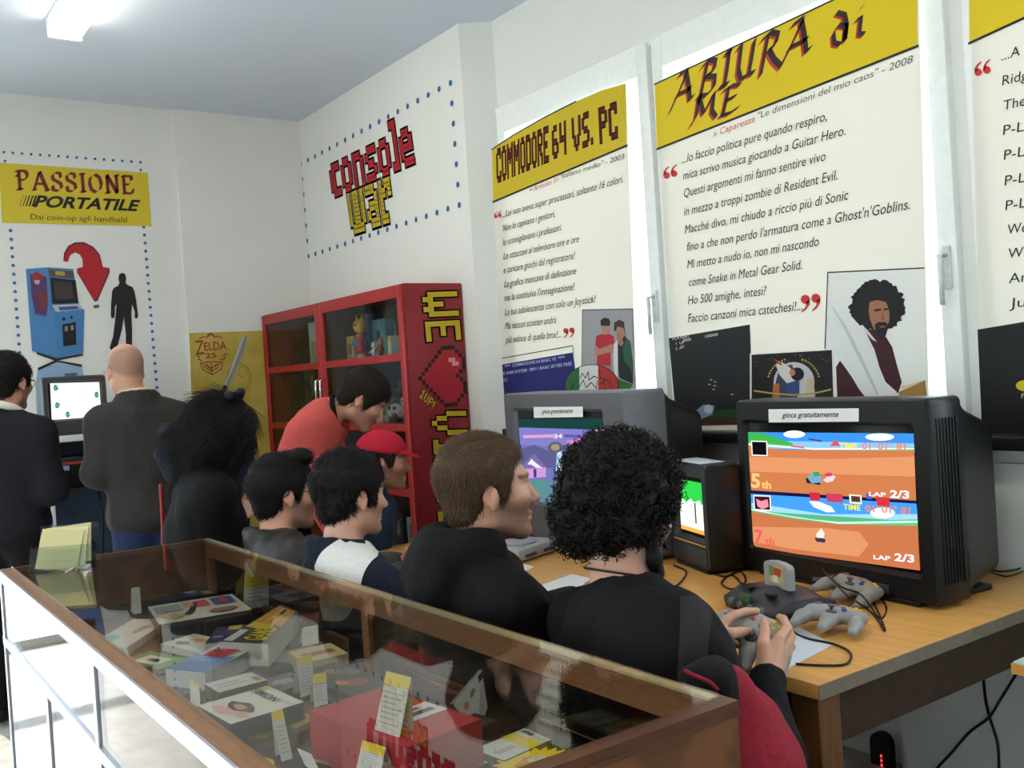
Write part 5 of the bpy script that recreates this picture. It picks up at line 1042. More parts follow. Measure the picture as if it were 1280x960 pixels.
# ================================================================== THINGS IN AND ON THE DISPLAY CASE
G_, Q_, P_6 = Z(120, 680, 3.2), Z(480, 720, 2.783), Z(0, 640, 3)
def quad(zf, pts, z):
    zs = z if hasattr(z, '__len__') else (z, z, z, z)
    return [onz(*zf(*p), zz_) for p, zz_ in zip(pts, zs)]
GRP = 'games and magazines in the display case'
def box_item(name, label, cat, zf, pts, z, th, top, side=None, prints=(), words=(), group=GRP, partname='carton'):
    """pts: front-left, front-right, back-right, back-left corner of the upper face"""
    a, b_, c, d = quad(zf, pts, z); ce = (a+b_+c+d)/4; u = ((b_-a)+(c-d))/2; v = ((d-a)+(c-b_))/2; un = nrm(u); v = v-un*np.dot(v, un)*.85; n = nrm(np.cross(u, v))
    mg = lambda p: V(min(max(p[0], KX0+.02), KX1-.03), max(p[1], KY0+.03), p[2])
    t = thing(name, label, cat, (ce[0], ce[1], max(KS, ce[2]-th)), group=group); o = ce-u/2-v/2
    cs = [mg(o), mg(o+u), mg(o+u+v), mg(o+v)]; b = B(); b.add([q-n*th for q in cs]+cs, [(3, 2, 1, 0), (4, 5, 6, 7), (0, 1, 5, 4), (1, 2, 6, 5), (2, 3, 7, 6), (3, 0, 4, 7)]); b.m[-6:] = [1, 0, 1, 1, 1, 1]
    mk(partname, b, [ink(top), ink(side or top)], t)
    fr = lambda x, y, h: (cs[0]*(1-x)+cs[1]*x)*(1-y)+(cs[3]*(1-x)+cs[2]*x)*y+n*h
    k = .0006
    for nm, col, pl in prints:
        mk(nm, B().add([fr(x, y, k) for x, y in pl], [tuple(range(len(pl)))]), ink(col), t, fix=False); k += .0003
    for nm, col, w_, (x0, y0), (x1, y1), (x2, y2) in words:
        vs, fs = text_geo(w_, .02); m0 = min(q[0] for q in vs); m1 = max(q[0] for q in vs); bb = B()
        bb.add([fr(x0+(x1-x0)*(q[0]-m0)/(m1-m0)+(x2-x0)*q[1]/CAP, y0+(y1-y0)*(q[0]-m0)/(m1-m0)+(y2-y0)*q[1]/CAP, k) for q in vs], fs); mk(nm, bb, ink(col), t, fix=False)
    return t
R4 = lambda x0, y0, x1, y1: [(x0, y0), (x1, y0), (x1, y1), (x0, y1)]
def blob(cx, cy, rx, ry, n=9, s=1):
    rg_ = random.Random(s); return [(cx+rx*(.75+.4*rg_.random())*math.cos(2*PI*k/n), cy+ry*(.75+.4*rg_.random())*math.sin(2*PI*k/n)) for k in range(n)]
box_item('game_box', 'long dark blue box with small yellow marks at the far end of the display case', 'box', G_, [(88, 242), (515, 195), (480, 150), (66, 205)], .782, .035, (40, 46, 62), (34, 30, 30), [('blue_logo', (60, 90, 160), blob(.78, .55, .12, .4, s=2)), ('white_logo', (200, 204, 210), blob(.8, .5, .06, .25, s=3)), ('yellow_mark', (206, 176, 60), blob(.06, .5, .04, .3)), ('yellow_mark', (190, 160, 60), R4(.9, .05, .99, .35)), ('brown_strip', (120, 80, 54), R4(.2, .7, .62, .85))])
box_item('game_box', 'thick white box with red and blue print behind the blue and white book', 'box', G_, [(270, 322), (612, 262), (560, 198), (190, 252)], .805, .06, (206, 200, 186), (50, 44, 42), [('red_print', (190, 70, 60), R4(.5, .55, .66, .9)), ('blue_print', (60, 96, 160), R4(.7, .5, .95, .92)), ('red_print', (200, 60, 50), R4(.8, .6, .88, .95)), ('dark_figure', (50, 44, 48), [(.36, .2), (.44, .35), (.55, .8), (.5, .85), (.4, .5), (.3, .3)]), ('grey_title', (150, 150, 146), R4(.04, .5, .34, .85)), ('tan_print', (180, 150, 110), blob(.2, .25, .12, .15, s=5)), ('brown_print', (150, 100, 70), blob(.75, .22, .18, .14, s=8)), ('pale_red_title', (206, 140, 120), R4(.36, .62, .48, .86))])
box_item('magazine', 'white magazine with teal print, curling at the left side of the display case', 'magazine', G_, [(85, 440), (262, 322), (185, 278), (0, 388)], .772, .022, (204, 208, 196), (180, 178, 170), [('teal_print', (120, 176, 170), blob(.25, .75, .2, .2, s=1)), ('teal_print', (90, 150, 140), blob(.6, .35, .16, .12, s=4)), ('grey_print', (130, 136, 134), blob(.68, .3, .06, .14, s=6))], partname='pages')
box_item('magazine', 'pale teal magazine lying under the curling white one', 'magazine', G_, [(40, 455), (140, 400), (60, 330), (-20, 380)], .75, .007, (150, 176, 166), (180, 178, 170), [('green_print', (120, 160, 110), blob(.4, .5, .25, .25, s=9))], partname='pages')
box_item('magazine', 'green bordered magazine near the aluminium rail of the display case', 'magazine', G_, [(190, 525), (335, 472), (258, 418), (108, 462)], .753, .01, (112, 150, 60), (150, 150, 130), [('white_panel', (216, 212, 196), R4(.3, .25, .8, .8)), ('dark_print', (60, 56, 50), blob(.55, .5, .12, .16, s=7)), ('yellow_print', (206, 200, 100), R4(.05, .6, .25, .9))], partname='pages')
box_item('toy_box', 'small dark box with brown print in front of the green bordered magazine', 'box', G_, [(190, 545), (262, 520), (235, 485), (165, 500)], .758, .015, (66, 52, 56), None, [('brown_print', (130, 90, 76), blob(.5, .5, .25, .3, s=3))])
box_item('magazine', 'white magazine with orange print under the purple book in the case', 'magazine', G_, [(375, 450), (505, 405), (440, 345), (298, 385)], .765, .02, (208, 204, 194), (170, 166, 158), [('orange_print', (206, 150, 60), blob(.65, .6, .15, .2, s=4)), ('dark_print', (80, 76, 80), blob(.3, .7, .14, .14, s=2))], partname='pages')
box_item('book', 'purple covered book in the middle of the display case', 'book', G_, [(430, 402), (575, 385), (612, 322), (490, 330)], .785, .03, (50, 40, 82), (190, 186, 176), [('yellow_print', (206, 176, 70), R4(.4, .72, .8, .98)), ('pale_print', (150, 150, 180), R4(.1, .3, .4, .4))], partname='pages')
box_item('book', 'white and blue book with red lettering strokes in the display case', 'book', G_, [(392, 534), (648, 412), (572, 360), (322, 482)], .815, .042, (204, 206, 206), (176, 176, 172), [('blue_band', (50, 96, 160), R4(0, 0, .3, 1)), ('blue_waves', (90, 140, 196), [(.28, 0), (.5, .05), (.42, .3), (.52, .5), (.4, .7), (.48, 1), (.28, 1)]), ('green_mark', (60, 130, 80), blob(.86, .55, .06, .2, s=5)), ('red_mark', (196, 50, 56), blob(.92, .72, .05, .15, s=3)), ('dark_mark', (40, 44, 50), blob(.76, .5, .05, .12, s=3))]+[('red_stroke', (196, 44, 60), [(.4+.055*k, .2), (.44+.055*k, .2), (.46+.055*k, .8), (.42+.055*k, .8)]) for k in range(6)], partname='pages')
box_item('book', 'thick book with yellow GAMES lettering on a black and orange cover', 'book', G_, [(622, 452), (886, 262), (790, 222), (560, 345)], .835, .055, (44, 38, 40), (206, 202, 192), [('orange_field', (200, 140, 46), R4(.48, .06, .96, .96)), ('dark_mark', (60, 40, 40), blob(.86, .5, .08, .2, s=3)), ('yellow_field', (206, 186, 60), R4(.36, .3, .5, .95)), ('white_mark', (206, 206, 206), R4(.02, .75, .3, .95)), ('orange_stripe', (226, 176, 70), R4(.52, .3, .92, .4)), ('orange_stripe', (226, 176, 70), R4(.52, .55, .92, .65))], [('yellow_lettering', (226, 200, 40), 'GAMES', (.06, .12), (.42, .12), (.06, .6))], partname='pages')
box_item('game_box', 'beige box behind the dark game cases near the window side of the case', 'box', G_, [(812, 478), (996, 442), (950, 390), (788, 430)], .80, .04, (196, 178, 124), (176, 160, 112), [('brown_label', (130, 84, 66), R4(.12, .3, .85, .6))])
box_item('game_case', 'dark case with orange pictures beside the white and yellow price card', 'game case', G_, [(935, 645), (1165, 565), (1020, 448), (868, 498)], .785, .035, (48, 46, 42), (30, 30, 30), [('brown_picture', (130, 80, 50), blob(.5, .3, .25, .14, s=8)), ('orange_picture', (190, 110, 60), blob(.3, .4, .1, .1, s=3)), ('tan_print', (140, 126, 90), blob(.55, .75, .12, .1, s=6)), ('pale_lettering', (150, 150, 146), R4(.1, .62, .3, .7)), ('grey_picture', (90, 92, 88), blob(.72, .6, .16, .12, s=2))])
box_item('game_case', 'dark case with blue and red figures below the orange pictured one', 'game case', G_, [(940, 665), (1110, 620), (1060, 560), (930, 600)], .76, .016, (44, 42, 52), (30, 30, 30), [('blue_figure', (70, 80, 140), blob(.6, .5, .12, .25, s=2)), ('red_figure', (190, 60, 60), blob(.75, .4, .08, .2, s=4)), ('orange_figure', (200, 130, 80), blob(.3, .5, .1, .2, s=9))])
box_item('game_case', 'dark case with a white label behind the white portrait case', 'game case', G_, [(478, 598), (676, 546), (628, 510), (446, 556)], .80, .03, (196, 196, 190), (44, 40, 40), [('grey_lettering', (150, 150, 148), R4(.1, .55, .6, .65)), ('grey_lettering', (160, 160, 158), R4(.1, .3, .7, .4)), ('red_mark', (170, 70, 60), R4(.82, .1, .95, .5))])
box_item('game_case', 'dark case with violet print right of the white labelled case', 'game case', G_, [(690, 600), (840, 560), (800, 505), (650, 545)], .782, .03, (86, 76, 92), (40, 36, 40), [('pale_print', (150, 140, 150), blob(.5, .5, .3, .2, s=3)), ('dark_print', (40, 36, 44), R4(.1, .1, .4, .4))])
box_item('game_box', 'white case with a pink framed portrait and SIMON lettered up its side', 'game case', G_, [(515, 726), (806, 642), (712, 558), (428, 642)], .815, .034, (206, 202, 190), (44, 40, 38), [('pink_hands', (206, 160, 150), blob(.16, .55, .1, .28, s=4)), ('hooded_head', (70, 64, 62), blob(.36, .5, .13, .3, s=2)), ('portrait_face', (190, 140, 120), blob(.35, .48, .07, .16, s=3)), ('pink_hands', (206, 150, 140), blob(.24, .2, .08, .14, s=6)), ('yellow_corner', (206, 186, 70), [(.82, .98), (.98, .98), (.98, .8), (.9, .84)]), ('grey_badge', (110, 110, 116), R4(.74, .75, .84, .85))], [('dark_lettering', (60, 56, 56), 'SIMON', (.72, .96), (.72, .3), (.84, .96))])
box_item('game_case', 'grey brown case lying under the white portrait case', 'game case', G_, [(545, 830), (760, 770), (800, 690), (505, 750)], .772, .03, (92, 84, 70), (120, 112, 104), [('gold_print', (170, 140, 60), blob(.5, .4, .2, .2, s=5)), ('pale_print', (180, 170, 140), blob(.75, .6, .1, .2, s=4))])
box_item('magazine', 'colourful yellow and pink leaflet left of the big red box', 'magazine', G_, [(770, 760), (860, 700), (850, 660), (760, 690)], .775, .012, (190, 150, 90), (150, 130, 100), [('pink_print', (206, 120, 110), blob(.6, .6, .2, .3, s=2)), ('yellow_print', (216, 196, 80), blob(.25, .4, .15, .2, s=3))], partname='pages')
box_item('game_case', 'dark case with gold creature picture at the bottom edge of the photo', 'game case', G_, [(640, 960), (800, 905), (740, 800), (590, 850)], .765, .02, (56, 52, 46), (36, 34, 34), [('gold_creature', (206, 170, 60), blob(.45, .55, .24, .22, s=8)), ('pale_creature', (206, 200, 150), blob(.35, .35, .14, .1, s=2))])
box_item('game_case', 'olive dark case between the gold creature case and the big red box', 'game case', G_, [(820, 880), (1000, 930), (960, 800), (790, 770)], .762, .02, (52, 52, 40), (36, 34, 34), [('gold_strip', (190, 160, 80), R4(.55, .2, .9, .35)), ('green_print', (80, 90, 60), blob(.3, .6, .18, .2, s=2))])
box_item('game_box', 'grey box close to the aluminium rail beside the leaning price card', 'box', P_6, [(640, 700), (770, 660), (700, 585), (575, 625)], .775, .035, (84, 82, 86), (130, 118, 120), [('print', (120, 116, 116), blob(.5, .5, .3, .2, s=2))])
zid = lambda x, y: (x, y)
t = box_item('red_box', 'big bright red cardboard box in the near half of the display case', 'box', zid, [(508, 932), (600, 902), (480, 856), (385, 891)], .85, .09, (168, 34, 44), (160, 30, 40), [('white_label', (206, 204, 200), R4(.42, .3, .98, .52)), ('dark_lettering', (60, 50, 70), R4(.5, .36, .9, .42)), ('red_lettering', (150, 40, 60), R4(.5, .44, .8, .48))])
box_item('disc_case', 'white disc case with four small pictures leaning against a dark box', 'disc case', zid, [(600, 917), (640, 868), (594, 846), (563, 884)], (.76, .80, .86, .82), .01, (206, 206, 200), (90, 90, 90), [('yellow_picture', (200, 170, 70), blob(.62, .3, .1, .1, s=2)), ('red_picture', (190, 60, 56), blob(.3, .3, .1, .12, s=3)), ('green_picture', (110, 150, 80), blob(.55, .75, .1, .1, s=5)), ('pink_picture', (206, 130, 110), blob(.25, .7, .1, .1, s=8)), ('dark_corner', (40, 30, 36), R4(.82, .8, .98, .97))])
box_item('game_case', 'white case with a yellow band near the close end of the display case', 'game case', Q_, [(418, 642), (584, 570), (500, 524), (312, 604)], .785, .03, (196, 196, 188), (50, 48, 52), [('yellow_band', (214, 190, 40), R4(.52, 0, .78, 1)), ('grey_lettering', (160, 160, 156), R4(.08, .3, .45, .5)), ('dark_corner', (40, 30, 50), R4(.86, .5, .95, .9))])
box_item('game_box', 'black box with an olive picture at the near right corner of the display case', 'box', Q_, [(742, 595), (990, 500), (850, 412), (686, 520)], .815, .06, (22, 24, 26), (16, 16, 18), [('olive_picture', (70, 66, 40), R4(.42, .15, .92, .85)), ('gold_print', (120, 96, 44), blob(.65, .5, .15, .2, s=3)), ('brown_print', (90, 54, 40), blob(.85, .5, .07, .2, s=5))])
box_item('game_box', 'dark red box with a yellow spot beyond the white disc case', 'box', Q_, [(200, 425), (345, 380), (275, 290), (148, 300)], .80, .045, (92, 26, 28), (60, 20, 22), [('yellow_spot', (190, 160, 40), blob(.6, .4, .1, .14, s=4))])
box_item('game_case', 'dark case with pale red print at the bottom centre of the photo', 'game case', Q_, [(250, 690), (385, 640), (330, 598), (190, 645)], .772, .018, (196, 176, 166), (60, 40, 40), [('red_print', (170, 70, 60), blob(.5, .5, .25, .2, s=3)), ('dark_print', (70, 50, 50), blob(.75, .6, .1, .2, s=5))])
box_item('paper_leaflet', 'cream paper leaflet under the near price cards', 'leaflet', Q_, [(20, 690), (250, 690), (150, 610), (60, 640)], .765, .003, (206, 190, 150), None, [('tan_print', (176, 150, 110), blob(.5, .4, .2, .2, s=3))], partname='sheet')
# dark cases in the shade of the window side
rr = random.Random(11); 
for k, (lb, y, col, pc_) in enumerate([('black case with grey emblem nearest the middle post of the window side', 2.02, (30, 30, 34), (110, 110, 110)), ('black case with green streak along the window side of the case', 1.84, (26, 32, 30), (70, 110, 80)), ('dark brown case with gold dots along the window side of the case', 1.62, (48, 34, 26), (160, 130, 60)), ('black case with pale streaks by the far half of the window side', 2.36, (30, 34, 38), (130, 136, 136)), ('slate case with blue streak by the far half of the window side', 2.62, (44, 48, 56), (80, 100, 140)), ('black case with red streak at the far right corner of the shelf', 2.9, (32, 28, 30), (140, 50, 46))]):
    x0, x1 = .86, 1.02; t = thing('game_case', lb, 'game case', (.94, y, KS), group=GRP); h = .03+.012*(k % 3); Rz = rotz(rr.uniform(-.25, .25)); c = V(.935, y, KS)
    mk('carton', B().at(Rz, c).box((0, 0, h/2), (.14, .17, h), bev=.002), ink(col), t); b = B().at(Rz, c); b.add([V(x, y_, h+.0006) for x, y_ in blob(0, .0, .05, .05, 11, k)], [tuple(range(11))]); mk('print', b, ink(pc_), t, fix=False); b = B().at(Rz, c); b.add([V(x, y_, h+.0008) for x, y_ in ((-.06, .055), (.06, .05), (.06, .062), (-.06, .068))], [(0, 1, 2, 3)]); mk('title', b, ink(pc_), t, fix=False)
# starburst card
ce = onz(668, 941, .80); t = thing('starburst_card', 'yellow starburst card with orange centre at the near edge of the display case', 'card', (ce[0], ce[1], KS), group=None)
Rz = rotz(.3); st = [((.066 if k % 2 else .05)*math.cos(2*PI*k/44), (.066 if k % 2 else .05)*math.sin(2*PI*k/44)) for k in range(44)]
b = B(); b.prism(st, lambda x, y, o: ce+V(x*1.15, y, o-.02+x*.0), .003); mk('star_sheet', b, ink((220, 190, 40)), t); bb = B(); bb.add([ce+V(x, y, -.0162) for x, y in blob(0, 0, .036, .03, 12, 3)], [tuple(range(12))]); mk('orange_centre', bb, ink((206, 140, 60)), t, fix=False); bb = B(); bb.add([ce+V(x, y, -.0158) for x, y in blob(.012, .008, .018, .014, 10, 5)], [tuple(range(10))]); mk('pale_centre', bb, ink((206, 200, 170)), t, fix=False)
# price cards: folded white cards with a yellow head
def price_card(label, bl, br, tl, z, D=None, yellow=.22, plain=False):
    a = onz(*bl, z); c = onz(*br, z); dep = np.dot(a-CPOS, CF)*1.0; tp = W_(tl[0], tl[1], dep*1.01); up = tp-a; up = up-nrm(c-a)*np.dot(up, nrm(c-a))*.3; u = c-a; n = nrm(np.cross(u, up))
    t = thing('price_card', label, 'price card', (a+c)/2, group='white and yellow price cards in the display case'); fr = lambda x, y, h: a+u*x+up*y+n*h
    b = B(); b.prism([(0, 0), (1, 0), (1, 1), (0, 1)], lambda x, y, o: fr(x, y, -o), .001); b.add([fr(0, .98, -.001), fr(1, .98, -.001), fr(1, .02, -.001)-nrm(V(n[0], n[1], 0))*.03, fr(0, .02, -.001)-nrm(V(n[0], n[1], 0))*.03], [(0, 1, 2, 3)]); mk('folded_card', b, mat('white_card', (206, 204, 196), rough=.7, var=.01), t)
    if not plain: mk('yellow_head', B().add([fr(0, 1-yellow, .0006), fr(1, 1-yellow, .0006), fr(1, 1, .0006), fr(0, 1, .0006)], [(0, 1, 2, 3)]), ink((222, 192, 30)), t, fix=False)
    b = B()
    for k in range(7 if not plain else 4):
        y = .66-.085*k; b.add([fr(.1, y, .0006), fr(.9-.12*(k % 3), y, .0006), fr(.9-.12*(k % 3), y+.02, .0006), fr(.1, y+.02, .0006)], [(0, 1, 2, 3)])
    mk('fine_lettering', b, ink((150, 148, 146)), t, fix=False)
def W_(px_, py_, D): return CPOS+ray(px_, py_)/FPX*D
price_card('largest price card, standing on the big red box', (468, 912), (499, 922), (484, 839), .851, yellow=.22)
price_card('price card in front of the big red box at the bottom of the photo', (445, 962), (474, 972), (453, 925), .80, yellow=.3)
price_card('price card between the portrait case and the orange pictured dark case', (393, 884), (410, 880), (392, 843), .79, yellow=.3)
price_card('plain white price card behind the one beside the orange pictured case', (376, 872), (394, 866), (373, 822), .785, yellow=.2)
price_card('plain price card standing before the long dark blue box', (166, 768), (177, 766), (165, 735), .775, plain=True)
price_card('tall price card beside the grey box at the aluminium rail', (239, 893), (251, 905), (236, 846), .755, yellow=.12)
price_card('price card leaning before the grey brown case under the portrait', (352, 952), (366, 948), (338, 890), .765, yellow=.2)
price_card('tall yellow topped folded card standing by the window side of the case', (307, 762), (336, 757), (309, 705), .775, yellow=.55)
price_card('short white card standing between the GAMES book and the beige box', (378, 808), (398, 804), (380, 784), .80, plain=True)
price_card('small tilted price card at the lower middle edge of the photo', (382, 958), (400, 966), (368, 934), .77, plain=True)
# acrylic leaflet holder on the glass
o = onz(38, 716, KZ+.007); o2 = onz(86, 712, KZ+.007); u = nrm(o2-o); w_ = V(-u[1], u[0], 0); t = thing('leaflet_holder', 'clear acrylic leaflet holder on the far left corner of the display case', 'leaflet holder', o)
R = np.stack([u, w_, V(0, 0, 1)], 1); M_ac = glass('clear_acrylic', (238, 242, 242), 1.45); L = .17
b = B().at(R, o); b.box((L/2, .035, .003), (L, .11, .004)); mk('base_plate', b, M_ac, t); b = B().at(R@rotx(-.35), o+R@V(0, .02, .004)); b.box((L/2, .04, .07), (L, .003, .14)); mk('rear_sheet', b, M_ac, t); b = B().at(R@rotx(-.35), o+R@V(0, -.012, .004)); b.box((L/2, 0, .035), (L, .003, .07)); mk('front_sheet', b, M_ac, t)
for x in (0, L): mk('side_sheet', B().at(R@rotx(-.35), o+R@V(x, 0, .004)).box((0, .02, .04), (.003, .045, .08)), M_ac, t)
for k, (lb, col, dx) in enumerate([('cream leaflet foremost in the acrylic holder', (206, 196, 140), .0), ('pale yellow leaflet in the middle of the acrylic holder', (214, 206, 160), .02), ('creased ivory leaflet hindmost in the acrylic holder', (196, 186, 130), .035)]):
    Rk = R@rotx(-.35-.03*k)@rotz(.0)@roty(.12-.1*k); ok = o+R@V(.012+dx, .002+.008*k, .01)
    b = B().at(Rk, ok); n_ = 7; b.loft([[(.0, .002*math.sin(i)-0+.006*(i/n_)**2, .02*i), (.12, .002*math.cos(i)+.006*(i/n_)**2, .02*i), (.12, .004+.006*(i/n_)**2, .02*i), (0, .004+.006*(i/n_)**2, .02*i)] for i in range(n_)]); setp(mk('leaflet', b, ink(col), loc=ok), lb, 'leaflet', 'leaflets in the acrylic holder')
q1, q2 = onz(82, 716, KZ+.009), onz(108, 702, KZ+.009); setp(mk('pen', B().cyl(q1+V(0, 0, .002), q2+V(0, 0, .002), .003, 8), ink((206, 200, 180)), loc=q1), 'pale stick lying on the case glass beside the leaflet holder', 'stick')
# ================================================================== PEOPLE
def W(px_, py_, D): return CPOS+ray(px_, py_)/FPX*D      # a point at distance D in front of the camera plane
def skin_mat():
    if 'skin' in MATS: return MATS['skin']
    m = mat('skin', (200, 150, 125), rough=.5, var=0); n = m.node_tree.nodes; l = m.node_tree.links
    a = n.new('ShaderNodeAttribute'); a.attribute_name = 'tint'; b = n['Principled BSDF']; l.new(a.outputs['Color'], b.inputs['Base Color'])
    b.inputs['Subsurface Weight'].default_value = .12; b.inputs['Subsurface Radius'].default_value = (.01, .004, .002); b.inputs['Subsurface Scale'].default_value = .6
    return m
def L3c(c): return np.array([s2l(x) for x in c])
def frame(phi, pitch=0, roll=0):
    """forward, left, up as columns: heading phi (degrees from +X), pitch down, roll to the left"""
    return rotz(math.radians(phi))@roty(math.radians(pitch))@rotx(math.radians(-roll))
def cloth(name, col, bump=.25, scale=60, rough=.85, var=.05): return mat(name, col, rough=rough, var=var, scale=scale, bump=bump, spec=.2)
def folds(vs, fs, amp, freq, seed=0, aniso=(1, 1, .45)):
    n = np.zeros_like(vs); a, b, c, d = (vs[fs[:, i]] for i in range(4)); fn = np.cross(c-a, d-b)
    for i in range(4): np.add.at(n, fs[:, i], fn)
    n /= np.maximum(np.linalg.norm(n, axis=1), 1e-9)[:, None]
    ax = np.array(aniso)*freq; out = vs.copy(); r = np.zeros(len(vs))
    for i, p in enumerate(vs): r[i] = mnoise.noise(Vector((p*ax+seed*3.7).tolist()))+.5*mnoise.noise(Vector((p*ax*2.1+seed).tolist()))
    return out+n*(amp*r)[:, None], n
class Hd:
    def __init__(s, c, phi, pitch=0, roll=0, k=1.0): s.c = V(c); s.R = frame(phi, pitch, roll); s.k = k
    def p(s, x, y, z): return s.c+s.R@(V(x, y, z)*s.k)
    def loc(s, v): return (v-s.c)@s.R/s.k
def head_shapes(s, h, nose=1.0, beard=0):
    k = h.k; R = h.R
    s.ell(h.p(-.016, 0, .036), V(.098, .077, .086)*k, R, k=.03); s.ell(h.p(.03, 0, -.03), V(.064, .061, .088)*k, R, k=.03)
    s.ell(h.p(-.03, 0, -.02), V(.07, .064, .06)*k, R, k=.03)
    for y in (-1, 1):
        s.cone(h.p(.0, y*.052, -.075), h.p(.066, y*.016, -.106), .016*k, .014*k, k=.03)
        s.ell(h.p(.062, y*.042, -.022), V(.024, .022, .018)*k, R, k=.03)
    s.ell(h.p(.074, 0, -.104), V(.019, .024, .017)*k, R, k=.02); s.ell(h.p(.076, 0, .027), V(.02, .05, .012)*k, R, k=.02)
    for y in (-1, 1): s.ell(h.p(.096, y*.031, .004), V(.016, .018, .011)*k, R, k=.012, sub=True); s.ell(h.p(.073, y*.031, .004), V(.0135, .015, .0125)*k, R, k=.003)
    s.cone(h.p(.088, 0, .012), h.p(.108*nose, 0, -.03), .008*k, .011*k, k=.012); s.ell(h.p(.112*nose, 0, -.034), V(.012, .011, .0095)*k, R, k=.01)
    for y in (-1, 1): s.ell(h.p(.098, y*.012, -.038), V(.011, .009, .008)*k, R, k=.008)
    s.ell(h.p(.091, 0, -.0655), V(.0085, .022, .006)*k, R, k=.006); s.ell(h.p(.089, 0, -.078), V(.0085, .019, .0062)*k, R, k=.006)
    for y in (-1, 1):
        Re = R@rotz(y*.35)@roty(-.18)
        s.ell(h.p(-.012, y*.079, -.006), V(.0185, .0085, .0305)*k, Re, k=.006); s.ell(h.p(-.016, y*.086, -.002), V(.011, .006, .02)*k, Re, k=.004, sub=True); s.ell(h.p(-.006, y*.081, -.034), V(.009, .007, .009)*k, Re, k=.006)
def hand_shapes(s, w, d, n, side, curl=(.5, .6, .4), spread=.06, k=1.0, thumb=(.55, .75, .35), tcurl=.5):
    """wrist, finger direction, palm normal, side = direction towards the thumb"""
    d = nrm(d); n = nrm(n-d*np.dot(n, d)); sd = nrm(side-d*np.dot(side, d)-n*np.dot(side, n)); w = V(w)
    for i in range(4):
        o = sd*(.031-.0205*i)*k; s.cone(w+sd*(.014-.009*i)*k+d*.012*k, w+o+d*(.083-.004*abs(i-1.2))*k, .0145*k, .0125*k, k=.012)
    for i, ln in enumerate((.92, 1.0, .94, .76)):
        o = sd*(.031-.0205*i)*k; p = w+o+d*(.083-.004*abs(i-1.2))*k; a = 0; fd = nrm(d+sd*spread*(1.5-i)); rs = [.0095*k, .0088*k, .008*k, .0066*k]
        for j, sl in enumerate((.044, .027, .021)):
            c_ = curl[j] if not isinstance(curl[j], (list, tuple)) else curl[j][i]
            a += c_; q = p+(fd*math.cos(a)+n*math.sin(a))*sl*ln*k; s.cone(p, q, rs[j], rs[j+1], k=.004); p = q
    p = w+sd*.026*k+d*.022*k; td = nrm(d*thumb[0]+sd*thumb[1]+n*thumb[2]); q = p+td*.038*k; s.cone(p, q, .0145*k, .0105*k, k=.01)
    td = nrm(td*(1-tcurl*.5)+d*tcurl*.7+n*tcurl*.3); q2 = q+td*.03*k; s.cone(q, q2, .0105*k, .0092*k, k=.004); td = nrm(td+d*.3*tcurl); s.cone(q2, q2+td*.024*k, .0092*k, .007*k, k=.004)
def strands(vs, fs, n, h, flow, length, width, lift=.3, seed=1, jitter=.35, mask=None, segs=4, curl=0):
    rg = np.random.default_rng(seed); a, b, c, d = (vs[fs[:, i]] for i in range(4)); fn = np.cross(c-a, d-b); ar = np.linalg.norm(fn, axis=1); fn /= np.maximum(ar, 1e-12)[:, None]
    ce = (a+b+c+d)/4
    if mask is not None: ar = ar*mask(h.loc(ce))
    pick = rg.choice(len(fs), n, p=ar/ar.sum()); u = rg.random((n, 2)); P = (a[pick]*(1-u[:, :1])+b[pick]*u[:, :1])*(1-u[:, 1:])+(d[pick]*(1-u[:, :1])+c[pick]*u[:, :1])*u[:, 1:]
    N = fn[pick]; D = flow(h.loc(P))@h.R.T; D = D-N*(D*N).sum(1)[:, None]; D /= np.maximum(np.linalg.norm(D, axis=1), 1e-6)[:, None]
    D = D+rg.normal(0, jitter, (n, 3)); D = D-N*(D*N).sum(1)[:, None]*.8; D /= np.maximum(np.linalg.norm(D, axis=1), 1e-6)[:, None]
    Ln = length*(.6+.8*rg.random(n))[:, None]; S_ = np.cross(D, N); S_ /= np.maximum(np.linalg.norm(S_, axis=1), 1e-6)[:, None]
    VV = []; ph = rg.random(n)*2*PI
    for j in range(segs+1):
        t = j/segs; c_ = P+D*Ln*t+N*(lift*Ln*math.sin(t*2.2)*.5-.001)
        if curl: c_ = c_+(S_*np.cos(ph+t*5)[:, None]+N*np.sin(ph+t*5)[:, None])*curl*t
        w_ = width*(1-t*.85)*(1 if j else .8)
        VV += [c_+S_*w_, c_+N*w_*.9, c_-S_*w_]
    Va = np.stack(VV, 1).reshape(-1, 3); m = 3*(segs+1); base = np.arange(n)[:, None]*m; F = []
    for j in range(segs):
        for e in range(2): F.append(base+np.array([[3*j+e, 3*j+e+1, 3*j+e+4, 3*j+e+3]]))
    return Va, np.concatenate(F)
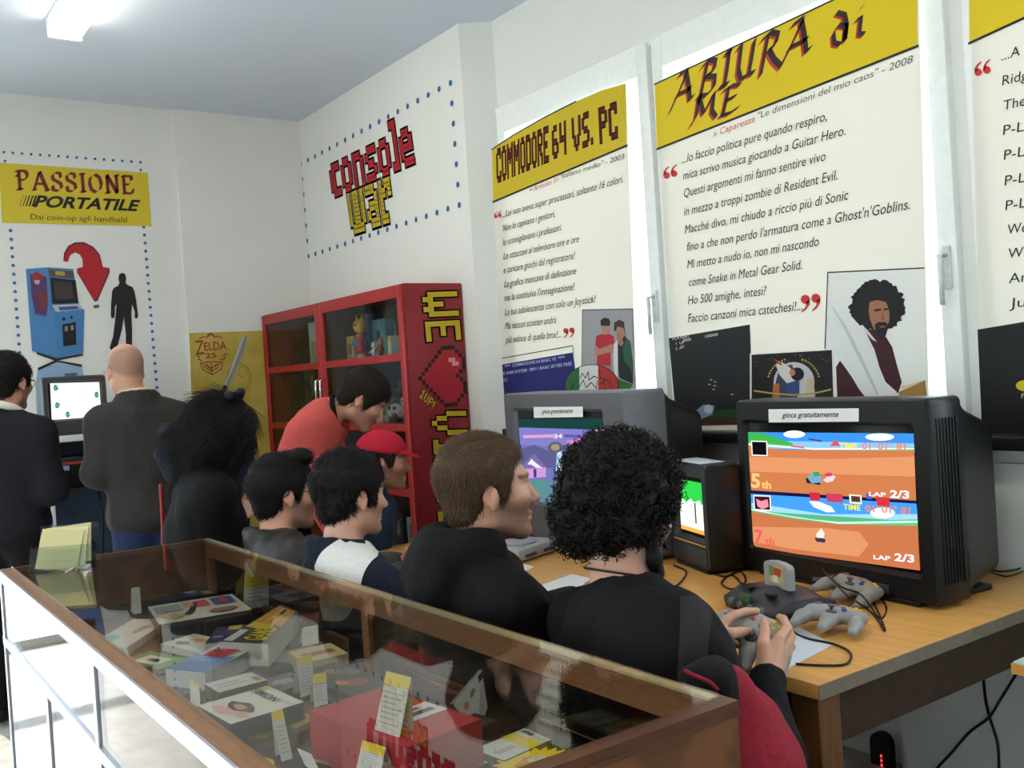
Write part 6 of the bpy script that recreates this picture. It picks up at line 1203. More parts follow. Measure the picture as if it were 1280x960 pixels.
def hair_short(t, h, m, n=2200, length=.03, ln_top=.04, front=.066, nape=-.075, thick=1.0, seed=1, name='hair', width=.0016, side_cut=.06, flow=None, lump=0, front_x=.118):
    s = SDF(); R = h.R; k = h.k
    s.ell(h.p(-.02, 0, .042), V(.1045*thick, .083*thick, .092*thick)*k, R, k=.02); s.ell(h.p(-.05, 0, -.015), V(.062, .07, .07)*k, R, k=.02); s.ell(h.p(-.062, 0, nape+.035), V(.036, .055, .045)*k, R, k=.02)
    for y in (-1, 1): s.ell(h.p(.026, y*.07, .02), V(.02, .012, .045)*k, R, k=.01)
    s.ell(h.p(front_x, 0, front-.1), V(.085, .13, .102)*k, R, k=.008, sub=True); s.ell(h.p(.05, 0, -.115), V(.1, .13, .085)*k, R, k=.01, sub=True)
    for y in (-1, 1): s.ell(h.p(-.008, y*.088, -.03), V(.03, .026, .05)*k, R, k=.006, sub=True)
    v, f = s.mesh(.0055); 
    if lump: v, _ = folds(v, f, lump, 30, seed, (1, 1, 1))
    def fl0(q):
        w = np.clip((q[:, 2]-.05)/.05, 0, 1); return np.stack([-.5+1.2*w, q[:, 1]*2, -1+1.2*w], 1)
    fl = flow or fl0
    sv, sf = strands(v, f, n, h, fl, length, width, seed=seed)
    mk_np(name, np.concatenate([v, sv]), np.concatenate([f, sf+len(v)]), m, t, rel=0)
def person(label, head, phi, hy=0, pitch=0, roll=0, k=1.0, pelvis=None, nb=None, sh_w=.185, el=None, wr=None, knees=None, ankles=None, skin=(202, 152, 126), stubble=0.0, brow=(40, 28, 22), top=None, sleeve=True, trousers=None, seated=True, hands=None, group=None, fine=.0045, gfine=.011, collar='crew', cuff=None, grow=.02, lip=(184, 120, 104), fold=.006, head_stub=None, width_k=1.0, twist=0, sh_off=(0, 0), neck_cut=1.0, stub_col=None):
    B3 = frame(phi); F, Lf, U = B3[:, 0], B3[:, 1], B3[:, 2]
    h = Hd(head, phi+hy, pitch, roll, k)
    nb = V(nb) if nb is not None else h.c-F*.05-U*.165
    pelvis = V(pelvis) if pelvis is not None else V(h.c[0], h.c[1], 0)-F*.14+V(0, 0, .55)
    if not seated and pelvis[2] < .7: pelvis[2] = .92
    ax = nrm(nb-pelvis); chest = nb-ax*.2; Lf2 = rotz(math.radians(twist))@Lf
    fwd = nrm(np.cross(Lf2, ax)); RT = np.stack([fwd, Lf2, ax], 1)
    shl = [nb+Lf2*sg*sh_w*.96-ax*(.07+sh_off[1])-fwd*sh_off[0] for sg in (1, -1)]
    el = el or [None, None]; wr = wr or [None, None]
    EL, WR = [], []
    for i, sg in enumerate((1, -1)):
        e = V(el[i]) if el[i] is not None else shl[i]-U*.26+F*.1+Lf*sg*.04
        w = V(wr[i]) if wr[i] is not None else e+F*.22-Lf*sg*.08+U*.02
        EL.append(e); WR.append(w)
    if seated:
        kn = knees or [pelvis+F*.42+Lf*sg*.11+V(0, 0, -.04) for sg in (1, -1)]; an = ankles or [V(q[0], q[1], .09)-F*.03 for q in kn]
    else:
        kn = knees or [V(pelvis[0], pelvis[1], .5)+Lf*sg*.095+F*.02 for sg in (1, -1)]; an = ankles or [V(pelvis[0], pelvis[1], .09)+Lf*sg*.1-F*.02 for sg in (1, -1)]
    base = V(pelvis[0], pelvis[1], 0)
    t = thing('person', label, 'person', base, group=group)
    # ---- one continuous body
    s = SDF(); head_shapes(s, h)
    s.cone(h.p(-.028, 0, -.06), nb+ax*.0, .054*k, .06, k=.03); s.ell(nb-ax*.02, (.05, .1, .05), RT, k=.05)
    s.ell(chest, V(.095, .15*width_k, .16), RT, k=.06); s.ell((chest+pelvis)/2, V(.085, .13, .16), RT, k=.06); s.ell(pelvis, V(.1, .15, .11), RT, k=.06)
    for i in range(2):
        s.cone(nb-ax*.03, shl[i], .045, .05, k=.05); s.chain([shl[i], EL[i], WR[i]], [.047, .037, .027], .02)
        s.chain([pelvis+(kn[i]-pelvis)*.12+Lf*(.06 if i == 0 else -.06), kn[i], an[i]], [.075, .052, .04], .03); fd = nrm(V(*(kn[i]-pelvis)[:2], 0)) if seated else F
        s.cone(an[i]-V(0, 0, .045)-fd*.03, an[i]-V(0, 0, .05)+fd*.14, .034, .028, k=.03)
    fb = [(h.c-.15, h.c+.15, fine)]
    if hands:
        for i, hd in enumerate(hands):
            if callable(hd): hd(s, WR[i]); fb.append((WR[i]-.04, WR[i]+.13, fine))
            elif hd: hand_shapes(s, WR[i], *hd[:3], **(hd[3] if len(hd) > 3 else {})); fb.append((WR[i]-.03, WR[i]+hd[0]/np.linalg.norm(hd[0])*.1+.09, fine))
    else:
        for i, sg in enumerate((1, -1)):
            d = nrm(WR[i]-EL[i]); hand_shapes(s, WR[i], d, nrm(-U*.3-Lf*sg), nrm(F*.6+U), curl=(.4, .5, .3), k=.95)
    v, f = s.mesh(.0105, fb)
    q = h.loc(v); col = np.tile(L3c(skin), (len(v), 1)); inb = (np.abs(q).max(1) < .16)
    def mixc(m_, c): 
        m_ = np.clip(m_, 0, 1)[:, None]; return col*(1-m_)+L3c(c)*m_
    sm_ = lambda e0, e1, x: np.clip((x-e0)/(e1-e0), 0, 1)
    red = inb*np.exp(-((q[:, 0]-.085)**2/.0009+(np.abs(q[:, 1])-.04)**2/.0006+(q[:, 2]+.03)**2/.0008))*.3; col = mixc(red, (204, 120, 104))
    col = mixc(inb*np.exp(-(np.abs(q[:, 1])-.08)**2/.0002)*(np.abs(q[:, 0]) < .04)*.3, (206, 120, 104))
    if stubble:
        jaw = inb*sm_(-.012, -.045, q[:, 2]-.25*np.clip(.05-q[:, 0], 0, 1))*sm_(-.03, .01, q[:, 0])*sm_(-.15, -.125, q[:, 2]); ms = inb*np.exp(-((q[:, 2]+.054)**2/.00008+q[:, 1]**2/.0012))*(q[:, 0] > .07)
        sb_ = inb*(np.abs(q[:, 1]) > .05)*np.exp(-(q[:, 0]-.02)**2/.0003)*sm_(.03, -.03, q[:, 2])
        col = mixc(np.maximum(np.maximum(jaw, ms), sb_*.8)*stubble, stub_col or brow)
    if head_stub: col = mixc(inb*head_stub[1]*sm_(.0, .03, q[:, 2]-.6*np.clip(q[:, 0], -.2, .2))*sm_(.095, .06, q[:, 2]+.25*q[:, 0]), head_stub[0])
    col = mixc(inb*(q[:, 0] > .084)*(np.abs(q[:, 1]) < .024)*np.exp(-(q[:, 2]+.072)**2/.00009), lip)
    eb = inb*(q[:, 0] > .045)*np.exp(-((q[:, 2]-.026-.06*(.03-np.abs(np.abs(q[:, 1])-.033)))**2/.00003))*(np.abs(np.abs(q[:, 1])-.034) < .021); col = mixc(eb*.9, brow)
    for y in (-1, 1):
        de = np.sqrt((q[:, 1]-y*.031)**2+((q[:, 2]-.004)*1.5)**2); on_ = inb*(q[:, 0] > .07); col = mixc(on_*sm_(.0135, .011, de), (214, 206, 200)); col = mixc(on_*sm_(.0065, .0052, de), (56, 38, 28)); col = mixc(on_*np.exp(-(np.sqrt((q[:, 1]-y*.031)**2+(q[:, 2]-.013)**2*4)-.0)**2/.00006)*.5, brow)
    mk_np('body', v, f, skin_mat(), t, cols=col, rel=1)
    # ---- trousers and shoes
    s = SDF(); s.ell(pelvis+ax*.02, V(.118, .168, .12), RT, k=.05)
    for i in range(2):
        s.chain([pelvis+(kn[i]-pelvis)*.1+Lf*(.07 if i == 0 else -.07), kn[i], an[i]+V(0, 0, .0)], [.094, .072, .06], .04)
    v, f = s.mesh(gfine); v, _ = folds(v, f, .005, 9, 3); mk_np('trousers', v, f, trousers or cloth('blue_denim', (38, 50, 82)), t, rel=1)
    for i in range(2):
        fd = nrm(V(*(kn[i]-pelvis)[:2], 0)) if seated else F; s = SDF(); o = an[i]
        s.cone(V(o[0], o[1], .043)-fd*.035, V(o[0], o[1], .04)+fd*.15, .042, .036, k=.02); s.cone(V(o[0], o[1], .05), V(o[0], o[1], .1), .046, .046, k=.02); s.cut(V(0, 0, .006), V(0, 0, -1)); v, f = s.mesh(.01); mk_np('shoe', v, f, mat('shoe_leather', (30, 28, 30), rough=.5), t)
    # ---- upper garment
    if top is not None:
        s = SDF(); g = grow
        s.ell(chest, V(.098+g, (.155+g)*width_k, .17), RT, k=.07); s.ell((chest+pelvis)/2+ax*.02, V(.092+g, .142+g, .18), RT, k=.07); s.ell(pelvis+ax*.05, V(.108+g, .16+g, .12), RT, k=.06)
        s.ell(nb-ax*.05, V(.07+g, .12, .055), RT, k=.06)
        for i, sg in enumerate((1, -1)):
            s.cone(nb-ax*.03, shl[i]-ax*.0, .062, .05+g*.3, k=.09); s.ell((chest+shl[i])/2, (.085, .1, .11), RT, k=.08); d = nrm(WR[i]-EL[i]); end = WR[i]-d*.012 if sleeve is True else EL[i]*.6+shl[i]*.4
            if sleeve is True: s.chain([shl[i], EL[i], end], [.05+g*.4, .046+g*.35, .036+g*.2], .06)
            else: s.cone(shl[i], end, .057+g*.4, .055+g*.4, k=.035)
        if collar == 'hood':
            for a in range(7):
                w_ = PI*(.5+a/6); pt = nb+ax*.03+fwd*math.cos(w_)*.088+Lf2*math.sin(w_)*.095
                s.ell(pt+ax*.01, (.046, .046, .05), RT, k=.025)
            s.ell(nb-fwd*.115-ax*.02, (.05, .11, .08), RT, k=.03); s.cone(nb+fwd*.07+Lf2*.05-ax*.02, nb+fwd*.07-Lf2*.05-ax*.02, .03, k=.03)
        if collar == 'stand':
            for a in range(14):
                w_ = 2*PI*a/14; w2 = 2*PI*(a+1)/14; P_ = lambda q_: nb+ax*(.035-.02*math.cos(q_))+fwd*(math.cos(q_)*.078)+Lf2*math.sin(q_)*.08
                s.cone(P_(w_), P_(w2), .019, k=.012); s.cone(P_(w_)-ax*.03, P_(w2)-ax*.03, .022, k=.012)
        if collar == 'crew':
            ca = nrm(h.p(-.028, 0, -.06)-nb); s.ell(nb+ca*.08+fwd*.015, V(.074, .078, .068)*neck_cut, RT, k=.008, sub=True)
        v, f = s.mesh(gfine*.8); v, _ = folds(v, f, fold, 8, 1); v, _ = folds(v, f, fold*.4, 22, 5)
        gm = mk_np('sweater' if collar in ('crew',) else 'jacket', v, f, top, t, rel=1)
    ca = nrm(h.p(-.028, 0, -.06)-nb); cf = nrm(fwd-ca*np.dot(fwd, ca))
    return t, h, dict(ca=ca, cf=cf, garment=(v, f) if top is not None else None, F=F, L=Lf, U=U, ax=ax, fwd=fwd, L2=Lf2, nb=nb, sh=shl, el=EL, wr=WR, chest=chest, pelvis=pelvis, RT=RT)
def chair(x, y, phi, label):
    t = thing('chair', label, 'chair', (x, y, 0), group='plain wooden chairs between the case and the table'); R = frame(phi); c = V(x, y, 0)
    m = mat('chair_wood', (112, 74, 42), rough=.5, var=.08)
    mk('seat', B().at(R, c).box((0, 0, .425), (.38, .38, .025), bev=.008), m, t)
    mk('backrest', B().at(R, c).box((-.19, 0, .72), (.018, .36, .12), bev=.006), m, t)
    for sx in (-1, 1):
        for sy in (-1, 1): mk('leg', B().at(R, c).box((sx*.17-(.015 if sx < 0 else 0), sy*.16, .206 if sx > 0 else .35), (.028, .028, .412 if sx > 0 else .7), bev=.004), m, t)
    return t
def glasses(t, h, m, name='spectacles'):
    b = B()
    for y in (-1, 1):
        ring = [h.p(.103-.004*abs(math.cos(a)), y*(.034+.024*math.cos(a)), .002+.018*math.sin(a)) for a in [2*PI*k_/16 for k_ in range(17)]]; b.tube(ring, .0016, 6, caps=False); b.tube([h.p(.098, y*.058, .006), h.p(.06, y*.078, .008), h.p(-.005, y*.0825, .012), h.p(-.03, y*.079, -.006)], .0018, 6)
    b.tube([h.p(.103, -.012, .006), h.p(.108, 0, .009), h.p(.103, .012, .006)], .0016, 6); mk(name, b, m, t)
H_BLK = mat('black_hair', (20, 16, 16), rough=.6, var=.1, scale=200, spec=.2); H_DBR = mat('dark_brown_hair', (40, 29, 22), rough=.6, var=.12, scale=200, spec=.2); H_BR = mat('brown_hair', (78, 58, 40), rough=.6, var=.14, scale=200, spec=.2)
C_BLK = cloth('black_cotton', (14, 13, 15)); C_NAVY = cloth('navy_cloth', (27, 33, 47))
# ---- curly haired man playing at the big television
hc = W(779, 642, 2.03)
pw = [W(890, 797, 2.07), W(959, 845, 2.02)]
padc = W(939, 787, 2.125)
def finger(s, pts, r0, r1): P_ = [W(*p) for p in pts]; s.chain(P_, [r0+(r1-r0)*k/(len(P_)-1) for k in range(len(P_))], .004)
def right_grip(s, w):
    for i, kn in enumerate([(974, 799, 2.05), (981, 807, 2.075), (983, 817, 2.095), (980, 828, 2.105)]): s.cone(w, W(*kn), .021 if i < 3 else .018, .0125, k=.012)
    s.cone(w, W(966, 820, 2.05), .024, .024, k=.02)
    finger(s, [(974, 799, 2.05), (984, 785, 2.08), (979.5, 774, 2.115), (974, 771.5, 2.135)], .0112, .008)
    finger(s, [(981, 807, 2.075), (989, 796, 2.11), (985, 787, 2.15), (976, 788, 2.165)], .0112, .008)
    finger(s, [(983, 817, 2.095), (989, 808, 2.13), (982, 801, 2.165), (973, 803, 2.17)], .0105, .0075)
    finger(s, [(980, 828, 2.105), (985, 821, 2.135), (978, 815, 2.16), (970, 816, 2.165)], .0092, .0068)
    finger(s, [(955, 832, 2.02), (954, 806, 2.03), (956.5, 790, 2.06), (954.5, 777, 2.085)], .0155, .0088)
def left_grip(s, w):
    for i, kn in enumerate([(906, 776, 2.085), (902, 782, 2.105), (899, 790, 2.12), (897, 798, 2.13)]): s.cone(w, W(*kn), .02, .0122, k=.012)
    finger(s, [(906, 776, 2.085), (918, 768.5, 2.10), (932, 764.5, 2.125), (946, 763.5, 2.135)], .0108, .008)
    finger(s, [(902, 782, 2.105), (916, 778, 2.15), (928, 780, 2.17), (938, 786, 2.175)], .0108, .008)
    finger(s, [(899, 790, 2.12), (912, 790, 2.165), (924, 794, 2.18), (932, 799, 2.175)], .0102, .0075)
    finger(s, [(897, 798, 2.13), (908, 800, 2.165), (917, 804, 2.175), (924, 808, 2.17)], .009, .0066)
    finger(s, [(899, 797, 2.065), (913, 792, 2.06), (925, 790, 2.075), (936, 788.5, 2.09)], .0145, .0088)
gf = nrm(CF*.72+CU*.6+CR*.28); gu = nrm(CU*.75-CF*.62)
t, h, J = person('curly haired man from behind in black, playing with a grey gamepad at the big television', hc, -4, hy=-2, pitch=8, pelvis=(1.24, 1.36, .54), nb=W(780, 748, 1.97), el=[V(1.43, 1.85, .86), W(966, 945, 1.86)], wr=pw, top=C_BLK, trousers=C_BLK, stubble=.85, brow=(24, 18, 16), gfine=.0105, fine=.004, sh_w=.165, fold=.008,
    hands=[left_grip, right_grip])
s = SDF(); s.ell(h.p(-.02, 0, .045), (.122, .114, .112), h.R, k=.03); s.ell(h.p(-.045, .01, -.02), (.095, .1, .07), h.R, k=.03); s.ell(h.p(.0, 0, .075), (.1, .098, .082), h.R, k=.03); s.ell(h.p(.14, 0, -.05), (.085, .13, .115), h.R, k=.01, sub=True); s.ell(h.p(.03, 0, -.15), (.09, .15, .075), h.R, k=.01, sub=True)
v, f = s.mesh(.008); v2, n2 = folds(v, f, .016, 26, 2, (1, 1, 1)); v2, n2 = folds(v2, f, .006, 60, 4, (1, 1, 1))
rg = np.random.default_rng(5); NV = 2600; pk = rg.integers(0, len(v2), NV); Pq, Nq = v2[pk], n2[pk]; a_ = rg.normal(size=(NV, 3)); u_ = np.cross(Nq, a_); u_ /= np.linalg.norm(u_, axis=1)[:, None]; w_ = np.cross(Nq, u_)
cv, cf = [], []; SEG, r0 = 9, .0019
rad = rg.uniform(.005, .0105, NV)[:, None]; ht = rg.uniform(-.002, .014, NV)[:, None]; ph = rg.random(NV)*6.3
ring = []
for j in range(SEG):
    t_ = j/(SEG-1); an = ph+t_*rg.uniform(4.5, 7.5); ce = Pq+Nq*(ht*t_+.004)+(u_*np.cos(an)[:, None]+Nq*.7*np.sin(an)[:, None])*rad+w_*(t_-.5)*.012; wd_ = r0*(1-.6*t_)
    ring += [ce+w_*wd_, ce+Nq*wd_, ce-w_*wd_]
cv = np.stack(ring, 1).reshape(-1, 3); bs = np.arange(NV)[:, None]*3*SEG; cf = np.concatenate([bs+np.array([[3*j+e, 3*j+e+1, 3*j+e+4, 3*j+e+3]]) for j in range(SEG-1) for e in range(2)])
mk_np('curly_hair', np.concatenate([v2, cv]), np.concatenate([f, cf+len(v2)]), mat('black_curls', (20, 16, 14), rough=.6, var=.12, scale=150, spec=.2), t, rel=0)
s = SDF()
for y in (-1, 1): s.chain([h.p(.02, y*.07, -.04), h.p(.03, y*.062, -.085), h.p(.065, y*.03, -.12)], [.014, .018, .02], .015)
s.ell(h.p(.075, 0, -.118), (.026, .03, .024), h.R, k=.015); s.chain([h.p(.092, -.026, -.064), h.p(.102, 0, -.055), h.p(.092, .026, -.064)], [.005, .007, .005], .006); v, f = s.mesh(.0045); sv, sf = strands(v, f, 700, h, lambda q: np.stack([q[:, 0]*0+.3, q[:, 1]*0, q[:, 0]*0-1], 1), .012, .0012, seed=4)
mk_np('beard', np.concatenate([v, sv]), np.concatenate([f, sf+len(v)]), H_BLK, t, rel=0)
mk('neck_cord', B().tube(smooth([J['nb']+J['ax']*.05+J['fwd']*.09, J['nb']+J['ax']*.052-J['L2']*.075+J['fwd']*.03, J['nb']+J['ax']*.062-J['fwd']*.055-J['L2']*.05, J['nb']+J['ax']*.06-J['fwd']*.065+J['L2']*.03, J['nb']+J['ax']*.045+J['L2']*.085]), .0025, 6), M_black, t)
chair(1.295, 1.36, 0, 'wooden chair under the curly haired man')
gamepad('light grey three handled gamepad held in the hands of the curly haired man', padc, gf, gu, None)
# backpack slung from his right shoulder, behind the end of the case
M_crim = cloth('crimson_canvas', (140, 34, 48), scale=90); M_bp = cloth('black_webbing', (24, 23, 25), scale=120)
bc = W(925, 925, 1.70); bp = thing('backpack', 'crimson and black backpack hung behind the curly haired man beside the case end', 'backpack', V(bc[0], bc[1], bc[2]-.25))
s = SDF(); top_ = W(903, 850, 1.70); s.chain([W(905, 872, 1.72), W(940, 960, 1.72), W(960, 1060, 1.74)], [.06, .085, .09], .03); s.cone(W(930, 900, 1.76), W(965, 1040, 1.78), .06, .08, k=.04); v, f = s.mesh(.009); v, _ = folds(v, f, .006, 14, 7); mk_np('bag_body', v, f, M_crim, bp, rel=1)
s = SDF(); s.chain([W(868, 852, 1.66), W(893, 848, 1.66), W(905, 868, 1.66)], [.03, .034, .026], .02); v, f = s.mesh(.008); mk_np('top_flap', v, f, M_bp, bp, rel=1)
mk('red_piping', B().tube(smooth([W(855, 838, 1.62), W(872, 846, 1.615), W(886, 852, 1.61), W(897, 862, 1.615)]), .0035, 8), M_crim, bp)
gv, gf_ = J['garment']
from mathutils.bvhtree import BVHTree
bt = BVHTree.FromPolygons([tuple(p) for p in gv], [tuple(int(i_) for i_ in p) for p in gf_]); rows = []
for k in range(15):
    u = k/14; hs = []
    for e in range(40):
        qx_ = (850-6*u)+(41-6*u)*e/39+3*math.sin(u*2.5); qy_ = 728+116*u; d_ = nrm(ray(qx_, qy_)); hit = bt.ray_cast(Vector(CPOS), Vector(d_))
        if hit[0] is not None: hs.append(np.array(hit[0])-d_*(.016 if 1 < e < 38 else .004))
    if len(hs) > 8: rows.append([hs[round(e*(len(hs)-1)/5)] for e in range(6)])
b = B(); b.add([p_ for r_ in rows for p_ in r_], [(a*6+e, a*6+e+1, a*6+e+7, a*6+e+6) for a in range(len(rows)-1) for e in range(5)], 0, True); mk('shoulder_strap', b, cloth('grey_black_padding', (40, 38, 37), scale=120), bp)
# ---- man in the black hooded sweatshirt
hc = W(611, 612, 2.32)
t, h, J = person('man with short brown hair and stubble in a black hooded sweatshirt, seen in profile', hc, -6, hy=-16, pitch=-2, pelvis=(1.235, 1.93, .54), nb=hc+V(-.05, .02, -.165), top=C_BLK, trousers=C_BLK, stubble=.8, stub_col=(112, 82, 62), brow=(70, 50, 36), skin=(206, 156, 128), collar='hood', gfine=.0105, fine=.004, sh_w=.185, el=[V(1.36, 2.17, .8), V(1.38, 1.76, .8)], wr=[V(1.6, 2.03, .84), V(1.62, 1.88, .83)], fold=.007)
hair_short(t, h, H_BR, n=4200, length=.022, front_x=.1, front=.078, thick=1.06, seed=2, width=.0013)
chair(1.295, 1.95, 0, 'wooden chair under the man in the black hooded sweatshirt')
# ---- man in navy jacket with white panel
hc = W(441, 619, 2.88)
t, h, J = person('man with thick black hair in a navy jacket with a broad white shoulder panel', hc, 0, hy=2, pitch=4, k=.95, pelvis=(1.23, 2.57, .54), nb=hc+V(-.05, 0, -.17), top=C_NAVY, trousers=C_BLK, stubble=.25, brow=(26, 20, 18), skin=(206, 158, 132), collar='stand', gfine=.012, sh_w=.19, el=[V(1.4, 2.82, .8), V(1.4, 2.36, .78)], wr=[V(1.62, 2.68, .8), V(1.6, 2.45, .8)])
hair_short(t, h, H_BLK, n=4600, length=.024, front_x=.11, front=.066, thick=1.13, seed=3, width=.0018, lump=.007, flow=lambda q: np.stack([.3+0*q[:, 0], q[:, 1]*3+.2*np.sin(q[:, 0]*60), np.where(q[:, 2] > .08, .2, -.9)], 1))
gv, gf_ = J['garment']
from mathutils.bvhtree import BVHTree
bt = BVHTree.FromPolygons([tuple(p) for p in gv], [tuple(int(i_) for i_ in p) for p in gf_])
OUT = smooth([V(393, 708, 0), V(402, 690, 0), V(424, 674, 0), V(450, 664, 0), V(474, 664, 0), V(493, 675, 0), V(507, 693, 0)], 4); INN = smooth([V(403, 775, 0), V(430, 775, 0), V(446, 748, 0), V(455, 716, 0), V(468, 698, 0), V(486, 690, 0), V(506, 694, 0)], 4)
b = B(); vs, NR = [], 9
for p_, q_ in zip(OUT, INN):
    hs = []
    for r_ in range(60):
        w = p_+(q_-p_)*r_/59; d_ = nrm(ray(w[0], w[1])); hit = bt.ray_cast(Vector(CPOS), Vector(d_))
        if hit[0] is not None: hs.append(np.array(hit[0])-d_*.006)
    vs += [hs[round(r_*(len(hs)-1)/(NR-1))] if len(hs) > 6 else None for r_ in range(NR)]
good = [i_ for i_, q_ in enumerate(vs) if q_ is not None]; ix = {g_: n_ for n_, g_ in enumerate(good)}; fs = []
for a_ in range(len(OUT)-1):
    for r_ in range(NR-1):
        c4 = [a_*NR+r_, a_*NR+r_+1, (a_+1)*NR+r_+1, (a_+1)*NR+r_]
        if all(c_ in ix for c_ in c4) and max(np.linalg.norm(vs[c4[0]]-vs[c_]) for c_ in c4) < .09: fs.append([ix[c_] for c_ in c4])
b.add([vs[g_] for g_ in good], fs, 0, True); mk('white_panel', b, cloth('white_cloth', (220, 218, 212), var=.02), t)
chair(1.295, 2.57, 0, 'wooden chair under the man in the navy jacket')
# ---- man with glasses and leather jacket
hc = W(357, 617, 3.35)
t, h, J = person('man with dark glasses and a worn black leather jacket, left of the navy jacketed man', hc, -4, hy=-2, pitch=2, pelvis=(1.24, 3.03, .54), nb=hc+V(-.05, 0, -.17), top=mat('worn_leather', (40, 38, 36), rough=.5, var=.12, scale=25, bump=.3), trousers=C_BLK, stubble=.55, brow=(24, 18, 16), skin=(196, 144, 118), collar='stand', gfine=.012, el=[V(1.45, 3.3, .8), V(1.45, 2.85, .8)], wr=[V(1.66, 3.1, .8), V(1.64, 2.98, .8)])
hair_short(t, h, H_BLK, n=2600, length=.026, front_x=.102, front=.07, thick=1.08, seed=4, width=.0017); glasses(t, h, mat('dark_frame', (24, 22, 24), rough=.3, var=0))
s = SDF()
for a in range(7): s.ell(h.p(.07-.012*a, 0, .118+.006*math.sin(a)), (.022, .055, .02), h.R, k=.02)
v, f = s.mesh(.006); sv, sf = strands(v, f, 500, h, lambda q: np.stack([q[:, 0]*0+.7, q[:, 1]*0, q[:, 0]*0+.8], 1), .024, .0018, seed=6); mk_np('quiff', np.concatenate([v, sv]), np.concatenate([f, sf+len(v)]), H_BLK, t, rel=0)
chair(1.295, 3.03, 0, 'wooden chair under the man in the leather jacket')
# ---- man in the red baseball cap
hc = W(480, 577, 4.3)
t, h, J = person('man in a bright red baseball cap and blue jacket sitting by the red cabinet', hc, -24, hy=-4, pitch=4, pelvis=hc*V(1, 1, 0)+V(-.14, .06, .52), nb=hc+V(-.05, .03, -.165), el=[hc+V(.02, .2, -.5), hc+V(-.12, -.1, -.5)], wr=[hc+V(.22, .05, -.56), hc+V(.1, -.14, -.6)], top=cloth('petrol_blue_cloth', (30, 50, 74)), trousers=cloth('faded_denim', (112, 122, 136)), stubble=.5, brow=(30, 22, 20), skin=(188, 138, 112), collar='hood', gfine=.013)
hair_short(t, h, H_DBR, n=1500, length=.02, front=.06, thick=1.0, seed=5)
M_cap = cloth('red_cap_cotton', (188, 36, 58), scale=120)
s = SDF(); s.ell(h.p(-.014, 0, .05), (.112, .09, .092), h.R, k=.01); s.cut(h.p(0, 0, .042), -h.R[:, 2]-h.R[:, 0]*.12); s.ell(h.p(-.125, 0, .045), (.03, .036, .024), h.R, k=.004, sub=True); v, f = s.mesh(.006); mk_np('cap_crown', v, f, M_cap, t, rel=1)
b = B(); nv = 9; L1, L2 = [], []
for i in range(nv):
    a = PI*(-.5+i/(nv-1)); L1.append((.07+.03*math.cos(a), .084*math.sin(a), .05)); L2.append((.07+.09*math.cos(a)**.8 if abs(math.cos(a)) > 1e-6 else .07, .086*math.sin(a), .043-.022*math.cos(a)+.0))
vs = [h.p(*p) for p in L1+L2]+[h.p(p[0], p[1], p[2]-.007) for p in L1+L2]; n_ = nv; fs = []
for i in range(nv-1): fs += [(i, i+1, n_+i+1, n_+i), (2*n_+i, 3*n_+i, 3*n_+i+1, 2*n_+i+1), (n_+i, n_+i+1, 3*n_+i+1, 3*n_+i)]
b.add(vs, fs, 0, True); mk('visor', b, M_cap, t); mk('cap_button', B().ball(h.p(-.014, 0, .143), .008, 10, 6), M_cap, t)
mk('cap_strap', B().tube([h.p(-.108, .045, .035), h.p(-.124, .02, .026), h.p(-.124, -.02, .026), h.p(-.108, -.045, .035)], .006, 8), cloth('cream_webbing', (206, 190, 150)), t)
chair(hc[0]-.12, hc[1]+.06, -24, 'wooden chair under the man in the red cap')
# ---- man in the red sweatshirt bending over
hc = W(455, 500, 4.45); pv = W(362, 690, 4.5)
t, h, J = person('dark haired man in a coral red sweatshirt bending forward before the red cabinet', hc, -30, hy=-2, pitch=38, roll=0, seated=False, pelvis=pv, nb=W(412, 514, 4.47), width_k=1.22, top=cloth('coral_sweatshirt', (204, 88, 84), scale=80, var=.03), trousers=C_BLK, stubble=.25, brow=(36, 26, 22), skin=(204, 154, 128), el=[W(448, 600, 4.68), W(398, 622, 4.25)], wr=[W(440, 665, 4.6), W(425, 680, 4.25)], sh_w=.2, sh_off=(.05, .05), neck_cut=1.2, gfine=.0115, fine=.005, grow=.03)
hair_short(t, h, H_DBR, n=2600, length=.03, front=.06, thick=1.08, seed=6, width=.0018)
ring = [J['nb']+J['ca']*(.026-.012*math.cos(a))+J['cf']*(.012+.084*math.cos(a))+J['L2']*.088*math.sin(a) for a in [2*PI*i/20 for i in range(21)]]; mk('neckband', B().tube(ring, .012, 8, caps=False), C_BLK, t)
# ---- bald man from behind
hc = W(156, 463, 4.6)
t, h, J = person('balding man with glasses from behind in a dark olive jacket and jeans, facing the stand', hc, 88, hy=10, pitch=6, seated=False, pelvis=hc*V(1, 1, 0)+V(.06, -.03, .86), nb=hc+V(.035, -.04, -.165), top=cloth('dark_olive_jacket', (50, 48, 46), bump=.3, rough=.7), trousers=cloth('blue_denim', (38, 50, 82)), skin=(204, 156, 132), brow=(90, 70, 60), collar='stand', grow=.034, sh_w=.185, el=[W(120, 592, 4.5), W(236, 592, 4.7)], wr=[hc+V(-.04, .26, -.5), hc+V(.16, .26, -.5)], head_stub=((96, 72, 58), .55), width_k=1.0, gfine=.0125, fold=.008)
glasses(t, h, mat('pale_frame', (190, 194, 200), rough=.3, var=0)); ring = [J['nb']+J['ax']*(.055-.012*math.cos(a))+J['fwd']*.066*math.cos(a)+J['L2']*.068*math.sin(a) for a in [2*PI*i/20 for i in range(21)]]; mk('shirt_collar', B().tube(ring, .015, 8, caps=False), cloth('cream_shirt', (206, 190, 150)), t)
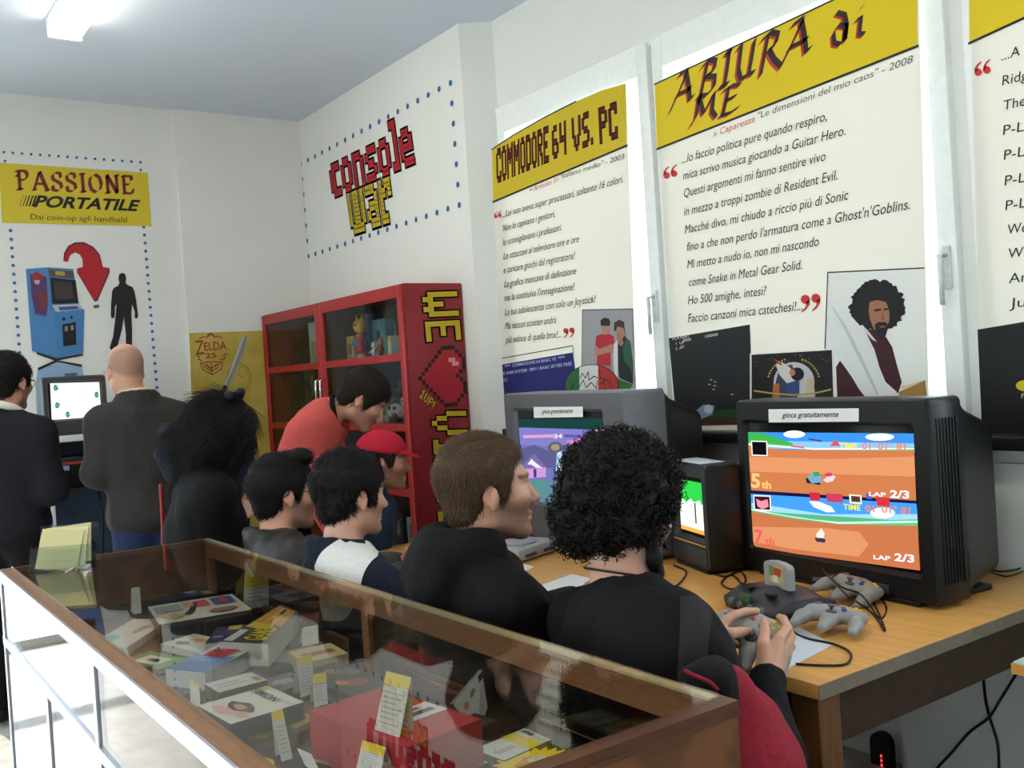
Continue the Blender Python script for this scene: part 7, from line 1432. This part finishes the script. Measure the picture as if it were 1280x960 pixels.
# ---- man at the left edge
hc = W(12, 478, 4.55)
t, h, J = person('dark haired man with glasses in a navy pullover at the left edge of the photo', hc, 40, hy=2, pitch=6, seated=False, pelvis=hc*V(1, 1, 0)+V(-.04, -.04, .86), nb=hc+V(-.04, -.03, -.165), top=cloth('dark_navy_pullover', (26, 25, 32)), trousers=C_BLK, skin=(196, 146, 120), stubble=.4, brow=(26, 20, 18), grow=.03, sh_w=.2, gfine=.0125, el=[hc+V(-.25, .12, -.46), hc+V(.12, -.2, -.5)], wr=[hc+V(-.1, .3, -.52), hc+V(.12, .12, -.5)])
hair_short(t, h, H_BLK, n=2200, length=.03, front=.066, thick=1.1, seed=8, width=.0018); glasses(t, h, mat('dark_frame'))
ring = [J['nb']+J['ax']*(.04-.03*math.cos(a))+J['fwd']*.075*math.cos(a)+J['L2']*.075*math.sin(a) for a in [2*PI*i/20 for i in range(21)]]; mk('shirt_collar', B().tube(ring, .018, 8, caps=False), cloth('white_shirt', (220, 214, 206), var=.02), t)
# ---- girl with long black hair
hc = W(278, 540, 3.68)
t, h, J = person('girl with long black hair and a black bow, in a black coat, head bowed', hc, -10, hy=-8, pitch=30, k=.95, seated=False, pelvis=hc*V(1, 1, 0)+V(-.1, .02, .78), nb=hc+V(-.07, .0, -.15), top=cloth('black_coat', (18, 18, 21)), trousers=C_BLK, skin=(206, 160, 136), brow=(24, 18, 16), sh_w=.165, el=[W(285, 670, 3.75), W(235, 665, 3.6)], wr=[W(300, 640, 3.75), W(296, 650, 3.62)], collar='stand', gfine=.012, grow=.03,
    hands=[(V(.6, -.2, .5), V(.2, -1, 0), V(-.4, -.2, 1), dict(k=.9)), (V(.6, .2, .5), V(.2, 1, 0), V(-.4, .2, 1), dict(k=.9))])
s = SDF(); R = h.R; s.ell(h.p(-.02, 0, .045), (.115, .098, .1), R, k=.03)
for y in (-1, 1): s.chain([h.p(-.01, y*.075, .03), h.p(-.02, y*.088, -.05), W(268+y*22, 610, 3.66)+V(-.02, 0, 0)], [.06, .06, .045], .03)
s.chain([h.p(-.06, 0, .03), h.p(-.1, 0, -.08), W(258, 640, 3.6)], [.08, .075, .06], .04); 
for y in (-1, 1): s.chain([h.p(.03, y*.05, .085), h.p(.085, y*.07, .0), h.p(.09, y*.075, -.11)], [.05, .04, .028], .02)
s.ell(h.p(.15, 0, -.06), (.08, .04, .12), R, k=.01, sub=True); v, f = s.mesh(.009)
sv, sf = strands(v, f, 4200, h, lambda q: np.stack([-.3+0*q[:, 0], q[:, 1]*.8, -1+0*q[:, 0]], 1)@np.eye(3), .09, .0022, lift=.12, jitter=.15, seed=9)
mk_np('long_hair', np.concatenate([v, sv]), np.concatenate([f, sf+len(v)]), H_BLK, t, rel=0)
s = SDF(); top_ = h.p(-.01, 0, .14)
for y in (-1, 1): s.ell(top_+R@V(0, y*.045, .02), (.02, .045, .022), R@rotx(y*.5), k=.008); s.cone(top_, top_+R@V(-.03, y*.075, -.0), .012, .02, k=.008)
s.ell(top_+R@V(0, 0, .012), (.018, .016, .016), R, k=.006); v, f = s.mesh(.005); mk_np('bow', v, f, cloth('black_satin', (30, 28, 40), rough=.4), t)
s = SDF(); sl = J['sh'][1]
for q in [(212, 540), (222, 560), (214, 580), (226, 548), (208, 565), (220, 592)]: s.ell(W(q[0], q[1], 3.62), (.045, .045, .035), k=.02)
v, f = s.mesh(.008); v, _ = folds(v, f, .012, 30, 3, (1, 1, 1)); mk_np('fluffy_hood', v, f, cloth('dark_plush', (34, 40, 50), bump=.8), t, rel=1)
hp = (J['wr'][0]+J['wr'][1])/2+V(.06, 0, .06); tt = thing('phone', 'small dark phone held in the hands of the black haired girl', 'phone', hp); mk('casing', B().box(hp, (.012, .07, .13), roty(-.6), .004), M_black, tt)
tb_ = W(203, 650, 3.75); t2 = [W(201, 605, 3.72), W(203, 640, 3.72), W(204, 678, 3.72), W(203, 705, 3.74)]; setp(mk('lanyard', B().tube(smooth(t2), .008, 8), ink((150, 30, 34)), loc=t2[0]), 'dark red strap hanging between the balding man and the girl', 'strap')
